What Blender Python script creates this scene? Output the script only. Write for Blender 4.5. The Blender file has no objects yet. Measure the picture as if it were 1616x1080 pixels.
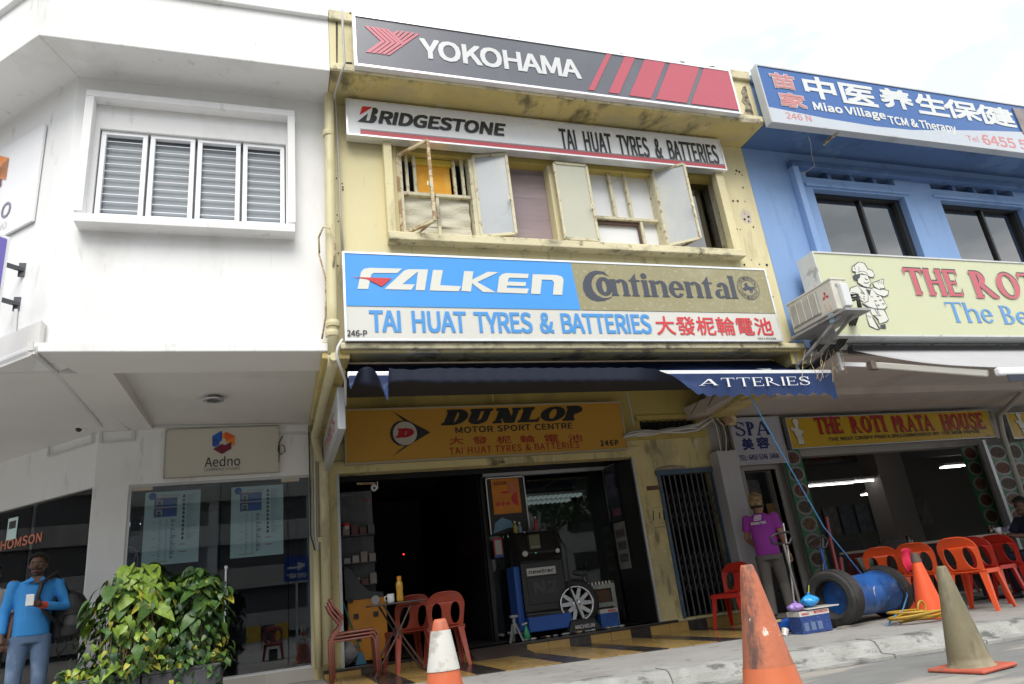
import bpy, math, random, os
from mathutils import Vector, Matrix
from mathutils.geometry import tessellate_polygon
random.seed(7)
SC = bpy.context.scene
COL = SC.collection
R_ = math.radians

# ------------------------------------------------------------------ camera
CR = Vector((0.94654901, -0.30200187, -0.11331301))     # right
CD = Vector((0.0013254, 0.35493132, -0.93489144))       # down
CF = Vector((0.3225573, 0.88477038, 0.33636016))        # forward
CAMLOC = Vector((0, 0, 0.9))
FPX = 1103.8
cam = bpy.data.cameras.new('camera'); camo = bpy.data.objects.new('camera', cam); COL.objects.link(camo)
m = Matrix((CR, -CD, -CF)).transposed().to_4x4(); m.translation = CAMLOC
camo.matrix_world = m
cam.sensor_width = 36; cam.lens = FPX / 1616 * 36
cam.clip_start = .05; cam.clip_end = 2000
SC.camera = camo

# ------------------------------------------------------------------ sky, sun, exposure
w = bpy.data.worlds.new('World'); SC.world = w; w.use_nodes = True
nt = w.node_tree; nt.nodes.clear()
def wn(t, **k):
    n = nt.nodes.new(t)
    for a, b in k.items(): setattr(n, a, b)
    return n
SUN_EL, SUN_AZ = R_(52), R_(196)          # azimuth measured clockwise from +Y
sky = wn('ShaderNodeTexSky', sky_type='NISHITA', sun_disc=False)
sky.sun_elevation = SUN_EL; sky.sun_rotation = SUN_AZ; sky.dust_density = 2.5; sky.air_density = 1.2
tc = wn('ShaderNodeTexCoord'); mp = wn('ShaderNodeMapping'); mp.inputs['Scale'].default_value = (1.2, 1.2, 3.0)
nz = wn('ShaderNodeTexNoise'); nz.inputs['Scale'].default_value = 1.9; nz.inputs['Detail'].default_value = 7; nz.inputs['Roughness'].default_value = .55
rp = wn('ShaderNodeValToRGB'); rp.color_ramp.elements[0].position = .33; rp.color_ramp.elements[1].position = .56
rp.color_ramp.elements[0].color = (.86, .86, .86, 1)
nz2 = wn('ShaderNodeTexNoise'); nz2.inputs['Scale'].default_value = 3.1; nz2.inputs['Detail'].default_value = 6
rp2 = wn('ShaderNodeValToRGB'); rp2.color_ramp.elements[0].position = .40; rp2.color_ramp.elements[1].position = .60
rp2.color_ramp.elements[0].color = (4.5, 5.0, 5.35, 1); rp2.color_ramp.elements[1].color = (8.6, 8.7, 8.8, 1)
mx = wn('ShaderNodeMixRGB'); bg = wn('ShaderNodeBackground'); bg.inputs['Strength'].default_value = .10
wo = wn('ShaderNodeOutputWorld'); L = nt.links.new
L(tc.outputs['Generated'], mp.inputs['Vector']); L(mp.outputs[0], nz.inputs['Vector']); L(mp.outputs[0], nz2.inputs['Vector'])
L(nz.outputs['Fac'], rp.inputs[0]); L(nz2.outputs['Fac'], rp2.inputs[0])
L(rp.outputs[0], mx.inputs[0]); L(sky.outputs[0], mx.inputs[1]); L(rp2.outputs[0], mx.inputs[2])
L(mx.outputs[0], bg.inputs[0]); L(bg.outputs[0], wo.inputs[0])

sl = bpy.data.lights.new('sun', 'SUN'); sl.energy = 1.45; sl.angle = R_(38); sl.color = (1, .96, .9)
so = bpy.data.objects.new('sun', sl); COL.objects.link(so)
sd = Vector((math.sin(SUN_AZ) * math.cos(SUN_EL), math.cos(SUN_AZ) * math.cos(SUN_EL), math.sin(SUN_EL)))
so.rotation_euler = sd.to_track_quat('Z', 'Y').to_euler(); so.location = (0, -5, 20)

vs = SC.view_settings
vs.view_transform = 'Standard'; vs.look = 'None'; vs.exposure = 1.16; vs.gamma = 1
vs.use_curve_mapping = False
SC.cycles.max_bounces = 8; SC.cycles.transparent_max_bounces = 12; SC.cycles.use_denoising = True
SC.cycles.caustics_reflective = False; SC.cycles.caustics_refractive = False

# ------------------------------------------------------------------ measuring: photo pixel -> point on a real plane
def ray(x, y):
    return (CR * (x - 808) + CD * (y - 540) + CF * FPX)
def P(x, y, Y=None, Z=None):
    d = ray(x, y)
    t = Y / d.y if Y is not None else (Z - .9) / d.z
    return CAMLOC + d * t
class Plane:
    def __init__(s, o, U=(1, 0, 0), V=(0, 0, 1)):
        s.o = Vector(o); s.U = Vector(U).normalized(); s.V = Vector(V).normalized(); s.N = s.U.cross(s.V)
    def uv(s, px, py):
        d = ray(px, py); t = (s.o - CAMLOC).dot(s.N) / d.dot(s.N); q = CAMLOC + d * t - s.o
        return q.dot(s.U), q.dot(s.V)
    def at(s, u, v, l=0): return s.o + s.U * u + s.V * v + s.N * l
def yp(Y): return Plane((0, Y, 0))
def zoomed(x0, y0, k): return lambda *p: [(x0 + a / k, y0 + b / k) for a, b in p]

# ------------------------------------------------------------------ materials
MATS = {}
def M(name, col, rough=.6, var=.10, vsc=4, bump=0, bsc=40, metal=0, spec=.5, coat=0, stains=(), stretch=(1, 1, 1), emit=0, alpha=1):
    """stains: list of (colour, scale, lo, hi, (sx,sy,sz), amount)"""
    if name in MATS: return MATS[name]
    mt = bpy.data.materials.new(name); mt.use_nodes = True; t = mt.node_tree; n = t.nodes; n.clear(); l = t.links.new
    out = n.new('ShaderNodeOutputMaterial'); b = n.new('ShaderNodeBsdfPrincipled'); l(b.outputs[0], out.inputs[0])
    b.inputs['Roughness'].default_value = rough; b.inputs['Metallic'].default_value = metal
    b.inputs['Specular IOR Level'].default_value = spec; b.inputs['Coat Weight'].default_value = coat
    tcd = n.new('ShaderNodeTexCoord')
    def mapped(sc):
        mpp = n.new('ShaderNodeMapping'); mpp.inputs['Scale'].default_value = sc; l(tcd.outputs['Object'], mpp.inputs[0]); return mpp.outputs[0]
    v0 = mapped(stretch)
    nn = n.new('ShaderNodeTexNoise'); nn.inputs['Scale'].default_value = vsc; nn.inputs['Detail'].default_value = 6; l(v0, nn.inputs['Vector'])
    mr = n.new('ShaderNodeMapRange'); mr.inputs['From Min'].default_value = .25; mr.inputs['From Max'].default_value = .75
    mr.inputs['To Min'].default_value = 1 - var; mr.inputs['To Max'].default_value = 1 + var; l(nn.outputs['Fac'], mr.inputs['Value'])
    sc = n.new('ShaderNodeVectorMath'); sc.operation = 'SCALE'; sc.inputs[0].default_value = col[:3]; l(mr.outputs[0], sc.inputs['Scale'])
    cur = sc.outputs[0]
    for (c2, s2, lo, hi, st, am) in stains:
        n2 = n.new('ShaderNodeTexNoise'); n2.inputs['Scale'].default_value = s2; n2.inputs['Detail'].default_value = 9; n2.inputs['Roughness'].default_value = .62
        l(mapped(st), n2.inputs['Vector'])
        m2 = n.new('ShaderNodeMapRange'); m2.inputs['From Min'].default_value = .5 + (lo - .5) * .62; m2.inputs['From Max'].default_value = .5 + (hi - .5) * .70 + .004
        m2.inputs['To Max'].default_value = am; l(n2.outputs['Fac'], m2.inputs['Value'])
        mm = n.new('ShaderNodeMixRGB'); l(m2.outputs[0], mm.inputs[0]); l(cur, mm.inputs[1]); mm.inputs[2].default_value = (*c2, 1); cur = mm.outputs[0]
    l(cur, b.inputs['Base Color'])
    if rough > .12:
        mr3 = n.new('ShaderNodeMapRange'); mr3.inputs['To Min'].default_value = max(.02, rough - .1); mr3.inputs['To Max'].default_value = min(1, rough + .12)
        l(nn.outputs['Fac'], mr3.inputs['Value']); l(mr3.outputs[0], b.inputs['Roughness'])
    if bump:
        n3 = n.new('ShaderNodeTexNoise'); n3.inputs['Scale'].default_value = bsc; n3.inputs['Detail'].default_value = 5; l(mapped((1, 1, 1)), n3.inputs['Vector'])
        bp = n.new('ShaderNodeBump'); bp.inputs['Strength'].default_value = bump; bp.inputs['Distance'].default_value = .01
        l(n3.outputs['Fac'], bp.inputs['Height']); l(bp.outputs[0], b.inputs['Normal'])
    if emit:
        b.inputs['Emission Color'].default_value = (*col[:3], 1); b.inputs['Emission Strength'].default_value = emit
    MATS[name] = mt; return mt
def GLASS(name, tint=(.7, .78, .8), refl=.10, rough=.0, thin=None):
    if name in MATS: return MATS[name]
    mt = bpy.data.materials.new(name); mt.use_nodes = True; t = mt.node_tree; n = t.nodes; n.clear(); l = t.links.new
    out = n.new('ShaderNodeOutputMaterial'); tr = n.new('ShaderNodeBsdfTransparent'); tr.inputs[0].default_value = (*tint, 1)
    gl = n.new('ShaderNodeBsdfGlossy'); gl.inputs['Roughness'].default_value = rough
    fr = n.new('ShaderNodeFresnel'); fr.inputs[0].default_value = 1.5
    ad = n.new('ShaderNodeMath'); ad.operation = 'ADD'; ad.inputs[1].default_value = refl; ad.use_clamp = True
    mxx = n.new('ShaderNodeMixShader'); l(fr.outputs[0], ad.inputs[0]); l(ad.outputs[0], mxx.inputs[0]); l(tr.outputs[0], mxx.inputs[1]); l(gl.outputs[0], mxx.inputs[2]); l(mxx.outputs[0], out.inputs[0])
    MATS[name] = mt; return mt

# ------------------------------------------------------------------ mesh building
class MB:
    def __init__(s): s.v = []; s.f = []; s.k = 0
    def add(s, vs_, fs):
        o = len(s.v); s.v += [Vector(a) for a in vs_]; s.f += [tuple(i + o for i in f) for f in fs]; return s
    def hexa(s, b, t):   # b: 4 bottom pts, t: 4 top pts
        return s.add(list(b) + list(t), [(3, 2, 1, 0), (4, 5, 6, 7), (0, 1, 5, 4), (1, 2, 6, 5), (2, 3, 7, 6), (3, 0, 4, 7)])
    def box(s, x0, x1, y0, y1, z0, z1):
        x0, x1 = min(x0, x1), max(x0, x1); y0, y1 = min(y0, y1), max(y0, y1); z0, z1 = min(z0, z1), max(z0, z1)
        return s.hexa([(x0, y0, z0), (x1, y0, z0), (x1, y1, z0), (x0, y1, z0)], [(x0, y0, z1), (x1, y0, z1), (x1, y1, z1), (x0, y1, z1)])
    def pb(s, pl, u0, u1, v0, v1, d0, d1):
        q = lambda d: [pl.at(u0, v0, d), pl.at(u1, v0, d), pl.at(u1, v1, d), pl.at(u0, v1, d)]
        return s.hexa(q(d0), q(d1))
    def bar(s, p, q, wx, wz=None, up=(0, 0, 1)):
        p = Vector(p); q = Vector(q); wz = wz or wx; d = (q - p).normalized(); up = Vector(up)
        if abs(d.dot(up)) > .97: up = Vector((0, 1, 0))
        a = d.cross(up).normalized() * wx / 2; b = a.cross(d).normalized() * wz / 2
        c = lambda o: [o - a - b, o + a - b, o + a + b, o - a + b]
        return s.hexa(c(p), c(q))
    def face(s, pts): return s.add(pts, [tuple(range(len(pts)))])
    def poly(s, pl, uv, d0, d1=None):
        t = tessellate_polygon([[Vector((a * 100, b * 100, 0)) for a, b in uv]])
        n = len(uv)
        if d1 is None:
            return s.add([pl.at(a, b, d0) for a, b in uv], [tuple(q) for q in t])
        vv = [pl.at(a, b, d0) for a, b in uv] + [pl.at(a, b, d1) for a, b in uv]
        return s.add(vv, [tuple(q) for q in t] + [tuple(i + n for i in q) for q in t] + [(i, (i + 1) % n, (i + 1) % n + n, i + n) for i in range(n)])
    def trace(s, pl, px, d0=.006, d1=None):
        s.k += 1; return s.poly(pl, [pl.uv(*p) for p in px], d0 + s.k * .00015, d1)
    def tube(s, pts, r, n=8, cap=True):
        pts = [Vector(p) for p in pts]; rr = r if isinstance(r, (list, tuple)) else [r] * len(pts); o = len(s.v); prev = None
        for i, p in enumerate(pts):
            d = (pts[min(i + 1, len(pts) - 1)] - pts[max(i - 1, 0)]).normalized()
            if prev is None: a = d.orthogonal().normalized()
            else: a = (prev - d * prev.dot(d)).normalized()
            prev = a; b = d.cross(a)
            s.v += [p + (a * math.cos(2 * math.pi * k / n) + b * math.sin(2 * math.pi * k / n)) * rr[i] for k in range(n)]
        for i in range(len(pts) - 1):
            for k in range(n):
                k2 = (k + 1) % n; s.f.append((o + i * n + k, o + i * n + k2, o + (i + 1) * n + k2, o + (i + 1) * n + k))
        if cap:
            s.f.append(tuple(o + k for k in range(n))[::-1]); s.f.append(tuple(o + (len(pts) - 1) * n + k for k in range(n)))
        return s
    def lathe(s, prof, c=(0, 0, 0), n=24, ax=(0, 0, 1), close=True):
        c = Vector(c); ax = Vector(ax).normalized(); a = ax.orthogonal().normalized(); b = ax.cross(a); o = len(s.v)
        for r, z in prof:
            s.v += [c + ax * z + (a * math.cos(2 * math.pi * k / n) + b * math.sin(2 * math.pi * k / n)) * max(r, 1e-4) for k in range(n)]
        for i in range(len(prof) - 1):
            for k in range(n):
                k2 = (k + 1) % n; s.f.append((o + i * n + k, o + i * n + k2, o + (i + 1) * n + k2, o + (i + 1) * n + k))
        if close:
            s.f.append(tuple(o + k for k in range(n))[::-1]); s.f.append(tuple(o + (len(prof) - 1) * n + k for k in range(n)))
        return s
    def ring(s, pl, cu, cv, r1, r0, d, n=28, a0=0, a1=360, r1v=None, r0v=None):
        r1v = r1v or r1; r0v = r0v if r0v is not None else r0; s.k += 1; d += s.k * .00015
        A = [R_(a0 + (a1 - a0) * k / n) for k in range(n + 1)]
        vv = [pl.at(cu + r1 * math.cos(a), cv + r1v * math.sin(a), d) for a in A] + [pl.at(cu + r0 * math.cos(a), cv + r0v * math.sin(a), d) for a in A]
        return s.add(vv, [(i, i + 1, i + n + 2, i + n + 1) for i in range(n)])
    def disc(s, pl, cu, cv, r, d, n=28, rv=None):
        rv = rv or r; s.k += 1; d += s.k * .00015
        return s.face([pl.at(cu + r * math.cos(2 * math.pi * k / n), cv + rv * math.sin(2 * math.pi * k / n), d) for k in range(n)])
    def ell(s, c, r, n=12, m_=8, rot=None):
        c = Vector(c); o = len(s.v)
        for i in range(m_ + 1):
            th = math.pi * i / m_
            for k in range(n):
                ph = 2 * math.pi * k / n; q = Vector((r[0] * math.sin(th) * math.cos(ph), r[1] * math.sin(th) * math.sin(ph), r[2] * math.cos(th)))
                if rot: q = rot @ q
                s.v.append(c + q)
        for i in range(m_):
            for k in range(n):
                k2 = (k + 1) % n; s.f.append((o + i * n + k, o + (i + 1) * n + k, o + (i + 1) * n + k2, o + i * n + k2))
        return s
    def grid(s, fn, nu, nv):
        o = len(s.v)
        for i in range(nu + 1):
            for j in range(nv + 1): s.v.append(Vector(fn(i / nu, j / nv)))
        for i in range(nu):
            for j in range(nv): a = o + i * (nv + 1) + j; s.f.append((a, a + nv + 1, a + nv + 2, a + 1))
        return s

BASE = {}
def thing(name, label, cat, loc=(0, 0, 0), rz=0, group=None):
    o = bpy.data.objects.new(name, None); COL.objects.link(o); o.location = loc; o.rotation_euler = (0, 0, rz); o.empty_display_size = .1
    o['label'] = label; o['category'] = cat
    if group: o['group'] = group
    BASE[o.name] = Vector(loc) if rz == 0 else Vector((0, 0, 0)); return o
def O(name, mb, mat, parent=None, label=None, cat=None, group=None, kind=None, bevel=0, smooth=False, solid=0, loc=None, sub=0):
    """link one mesh object; its vertices are given in the root thing's frame (world frame for unrotated roots)"""
    if isinstance(mb, MB):
        me = bpy.data.meshes.new(name)
        off = BASE.get(parent.name, Vector()) if parent else (Vector(loc) if loc is not None else (mb.v[0].copy() if mb.v else Vector()))
        if parent is None and loc is None:
            lo = Vector([min(v[i] for v in mb.v) for i in range(3)]); hi = Vector([max(v[i] for v in mb.v) for i in range(3)]); off = Vector(((lo.x + hi.x) / 2, (lo.y + hi.y) / 2, lo.z))
        if name in ('road', 'ground'): off = Vector()
        me.from_pydata([tuple(v - off) for v in mb.v], [], mb.f)
    else: me, off = mb, Vector()
    o = bpy.data.objects.new(name, me); COL.objects.link(o)
    if mat and not me.materials: me.materials.append(mat)
    if smooth:
        for p in me.polygons: p.use_smooth = True
    if parent: o.parent = parent; BASE[o.name] = off
    else: o.location = off; BASE[o.name] = off
    if label: o['label'] = label
    if cat: o['category'] = cat
    if group: o['group'] = group
    if kind: o['kind'] = kind
    if solid: md = o.modifiers.new('s', 'SOLIDIFY'); md.thickness = solid; md.offset = 0
    if bevel: md = o.modifiers.new('b', 'BEVEL'); md.width = bevel; md.segments = 2; md.limit_method = 'ANGLE'; md.angle_limit = R_(40)
    if sub: md = o.modifiers.new('u', 'SUBSURF'); md.levels = sub; md.render_levels = sub
    return o
def loft(mb, secs, n=20):
    o = len(mb.v)
    for (c, rx, ry, *ax) in secs:
        c = Vector(c); ux, uy = (Vector(ax[0]), Vector(ax[1])) if ax else (Vector((1, 0, 0)), Vector((0, 1, 0)))
        for k in range(n):
            a = 2 * math.pi * k / n; ca, sa = math.cos(a), math.sin(a); e = .85
            mb.v.append(c + ux * (rx * math.copysign(abs(ca) ** e, ca)) + uy * (ry * math.copysign(abs(sa) ** e, sa)))
    for i in range(len(secs) - 1):
        for k in range(n):
            k2 = (k + 1) % n; mb.f.append((o + i * n + k, o + i * n + k2, o + (i + 1) * n + k2, o + (i + 1) * n + k))
    mb.f.append(tuple(o + k for k in range(n))[::-1]); mb.f.append(tuple(o + (len(secs) - 1) * n + k for k in range(n))); return mb
def fuse(o, vox, smooth=4):
    m1 = o.modifiers.new('r', 'REMESH'); m1.mode = 'VOXEL'; m1.voxel_size = vox; m1.use_smooth_shade = True
    m2 = o.modifiers.new('s', 'SMOOTH'); m2.factor = .5; m2.iterations = smooth; return o
def dup(root, loc, rz, label=None, group=None):
    def cp(o, par):
        c = o.copy(); COL.objects.link(c); c.parent = par; BASE[c.name] = BASE.get(o.name, Vector())
        for ch in list(o.children): cp(ch, c)
        return c
    r = cp(root, None); r.location = loc; r.rotation_euler = (0, 0, rz)
    if label: r['label'] = label
    if group: r['group'] = group
    return r

# ------------------------------------------------------------------ lettering
FP = os.path.join(bpy.utils.resource_path('LOCAL'), 'datafiles', 'fonts')
def _font(f):
    try: return bpy.data.fonts.load(os.path.join(FP, f))
    except Exception: return None
INTER = _font('Noto Sans CJK Regular.woff2')
def glyph_mesh(s, off=0, font='latin', sp=1.0, wsp=1.0):
    c = bpy.data.curves.new('lettering', 'FONT'); c.body = s; c.offset = off; c.resolution_u = 3; c.space_character = sp; c.space_word = wsp
    if font == 'latin' and INTER: c.font = INTER
    ob = bpy.data.objects.new('lettering', c); me = bpy.data.meshes.new_from_object(ob)
    bpy.data.objects.remove(ob); return me
def word(s, pl, bl, br, tl, mat, parent, off=.0, shear=0, lift=.006, font='latin', name='lettering', sp=1.0, wsp=1.0, px=True, mirror=False):
    """flat lettering stretched into a box on a sign plane; off = how much bolder than regular, in cap heights"""
    me = glyph_mesh(s, 0, font, sp, wsp)
    if not len(me.vertices): return None
    if px: bl, br, tl = pl.uv(*bl), pl.uv(*br), pl.uv(*tl)
    xs = [v.co.x for v in me.vertices]; ys = [v.co.y for v in me.vertices]; x0, x1, y0, y1 = min(xs), max(xs), min(ys), max(ys)
    H = tl[1] - bl[1]; e = off * H * 1.15; W = br[0] - bl[0] - 2 * e; Hh = H - 2 * e; sh = shear * H
    pts = []
    for v in me.vertices:
        a = (v.co.x - x0) / (x1 - x0); b = (v.co.y - y0) / (y1 - y0)
        if mirror: a = 1 - a
        pts.append((bl[0] + e + a * (W - abs(sh)) + b * sh + (0 if sh >= 0 else -sh), bl[1] + e + b * Hh))
    fs = [tuple(p.vertices) for p in me.polygons]; bpy.data.meshes.remove(me)
    mb = MB(); dirs = [(0, 0)] + ([(a * e, b * e) for a in (-1, 0, 1) for b in (-1, 0, 1) if a or b] if e > 0 else [])
    for k, (dx, dz) in enumerate(dirs): [mb.add([pl.at(pts[i][0] + dx, pts[i][1] + dz, lift + k * .00012 + (q % 5) * .00002) for i in f], [tuple(range(len(f)))]) for q, f in enumerate(fs)]
    return O(name, mb, mat, parent)
SER = {}
def sglyph(ch, W, h, r):
    """serif letters drawn as filled strokes in a unit-high cell"""
    P_ = []; st = lambda x, y0=0, y1=1, w_=W: P_.append([(x - w_ / 2, y0), (x + w_ / 2, y0), (x + w_ / 2, y1), (x - w_ / 2, y1)])
    sf = lambda x, y, w_=W: P_.append([(x - w_ / 2 - r, y), (x + w_ / 2 + r, y), (x + w_ / 2 + r, y + h), (x - w_ / 2 - r, y + h)])
    def arc(cx, cy, rx, ry, a0, a1, w_=W, hh=h, n=14):
        A = [R_(a0 + (a1 - a0) * k / n) for k in range(n + 1)]
        P_.append([(cx + rx * math.cos(a), cy + ry * math.sin(a)) for a in A] + [(cx + max(rx - w_, .01) * math.cos(a), cy + max(ry - hh, .01) * math.sin(a)) for a in reversed(A)])
    q = lambda *p: P_.append(list(p)); a = r + W / 2
    if ch == 'I': st(a); sf(a, 0); sf(a, 1 - h); adv = 2 * a
    elif ch == 'T':
        c = .4; st(c); sf(c, 0); q((0, 1 - h), (.8, 1 - h), (.8, 1), (0, 1)); q((0, .72), (h, 1 - h), (0, 1 - h)); q((.8, .72), (.8, 1 - h), (.8 - h, 1 - h)); adv = .8
    elif ch == 'H': x2 = .82 - a; st(a); sf(a, 0); sf(a, 1 - h); st(x2); sf(x2, 0); sf(x2, 1 - h); q((a, .46), (x2, .46), (x2, .46 + h), (a, .46 + h)); adv = .82
    elif ch == 'E':
        st(a); sf(a, 0); sf(a, 1 - h); q((a, 0), (.66, 0), (.66, h), (a, h)); q((a, 1 - h), (.64, 1 - h), (.64, 1), (a, 1)); q((a, .46), (.5, .46), (.5, .46 + h), (a, .46 + h))
        q((.66, h), (.66, .3), (.6, h)); q((.64, 1 - h), (.58, 1 - h), (.64, .72)); q((.5, .36), (.5, .66), (.44, .5)); adv = .68
    elif ch in 'PRB':
        st(a); sf(a, 0); sf(a, 1 - h); lo = .44 if ch != 'B' else .48
        ry = (1 - lo) / 2; x0 = a + .1
        q((a, 1 - h), (x0, 1 - h), (x0, 1), (a, 1)); q((a, lo), (x0, lo), (x0, lo + h), (a, lo + h)); arc(x0, 1 - ry, .28, ry, -90, 90); adv = x0 + .3
        if ch == 'R': q((x0, lo + h * .5), (x0 + W * .9, lo + h * .5), (.86, 0), (.86 - W * 1.1, 0)); adv = .86
        if ch == 'B': ry2 = (lo + h) / 2; q((a, 0), (x0, 0), (x0, h), (a, h)); arc(x0, ry2, .33, ry2, -90, 90); adv = x0 + .35
    elif ch == 'D': st(a); sf(a, 0); sf(a, 1 - h); q((a, 0), (a + .14, 0), (a + .14, h), (a, h)); q((a, 1 - h), (a + .14, 1 - h), (a + .14, 1), (a, 1)); arc(a + .14, .5, .4, .5, -90, 90); adv = a + .56
    elif ch == 'O': arc(.42, .5, .42, .5, 0, 360, n=28); adv = .84
    elif ch == 'S':
        arc(.33, .74, .31, .27, 20, 250, W * .8); arc(.33, .27, .33, .28, -160, 75, W * .8); q((.17, .60), (.3, .68), (.6, .4), (.47, .32)); q((.55, .68), (.62, .68), (.62, .99), (.58, .99)); q((.02, .02), (.07, .02), (.07, .33), (0, .33)); adv = .68
    elif ch == 'A': q((.04, 0), (.04 + h * 1.1, 0), (.46, .95), (.4, 1)); q((.38, 1), (.52, 1), (.52 + W * 1.9, 0), (.52 + W * .9, 0)); q((.18, .3), (.6, .3), (.6, .3 + h), (.18, .3 + h)); q((0, 0), (.24, 0), (.24, h), (0, h)); x_ = .52 + W * 1.4; q((x_ - W * .5 - r, 0), (x_ + W * .5 + r, 0), (x_ + W * .5 + r, h), (x_ - W * .5 - r, h)); adv = x_ + W * .5 + r
    elif ch == 'U': x2 = .8 - r - h; P_.append([(a - W / 2, .3), (a + W / 2, .3), (a + W / 2, 1), (a - W / 2, 1)]); sf(a, 1 - h); q((x2 - W * .35, .3), (x2 + W * .35, .3), (x2 + W * .35, 1), (x2 - W * .35, 1)); sf(x2, 1 - h, W * .7); cx = (a - W / 2 + x2 + W * .35) / 2; arc(cx, .3, cx - a + W / 2, .3, 180, 360, W * .9, h * 1.3); adv = .84
    elif ch == 'N': st(a, 0, 1, W * .6); sf(a, 0, W * .6); x2 = .9 - a; st(x2, 0, 1, W * .6); sf(x2, 1 - h, W * .6); q((a - W * .6, 1), (a + W * .6, 1), (x2 + W * .3, 0), (x2 - W * .8, 0)); sf(a - W * .2, 1 - h, W * .5); adv = .9
    elif ch == 'L': st(a); sf(a, 0); sf(a, 1 - h); q((a, 0), (.7, 0), (.7, h), (a, h)); q((.7, h), (.7, .36), (.6, h)); adv = .72
    elif ch == 'n': x2 = .62 - r; st(a, 0, .68); sf(a, 0); q((a - W / 2 - r, .68 - h), (a, .68 - h), (a, .68), (a - W / 2 - r, .68)); st(x2, 0, .45); sf(x2, 0); cx = (a + W / 2 + x2 + W / 2) / 2 - .03; arc(cx, .45, x2 + W / 2 - cx, .24, 0, 150, W, h * 1.3); adv = x2 + a
    elif ch == 't': st(a + .04, 0, .72); sf(a + .04, 0); q((0, .68 - h), (.42, .68 - h), (.42, .68), (0, .68)); q((0, .68 - h), (a + .04 + W / 2, .68), (a + .04 + W / 2, .95)); adv = .44
    elif ch == 'i': st(a, 0, .68); sf(a, 0); q((a - W / 2 - r, .68 - h), (a, .68 - h), (a, .68), (a - W / 2 - r, .68)); arc(a, .86, .12, .12, 0, 360, .115, .115, 16); adv = 2 * a
    elif ch == 'e': arc(.31, .34, .31, .35, 35, 325, W, h * 1.2); q((.1, .33), (.6, .33), (.6, .33 + h), (.1, .33 + h)); q((.44, .33), (.62, .33), (.56, .55), (.42, .5)); adv = .62
    elif ch == 'a': x2 = .5; st(x2, 0, .5); q((x2, 0), (x2 + W / 2 + r, 0), (x2 + W / 2 + r, h), (x2, h)); arc(.36, .46, .14 + W / 2, .23, 0, 165, W, h * 1.2); arc(.24, .2, .23, .2, 60, 330, W, h); adv = .5 + a
    elif ch == 'l': st(a, 0, 1); sf(a, 0); q((a - W / 2 - r, 1 - h), (a, 1 - h), (a, 1), (a - W / 2 - r, 1)); adv = 2 * a
    elif ch == 'h': x2 = .64 - r; st(a, 0, 1); sf(a, 0); q((a - W / 2 - r, 1 - h), (a, 1 - h), (a, 1), (a - W / 2 - r, 1)); st(x2, 0, .45); sf(x2, 0); cx = (a + x2 + W) / 2 - .03; arc(cx, .45, x2 + W / 2 - cx, .24, 0, 150, W, h * 1.3); adv = x2 + a
    elif ch == 's': arc(.24, .5, .2, .19, 20, 250, W * .7); arc(.24, .19, .24, .2, -160, 75, W * .7); q((.1, .42), (.2, .5), (.44, .28), (.32, .2)); adv = .5
    else: return [], .34
    return P_, adv
def sword(s, pl, bl, br, tl, mat, parent, W=.17, h=.07, r=.05, shear=0, lift=.006, gap=.07, name='lettering', dx=0, dz=0, px=True):
    mb = MB(); x = 0; out = []
    for ch in s:
        ps, adv = sglyph(ch, W, h, r)
        out += [[(a + x, b) for a, b in p] for p in ps]; x += adv + gap
    tot = max(a for p in out for a, b in p); mn = min(a for p in out for a, b in p)
    if px: bl, br, tl = pl.uv(*bl), pl.uv(*br), pl.uv(*tl)
    Wd = br[0] - bl[0]; H = tl[1] - bl[1]; sh = shear * H
    for i, p in enumerate(out):
        mb.poly(pl, [(bl[0] + dx + (a - mn) / (tot - mn) * (Wd - sh) + b * sh, bl[1] + dz + b * H) for a, b in p], lift + i % 12 * .0002)
    return O(name, mb, mat, parent)
def wallholes(mb, pl, u0, u1, v0, v1, holes, d0, d1):
    """a wall slab from depth d0 (front, nearer the street) to d1 with rectangular openings"""
    U = sorted({u0, u1, *[x for h in holes for x in h[:2]]}); V = sorted({v0, v1, *[x for h in holes for x in h[2:]]})
    U = [u for u in U if u0 <= u <= u1]; V = [v for v in V if v0 <= v <= v1]
    ho = lambda i, j: i < 0 or j < 0 or i >= len(U) - 1 or j >= len(V) - 1 or any(h[0] <= (U[i] + U[i + 1]) / 2 <= h[1] and h[2] <= (V[j] + V[j + 1]) / 2 <= h[3] for h in holes)
    for i in range(len(U) - 1):
        for j in range(len(V) - 1):
            if ho(i, j): continue
            a, b, c, d = U[i], U[i + 1], V[j], V[j + 1]
            mb.face([pl.at(a, c, d0), pl.at(b, c, d0), pl.at(b, d, d0), pl.at(a, d, d0)]); mb.face([pl.at(a, d, d1), pl.at(b, d, d1), pl.at(b, c, d1), pl.at(a, c, d1)])
            if ho(i - 1, j): mb.face([pl.at(a, c, d1), pl.at(a, c, d0), pl.at(a, d, d0), pl.at(a, d, d1)])
            if ho(i + 1, j): mb.face([pl.at(b, c, d0), pl.at(b, c, d1), pl.at(b, d, d1), pl.at(b, d, d0)])
            if ho(i, j - 1): mb.face([pl.at(a, c, d1), pl.at(b, c, d1), pl.at(b, c, d0), pl.at(a, c, d0)])
            if ho(i, j + 1): mb.face([pl.at(a, d, d0), pl.at(b, d, d0), pl.at(b, d, d1), pl.at(a, d, d1)])
    return mb
def rect(pl, x0, y0, x1, y1):
    """pixel corners top-left and bottom-right -> u0,u1,v0,v1"""
    a = pl.uv(x0, y0); b = pl.uv(x1, y1); return a[0], b[0], b[1], a[1]
def PXx(x, y, X):
    d = ray(x, y); return CAMLOC + d * (X / d.x)
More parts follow.
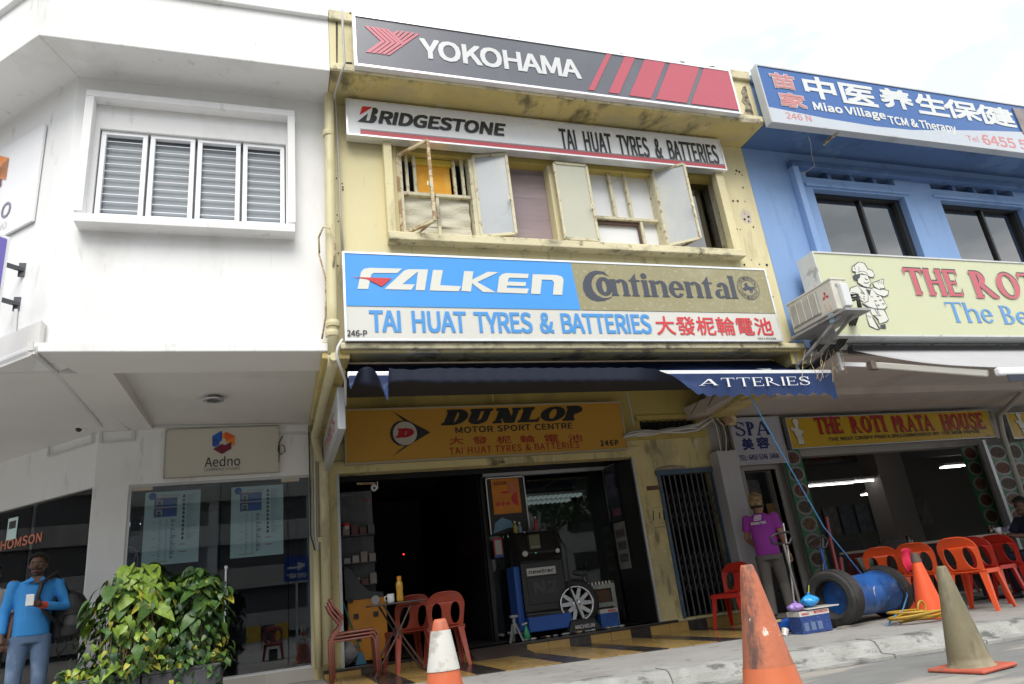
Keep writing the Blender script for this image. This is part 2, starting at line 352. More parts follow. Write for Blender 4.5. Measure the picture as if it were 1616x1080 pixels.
# ------------------------------------------------------------------ the paints and stuffs of the place
MOLD = (.10, .085, .05)
white_paint = M('white wall paint', (.80, .80, .80), .75, .03, 1.5, .12, 70, stains=[((.56, .55, .51), 1.4, .53, .80, (1, 1, .35), .5), ((.40, .39, .36), 7, .66, .80, (1, 1, .25), .5)])
white_soffit = M('white soffit paint', (.72, .71, .69), .8, .04, 1.2, .1, 50, stains=[((.5, .48, .44), .9, .58, .8, (1, 1, 1), .3)])
yellow_wall = M('cream yellow wall paint', (.70, .63, .38), .78, .05, 1.3, .25, 45, stains=[((.60, .52, .33), 1.1, .5, .75, (1, 1, .3), .7), ((.30, .26, .15), 3.2, .60, .78, (1.5, 1, .25), .7), (MOLD, 60, .72, .76, (1, 1, 1), .7)])
yellow_dirty = M('stained yellow concrete', (.62, .50, .20), .82, .12, 2.0, .4, 35, stains=[((.45, .40, .24), 1.6, .45, .62, (1, 1, 1), .6), (MOLD, 2.6, .57, .72, (1, .6, 1), .8), ((.72, .66, .5), 2.1, .62, .66, (1, 1, 2), .5)])
yellow_lip = M('mouldy cream coping', (.66, .60, .40), .85, .12, 3, .4, 40, stains=[((.2, .18, .13), 4, .52, .72, (.8, 1, 1.6), .8), ((.07, .06, .05), 9, .62, .74, (1, 1, .6), .8)])
yellow_low = M('grubby lower yellow wall', (.62, .54, .27), .75, .10, 1.6, .35, 40, stains=[((.36, .32, .2), 1.7, .50, .70, (1, 1, .5), .7), ((.09, .08, .05), 2.8, .60, .74, (1, 1, .35), .85), ((.74, .70, .6), 5, .68, .70, (1, 1, .6), .6)])
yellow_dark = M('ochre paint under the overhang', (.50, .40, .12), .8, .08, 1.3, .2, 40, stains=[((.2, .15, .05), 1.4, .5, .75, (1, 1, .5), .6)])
blue_wall = M('sky blue wall paint', (.215, .345, .60), .72, .06, 1.2, .2, 45, stains=[((.28, .41, .66), .8, .5, .7, (1, 1, .5), .5), ((.10, .17, .36), 2.2, .60, .80, (1.5, 1, .3), .6)])
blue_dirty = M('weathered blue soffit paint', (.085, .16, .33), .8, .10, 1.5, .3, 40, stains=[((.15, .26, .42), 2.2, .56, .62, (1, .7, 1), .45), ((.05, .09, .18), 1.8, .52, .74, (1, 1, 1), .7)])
ceil_pink = M('faded off white soffit', (.60, .54, .50), .85, .06, 1.2, .15, 40, stains=[((.40, .35, .31), 1.3, .55, .75, (1, 1, 1), .5)])
alu = M('aluminium frame', (.80, .81, .83), .32, .04, 8, metal=.55)
alu_dull = M('dull aluminium', (.52, .54, .55), .42, .08, 6, metal=.6)
white_frame = M('white window frame', (.82, .83, .86), .35, .03, 5)
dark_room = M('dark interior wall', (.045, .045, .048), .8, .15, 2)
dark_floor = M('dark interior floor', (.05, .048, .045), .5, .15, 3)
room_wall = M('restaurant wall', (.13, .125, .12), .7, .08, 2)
black_frame = M('black frame', (.02, .02, .022), .4, .1, 5)
flat_black = M('black void', (.012, .012, .012), .9, .1, 5)
pane_dark = GLASS('tinted window glass', (.10, .11, .12), .16)
pane_clear = GLASS('shop window glass', (.90, .94, .955), .015)
rust = M('rusty steel', (.34, .22, .12), .8, .25, 14, .3, 60, stains=[((.62, .56, .36), 8, .45, .55, (1, 1, 1), .9)])
cream_metal = M('cream window metal', (.60, .56, .40), .6, .1, 10, .15, 60, stains=[((.28, .15, .06), 14, .60, .68, (1, 1, 1), .8), ((.1, .09, .07), 6, .62, .75, (1, 1, .5), .6)])
frost = M('frosted glass', (.36, .39, .41), .28, .10, 2.0, .05, 150, spec=.6, stains=[((.52, .52, .47), 1.1, .45, .7, (1, 1, .6), .8)])
frost_cream = M('cream frosted glass', (.50, .50, .40), .3, .06, 2.0, .05, 150, spec=.6)
concrete = M('pavement concrete', (.31, .30, .285), .85, .10, 2.2, .5, 90, stains=[((.20, .19, .18), 1.3, .5, .72, (1, 1, 1), .6), ((.12, .11, .10), 7, .63, .72, (1, 1, 1), .5)])
kerb_mat = M('worn kerb concrete', (.30, .30, .28), .9, .16, 5, .9, 60, stains=[((.42, .41, .39), 2.6, .48, .66, (1, 1, 1), .7), ((.08, .08, .075), 4, .56, .70, (1, 1, 2.5), .8)])
road_mat = M('patchy grey road', (.20, .20, .195), .85, .14, 3, .7, 120, stretch=(1, 2.5, 1), stains=[((.36, .33, .29), .8, .49, .56, (.35, 1.7, 1), .9), ((.07, .07, .075), .9, .56, .64, (.35, 1.8, 1), .8)])
tile_y = M('ochre floor tile', (.36, .235, .08), .22, .14, 5, spec=.6, stains=[((.34, .22, .07), 3, .55, .75, (1, 1, 1), .4)])
tile_k = M('black floor tile', (.035, .03, .03), .22, .2, 5, spec=.6, stains=[((.12, .10, .08), 4, .58, .75, (1, 1, 1), .5)])
grout = M('tile grout', (.13, .12, .10), .9, .2, 10)
pipe_mat = M('cream drain pipe', (.62, .56, .34), .5, .06, 3, .1, 40, stains=[((.3, .26, .15), 5, .6, .72, (1, 1, .3), .6), ((.06, .05, .04), 2.4, .68, .76, (1, 1, .7), .8)])
cable_grey = M('grey cable', (.42, .41, .39), .6, .1, 6)
cable_black = M('black cable', (.02, .02, .02), .5, .1, 6)
trunk_mat = M('white cable trunking', (.62, .62, .60), .6, .05, 6)

YU, YW, YL, YLIP = 6.6, 9.4, 6.08, 6.5
XB, XY2 = .56, 6.07                    # borders of the yellow house on the upper wall
def gz(x): x = max(-12, min(20, x)); return .14 + .0145 * (5.3 - x)
def yk(x): return 5.62 - .048 * (x - 2.7)

# ------------------------------------------------------------------ ground, road, kerb, pavement, tiled porch
XS = [-60, -12, 0, 6, 12, 20, 60]
g = MB(); g.add([(-400, -300, -1.2), (400, -300, -1.2), (400, 400, -1.2), (-400, 400, -1.2)], [(0, 1, 2, 3)])
O('ground', g, concrete, kind='structure')
g = MB()
for a, b in zip(XS, XS[1:]): g.face([(a, -60, gz(a) - .14), (b, -60, gz(b) - .14), (b, 5.6, gz(b) - .14), (a, 5.6, gz(a) - .14)])
O('road', g, road_mat, kind='structure')
g = MB()
for a, b in zip(XS, XS[1:]):
    g.face([(a, yk(a) + .2, gz(a)), (b, yk(b) + .2, gz(b)), (b, 9.6, gz(b)), (a, 9.6, gz(a))])
pav = O('pavement', g, concrete, kind='structure')
g = MB()
for a, b in ((-40, -.6), (-.6, .4)): g.face([(a, 9.6, gz(a) - .002), (b, 9.6, gz(b) - .002), (b, 40, gz(b) - .002), (a, 40, gz(a) - .002)])
O('side_pavement', g, concrete, kind='structure')
KERB = O('kerb', (lambda mb: mb.box(-.001, .001, 5.62, 5.8, 0.05, .10))(MB()), kerb_mat, kind='structure', loc=(0, 0, 0))
mb = MB(); pc = [(-.19, -.05), (-.19, .020), (-.05, .027), (-.03, .08), (.0, .117), (.03, .132), (.21, .134), (.21, -.05)]; n = len(pc)
for a, b in zip(XS[1:], XS[2:-1]):
    mb.add([(a, yk(a) + y, gz(a) - .14 + h) for y, h in pc] + [(b, yk(b) + y, gz(b) - .14 + h) for y, h in pc], [(i, (i + 1) % n, (i + 1) % n + n, i + n) for i in range(n)])
O('kerb_bed', mb, M('kerb mortar', (.20, .195, .18), .9, .2, 9), KERB)
kl = 1.02; kx = -9.2
while kx < 15:
    a, b = kx + .003, kx + kl - .003; z = lambda x, h: gz(x) - .14 + h
    mb = MB(); pr = [(-.20, -.05), (-.20, .028), (-.055, .035), (-.035, .085), (-.008, .125), (.03, .139), (.215, .142), (.215, -.05)]
    va = [(a, yk(a) + y, z(a, h)) for y, h in pr]; vb = [(b, yk(b) + y, z(b, h)) for y, h in pr]; n = len(pr)
    mb.add(va + vb, [(i, (i + 1) % n, (i + 1) % n + n, i + n) for i in range(n)] + [tuple(range(n)), tuple(range(n, 2 * n))])
    O('kerb_stone', mb, kerb_mat, KERB, bevel=.006); kx += kl
# tiles: stripes square to the shop front, two ochre tiles then one black
T = .30; xb = P(998, 1006, Y=9.28).x
TF = O('tiled_porch', (lambda mb: mb.face([(XB, 7.42, gz(XB) + .004), (6.6, 7.12, gz(6.6) + .004), (6.6, 9.3, gz(6.6) + .004), (XB, 9.3, gz(XB) + .004)]))(MB()), grout, kind='structure')
def col_of(k): return tile_k if k % 3 == 0 else tile_y
k0 = int((XB - xb) / T) - 1
for k in range(k0, k0 + 24):
    a, b = xb + k * T + .003, xb + (k + 1) * T - .003
    if b < XB or a > 6.58: continue
    a = max(a, XB + .01); b = min(b, 6.58)
    for j in range(7):
        y1 = 9.29 - j * T; y0 = y1 - T + .005; ymin = 7.42 - .05 * (a - XB)
        if y1 < ymin: continue
        y0 = max(y0, ymin); zz = lambda x: gz(x) + .004 + .005 + random.random() * 0
        mb = MB(); mb.hexa([(a, y0, gz(a)), (b, y0, gz(b)), (b, y1, gz(b)), (a, y1, gz(a))], [(a, y0, gz(a) + .010), (b, y0, gz(b) + .010), (b, y1, gz(b) + .010), (a, y1, gz(a) + .010)])
        O('floor_tile', mb, col_of(k), TF)
ST = .30
step = O('shop_step', MB().box(XB, 6.58, 9.31, 9.62, .05, ST - .03), grout, kind='structure')
for k in range(k0, k0 + 24):
    a, b = xb + k * T + .003, xb + (k + 1) * T - .003
    if b < XB or a > 6.56: continue
    a = max(a, XB + .01); b = min(b, 6.56)
    O('step_tile', MB().box(a, b, 9.297, 9.309, .10, ST - .035), col_of(k), step)
O('step_nosing', MB().box(XB, 5.34, 9.285, 9.66, ST - .032, ST), tile_k, step, bevel=.006)

# ------------------------------------------------------------------ white corner building
wb = thing('corner_building', 'white corner building with a chamfered corner and one wide grilled window', 'building', (-1, YU, 0))
def xa(Y): return -1.86 - (YU - Y) * .414
C7 = 7.0
def band(mb, Yf, Yb, z0, z1, x1=XB):
    a, b = xa(Yf), xa(Yb)
    mb.hexa([(a, Yf, z0), (x1, Yf, z0), (x1, Yb, z0), (b, Yb, z0)], [(a, Yf, z1), (x1, Yf, z1), (x1, Yb, z1), (b, Yb, z1)])
    mb.hexa([(a - C7, Yf + C7, z0), (a, Yf, z0), (b, Yb, z0), (b - C7, Yb + C7, z0)], [(a - C7, Yf + C7, z1), (a, Yf, z1), (b, Yb, z1), (b - C7, Yb + C7, z1)])
    return mb
pu = yp(YU)
zl0, zl1 = P(518, 112, Y=YL).z, P(518, 100, Y=YL).z
zc0, zc1 = P(512, 28, Y=YL + .02).z, P(512, 10, Y=YL + .02).z
zs0, zs1 = P(300, 555, Y=YLIP).z, P(300, 541, Y=YLIP).z
wu0, wu1, wv0, wv1 = *pu.uv(153, 250)[:1], pu.uv(451, 250)[0], pu.uv(300, 348)[1], pu.uv(155, 202)[1]
mb = MB(); wallholes(mb, pu, xa(YU), XB, zs1 - .02, zl0, [(wu0, wu1, wv0, wv1)], 0, -.22)
a = xa(YU); mb.hexa([(a - C7, YU + C7, zs1 - .02), (a, YU, zs1 - .02), (a + .1, YU + .2, zs1 - .02), (a + .1 - C7, YU + .2 + C7, zs1 - .02)], [(a - C7, YU + C7, zl0), (a, YU, zl0), (a + .1, YU + .2, zl0), (a + .1 - C7, YU + .2 + C7, zl0)])
O('upper_wall', mb, white_paint, wb)
O('roof_ledge', band(MB(), YL, YU + .1, zl0, zl1), white_paint, wb, bevel=.012)
O('parapet', band(MB(), YL + .05, YL + .25, zl1, zc0), white_paint, wb)
O('coping', band(MB(), YL + .0, YL + .3, zc0, zc1), white_paint, wb, bevel=.012)
O('floor_slab_edge', band(MB(), YLIP, YU + .3, zs0, zs1), white_paint, wb, bevel=.01)
# soffit: edge beam, raised panel, side beam
zp = zs0 + .10; zw = P(485, 669, Y=YW).z
xl = xa(YW)
mb = MB(); a, b = xa(YLIP), xa(7.0)
mb.hexa([(a, YLIP + .01, zs0 - .001), (XB - .02, YLIP + .01, zs0 - .001), (XB - .02, 7.0, zs0 - .03), (b, 7.0, zs0 - .03)], [(a, YLIP + .01, zs0 + .02), (XB - .02, YLIP + .01, zs0 + .02), (XB - .02, 7.0, zs0 + .2), (b, 7.0, zs0 + .2)])
c2 = -1.42
mb.hexa([(-3.6, 7.0, zs0 - .03), (c2, 7.0, zs0 - .03), (c2, YW + .1, zw), (-3.6, YW + .1, zw)], [(-3.6, 7.0, zs0 + .25), (c2, 7.0, zs0 + .25), (c2, YW + .1, zw + .25), (-3.6, YW + .1, zw + .25)])
mb.hexa([(a - C7, YLIP + C7, zs0 - .01), (a, YLIP, zs0 - .01), (-3.6 + .6, 9.9, zw), (-3.6 - 4, 14.5, zw)], [(a - C7, YLIP + C7, zs0 + .05), (a, YLIP, zs0 + .05), (-3.6 + .6, 9.9, zw + .2), (-3.6 - 4, 14.5, zw + .2)])
O('soffit_beam', mb, white_soffit, wb)
mb = MB(); mb.hexa([(c2, 7.0, zs0 + .12), (XB, 7.0, zs0 + .12), (XB, YW, zw), (c2, YW, zw + .05)], [(c2, 7.0, zs0 + .3), (XB, 7.0, zs0 + .3), (XB, YW, zw + .3), (c2, YW, zw + .3)])
mb.hexa([(a - C7, YLIP + C7, zs0 + .004), (xa(YLIP), YLIP + .02, zs0 + .004), (c2 + .3, 16, zw + .03), (-14, 16, zw + .03)], [(a - C7, YLIP + C7, zs0 + .3), (xa(YLIP), YLIP + .02, zs0 + .3), (c2 + .3, 16, zw + .4), (-14, 16, zw + .4)])
O('soffit', mb, white_soffit, wb)
rn = random.Random(12); mb = MB()
for (x, y, n, dx, dy) in ((40, 492, 9, 6, -1), (22, 470, 5, 5, 3), (205, 465, 6, 5, 2), (330, 440, 4, 2, 6), (250, 500, 5, 6, 1), (400, 470, 4, 1, 7), (150, 395, 4, 7, 2)):
    p = (x, y)
    for k in range(n):
        q = (p[0] + dx + rn.uniform(-3, 3), p[1] + dy + rn.uniform(-3, 3)); a, b = pu.uv(*p), pu.uv(*q); d = Vector((b[0] - a[0], b[1] - a[1])).normalized() * .0013
        if a[0] > xa(YU) + .02 and b[0] > xa(YU) + .02: mb.poly(pu, [(a[0] + d.y, a[1] - d.x), (b[0] + d.y, b[1] - d.x), (b[0] - d.y, b[1] + d.x), (a[0] - d.y, a[1] + d.x)], .002)
        p = q
O('hairline_crack', mb, M('crack grey', (.60, .59, .57), .9), wb, kind='stuff')
# window surround
ps = yp(YU - .13)
u0, u1, v0, v1 = ps.uv(124, 250)[0] - .0, ps.uv(466, 250)[0], ps.uv(300, 342)[1], ps.uv(150, 142)[1]
mb = MB(); t = .075
mb.box(u0, u1, YU - .13, YU + .0, v1 - t, v1); mb.box(u0, u0 + t, YU - .13, YU, v0, v1 - t); mb.box(u1 - t, u1, YU - .13, YU, v0, v1 - t)
O('window_surround', mb, white_paint, wb, bevel=.006)
pz = yp(YU - .17); s0, s1 = pz.uv(116, 345)[0], pz.uv(466, 365)[0]
O('window_sill', MB().box(s0, s1, YU - .17, YU + .05, pz.uv(300, 358)[1], pz.uv(300, 345)[1]), white_paint, wb, bevel=.006)
wg = O('window', MB().box(wu0, wu1, YU + .10, YU + .115, wv0, wv1), None, wb); wg.data.materials.append(M('window grey blind glass', (.17, .20, .23), .45, .12, 1.2, spec=.7, stains=[((.22, .26, .28), 1.0, .45, .65, (1, 1, 2.5), .7)]))
for i in range(4):
    a = wu0 + (wu1 - wu0) * i / 4 + .012; b = wu0 + (wu1 - wu0) * (i + 1) / 4 - .012; t = .045
    fr = MB(); fr.box(a, b, YU + .03, YU + .085, wv1 - t, wv1 - .004); fr.box(a, b, YU + .03, YU + .085, wv0 + .004, wv0 + t); fr.box(a, a + t, YU + .03, YU + .085, wv0 + t, wv1 - t); fr.box(b - t, b, YU + .03, YU + .085, wv0 + t, wv1 - t)
    O('casement_frame', fr, white_frame, wg, bevel=.004)
    for j in range(10):
        z = wv0 + .06 + (wv1 - wv0 - .12) * (j + .6) / 10
        O('grille_bar', MB().box(a + t, b - t, YU + .072, YU + .078, z - .003, z + .003), white_frame, wg)
# ground floor: fascia, pier, glass
pw = yp(YW); gx0, gx1, gz1 = pw.uv(203, 770)[0], XB - .1, pw.uv(300, 760)[1]
pier0 = pw.uv(148, 770)[0]; gb = .36
mb = MB(); wallholes(mb, pw, pier0, XB, gz(-1) - .02, zw + .15, [(gx0, gx1, gb, gz1)], 0, -.15)
O('ground_floor_wall', mb, white_paint, wb)
cpl = Plane((pier0, YW, 0), (1, -1, 0))            # chamfered shop front, u grows towards the pier
mb = MB(); wallholes(mb, cpl, -6, 0, gz(-4) - .02, zw + .30, [(-5.6, -.02, .30, gz1)], 0, -.15)
O('side_wall', mb, white_paint, wb)
for nm, pl, a, b in (('glass_pane', pw, gx0, -.62), ('glass_pane', pw, -.612, .17), ('glass_pane', pw, .178, gx1), ('glass_pane', cpl, -1.25, -.02), ('glass_pane', cpl, -2.6, -1.258), ('glass_pane', cpl, -5.6, -2.608)):
    O(nm, MB().pb(pl, a, b, gb - (.06 if pl is cpl else 0), gz1, -.06, -.05), pane_clear, wb)
for k in range(4):
    a = gx0 + (gx1 - gx0) * k / 4; O('base_tile', MB().box(a + .003, a + (gx1 - gx0) / 4 - .003, YW - .012, YW - .002, gz(0) + .0, gb - .004), M('base tile', (.42, .40, .36), .4, .06, 3), wb)
mb = MB(); mb.pb(pw, gx0, gx1, gz1 - .03, gz1, -.08, -.02); mb.pb(pw, gx0, gx0 + .03, gb, gz1 - .03, -.08, -.02); mb.pb(pw, gx1 - .03, gx1, gb, gz1 - .03, -.08, -.02); mb.pb(pw, gx0, gx1, gb, gb + .02, -.08, -.02)
O('glass_frame', mb, alu_dull, wb)
for px, py in ((224, 767), (458, 753)):
    q = P(px, py, Y=YW - .01); O('door_patch', MB().box(q.x - .11, q.x + .11, YW + .035, YW + .075, gz1 - .07, gz1 - .005), M('champagne metal', (.55, .48, .38), .35, .05, metal=.6), wb)
q = P(357, 893, Y=YW); mb = MB(); mb.tube([(q.x, YW - .03, q.z), (q.x, YW - .03, q.z - .75)], .013); mb.tube([(q.x, YW + .05, q.z - .02), (q.x, YW - .035, q.z - .02)], .02, 10)
O('door_handle', mb, alu, wb)
# room behind the glass
fl = [(pier0 - .02, YW + .17), (.5, YW + .17), (.5, 14.4), (pier0 - 4.8, 14.4)]
def slab(pts, z0, z1): mb = MB(); mb.hexa([(x, y, z0) for x, y in pts], [(x, y, z1) for x, y in pts]); return mb
O('interior_ceiling', slab(fl, 2.95, 3.0), M('grey interior ceiling', (.22, .22, .22), .8, .05, 1), wb)
mb = slab([(pier0 - 4.8, 14.4), (.5, 14.4), (.5, 14.5), (pier0 - 4.9, 14.5)], .1, 3.0); mb.box(.42, .5, YW + .17, 14.4, .1, 2.95)
O('interior_wall', mb, M('slate interior', (.05, .065, .10), .7, .15, 1), wb)
mb = MB(); mb.box(gx0 + .1, -.66, YW + .32, YW + .34, .3, 2.3)
O('display_board', mb, M('grey partition', (.11, .11, .14), .6, .08, 1), wb)
O('interior_floor', slab(fl, .2, .28), dark_floor, wb)

# ------------------------------------------------------------------ yellow shophouse
yb = thing('shophouse', 'narrow cream yellow shophouse stacked with tyre brand signs', 'building', (3, YU, 0))
yw0, yw1 = pu.uv(629, 300)[0], pu.uv(1140, 330)[0]; yv0, yv1 = pu.uv(800, 381)[1], pu.uv(800, 243)[1]
zl0y = P(700, 141, Y=YL).z; zl1y = P(700, 128, Y=YL).z
mb = MB(); wallholes(mb, pu, XB + .003, XY2, zs1 - .03, zl0, [(yw0, yw1, yv0, yv1)], -.0, -.24)
O('upper_wall', mb, yellow_wall, yb)
O('roof_ledge', MB().box(XB + .004, XY2, YL, YU + .1, zl0 + .004, zl1 - .01), yellow_dirty, yb, bevel=.012)
O('ledge_lip', MB().box(XB + .004, XY2 - .02, YL - .03, YL + .02, zl0 + .012, zl1 - .002), yellow_lip, yb, bevel=.01)
O('parapet', MB().box(XB + .004, XY2, YL + .055, YL + .25, zl1 - .004, zc0 + .01), yellow_wall, yb)
O('coping', MB().box(XB + .004, XY2, YL + .01, YL + .3, zc0 - .01, zc1 - .03), yellow_lip, yb, bevel=.015)
zy0, zy1 = P(800, 550, Y=YLIP - .05).z, P(800, 541, Y=YLIP - .05).z
O('floor_slab_edge', MB().box(XB + .05, XY2 + .03, YLIP - .05, YU + .1, zy0, zy1), yellow_lip, yb, bevel=.012)
mb = MB(); X0, X1 = XB + .05, XY2 + .0
zh = P(800, 571, Y=6.9).z; mb.hexa([(X0, YLIP, zy0 - .03), (X1, YLIP, zy0 - .03), (X1, 6.9, zh), (X0, 6.9, zh)], [(X0, YLIP - .02, zy0), (X1, YLIP - .02, zy0), (X1, 6.9, zh + .1), (X0, 6.9, zh + .1)])
O('slab_haunch', mb, yellow_dirty, yb, bevel=.03)
zyw = P(800, 608, Y=YW).z
mb = MB(); mb.hexa([(X0, 6.9, zh + .02), (X1 + .3, 6.9, zh + .02), (X1 + .9, YW, zyw), (X0, YW, zyw)], [(X0, 6.9, zy0 + .1), (X1 + .3, 6.9, zy0 + .1), (X1 + .9, YW, zyw + .2), (X0, YW, zyw + .2)])
O('soffit', mb, ceil_pink, yb)
mb = MB(); mb.hexa([(.44, YLIP + .02, zs0 - .07), (.70, YLIP + .02, zs0 - .07), (.70, YW, zw - .13), (.44, YW, zw - .13)], [(.44, YLIP + .02, zs0 + .1), (.70, YLIP + .02, zs0 + .1), (.70, YW, zw + .2), (.44, YW, zw + .2)])
O('party_beam', mb, yellow_dirty, yb, bevel=.01); mb = MB()
q0 = P(1262, 575, Y=YLIP + .05); q1 = P(1116, 655, Y=YW)
mb.hexa([(q0.x - .1, YLIP + .05, q0.z - .0), (q0.x + .2, YLIP + .05, q0.z - .0), (q1.x + .32, YW, q1.z - .12), (q1.x - .08, YW, q1.z - .12)], [(q0.x - .1, YLIP + .05, q0.z + .2), (q0.x + .2, YLIP + .05, q0.z + .2), (q1.x + .32, YW, q1.z + .2), (q1.x - .08, YW, q1.z + .2)])
O('party_beam', mb, yellow_dirty, yb, bevel=.01)
# lower wall: shop opening, gate opening, vent
so0, so1, sv1 = pw.uv(532, 800)[0], pw.uv(1012, 800)[0], pw.uv(800, 733)[1]
ga0, ga1, gav = pw.uv(1047, 800)[0], pw.uv(1135, 800)[0], pw.uv(1080, 746)[1]
ve = (pw.uv(1010, 675)[0], pw.uv(1100, 675)[0], pw.uv(1050, 684)[1], pw.uv(1050, 663)[1])
YR = pw.uv(1122, 700)[0] - .02
zone = lambda: None
mb = MB(); wallholes(mb, pw, XB - .12, YR, gz(3) - .03, P(800, 690, Y=YW).z, [(so0, so1, ST, sv1), (ga0, ga1, ST, gav)], .006, -.2)
O('lower_wall', mb, yellow_low, yb)
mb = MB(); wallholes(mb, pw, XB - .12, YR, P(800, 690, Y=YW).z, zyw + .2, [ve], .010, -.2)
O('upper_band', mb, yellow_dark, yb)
mb = MB(); z = P(700, 612, Y=YW - .02).z
mb.box(XB + .1, YR, YW - .03, YW, z - .02, z + .012); O('red_cornice_line', mb, M('dark red paint line', (.10, .02, .02), .7, .2, 8), yb)
mb = MB(); mb.box(so0 - .1, so1 + .12, YW - .035, YW - .0, sv1, sv1 + .16); O('lintel', mb, yellow_low, yb, bevel=.008)
mb = MB(); mb.box(ve[0] - .06, ve[1] + .1, YW - .05, YW, ve[3], ve[3] + .07); mb.box(ve[0] - .3, ve[1] + .1, YW - .05, YW, ve[2] - .09, ve[2]); O('vent_frame', mb, yellow_dark, yb)
O('vent_shadow_box', MB().box(ve[0] - .1, ve[1] + .1, YW + .1, YW + .19, ve[2] - .1, ve[3] + .1), flat_black, yb)  # black box stands in for the shade inside the vent
for i in range(9):
    a = ve[0] + (ve[1] - ve[0]) * (i + .5) / 9; O('vent_bar', MB().box(a - .008, a + .008, YW + .03, YW + .05, ve[2], ve[3]), black_frame, yb)
for a, b in ((so1 - .03, so1), (so0, so0 + .035)): O('shutter_guide', MB().box(a, b, YW - .012, YW + .12, ST, sv1), alu_dull, yb)
q = P(1055, 742, Y=YW - .01)
mb = MB(); mb.grid(lambda a, b: (q.x - .24 + a * .55, YW - .004 - .035 * math.sin(math.pi * a) * math.sin(math.pi * b), q.z - .02 + b * .1 * (1 - .6 * abs(a - .5))), 8, 4)
O('broken_plaster', mb, M('bare plaster', (.40, .34, .26), .95, .2, 12, .8, 60), yb)
# the wide upper window
t = .09; yj = YU - .11; pj = yp(yj)
j0, j1 = pj.uv(609, 300)[0], pj.uv(622, 300)[0]; k0_, k1_ = pj.uv(1143, 330)[0], pj.uv(1155, 330)[0]; sv = pj.uv(800, 388)[1]; sv2 = pj.uv(800, 376)[1]
mb = MB(); 
for a, b in ((j0, j1), (k0_, k1_)): O('window_jamb', MB().box(a, b, yj, YU, sv2, yv1 + .25), yellow_wall, yb, bevel=.006)
O('window_sill', MB().box(j0, k1_ + .02, yj - .03, YU + .1, sv, sv2), yellow_lip, yb, bevel=.01)
O('window_head', MB().box(yw0, yw1, YU + .02, YU + .2, yv1 - .09, yv1 + .0), yellow_dark, yb)

z_ = zoomed(860, 220, 3.8575); mb = MB(); rn = random.Random(1)
for x, y in ((1158, 213), (1165, 192), (1183, 200), (1200, 218), (1205, 295), (1118, 375), (1145, 376), (1173, 377), (1217, 380), (1215, 455), (1238, 473), (1240, 500), (1215, 488), (1188, 550), (1268, 535), (1165, 548), (1305, 762), (1350, 766), (1350, 842), (1365, 940), (1255, 735), (1213, 765), (1325, 800), (1385, 960), (1360, 900)):
    a = pu.uv(*z_((x, y))[0]); mb.disc(pu, a[0], a[1], rn.uniform(.008, .02), .002, 7)
for x, y in ((531, 282), (533, 270), (540, 290), (541, 296), (541, 300), (532, 340), (534, 350), (534, 400), (533, 420)):
    a = pu.uv(x, y); mb.disc(pu, a[0], a[1], rn.uniform(.006, .014), .002, 7)
O('bolt_holes', mb, flat_black, yb, kind='stuff')
a = pu.uv(*z_((1225, 470))[0]); mb = MB(); mb.poly(pu, [(a[0] + (.07 + .03 * rn.random()) * math.cos(t_ * .6), a[1] + (.09 + .03 * rn.random()) * math.sin(t_ * .6)) for t_ in range(10)], .001); O('paint_patch', mb, M('pinkish bare patch', (.55, .48, .40), .9, .1), yb)
z_ = zoomed(860, 60, 3.8575); pp_ = yp(YL + .05)
mb = MB(); mb.trace(pp_, z_((1205, 300), (1222, 288), (1235, 350), (1258, 420), (1275, 478), (1262, 500), (1200, 498), (1215, 450), (1222, 410), (1196, 385), (1205, 350), (1192, 330)), .001); O('plaster_loss', mb, M('crumbling plaster', (.34, .30, .22), .95, .3, 14, .9, 50, stains=[((.04, .035, .03), 9, .48, .6, (1, 1, 1), .9)]), yb)
pl_ = yp(YL - .032); mb = MB(); mb.trace(pl_, z_((1175, 497), (1230, 490), (1310, 495), (1318, 520), (1250, 515), (1190, 512)), .001); O('plaster_loss', mb, MATS['crumbling plaster'], yb)
z_ = zoomed(500, 0, 3.8575)
for pts in (((115, 120), (150, 112), (150, 122), (128, 130), (126, 395), (118, 395)), ((160, 120), (205, 118), (205, 128), (165, 132), (160, 260), (154, 262)), ((170, 378), (215, 380), (214, 392), (172, 388))):
    mb = MB(); mb.trace(pp_, z_(*pts), .001); O('black_crack', mb, M('black mould line', (.06, .05, .035), .9, .5, 20), yb)
mb = MB()
for k in range(46):
    x = 540 + rn.random() * 610; f = (x - 512) / 668; y = 14 + f * 99 + rn.uniform(1, 7); a = yp(YL + .01).uv(x, y); w_ = rn.uniform(.01, .06)
    mb.poly(yp(YL + .01), [(a[0] - w_, a[1]), (a[0] - w_ * .3, a[1] - .012), (a[0] + w_, a[1] - .004), (a[0] + w_ * .4, a[1] + .014)], .004 + k * .0001)
O('mould_spots', mb, M('black mould line', (.06, .05, .035)), yb, kind='stuff')
mb = MB()
for k in range(60):
    x = 640 + rn.random() * 540; f = (x - 545) / 655; y = 117 + f * 76 + rn.uniform(-1, 9); a = yp(YL - .03).uv(x, y)
    if not (zl0 + .03 < a[1] < zl1 - .01): continue
    w_ = rn.uniform(.01, .07); h_ = rn.uniform(.004, .03); mb.poly(yp(YL - .03), [(a[0] - w_, a[1]), (a[0] - w_ * .3, a[1] - h_), (a[0] + w_, a[1] - h_ * .3), (a[0] + w_ * .4, a[1] + h_ * .5)], .002 + k * .0001)
if mb.v: O('mould_spots', mb, M('black mould line', (.06, .05, .035)), yb, kind='stuff')
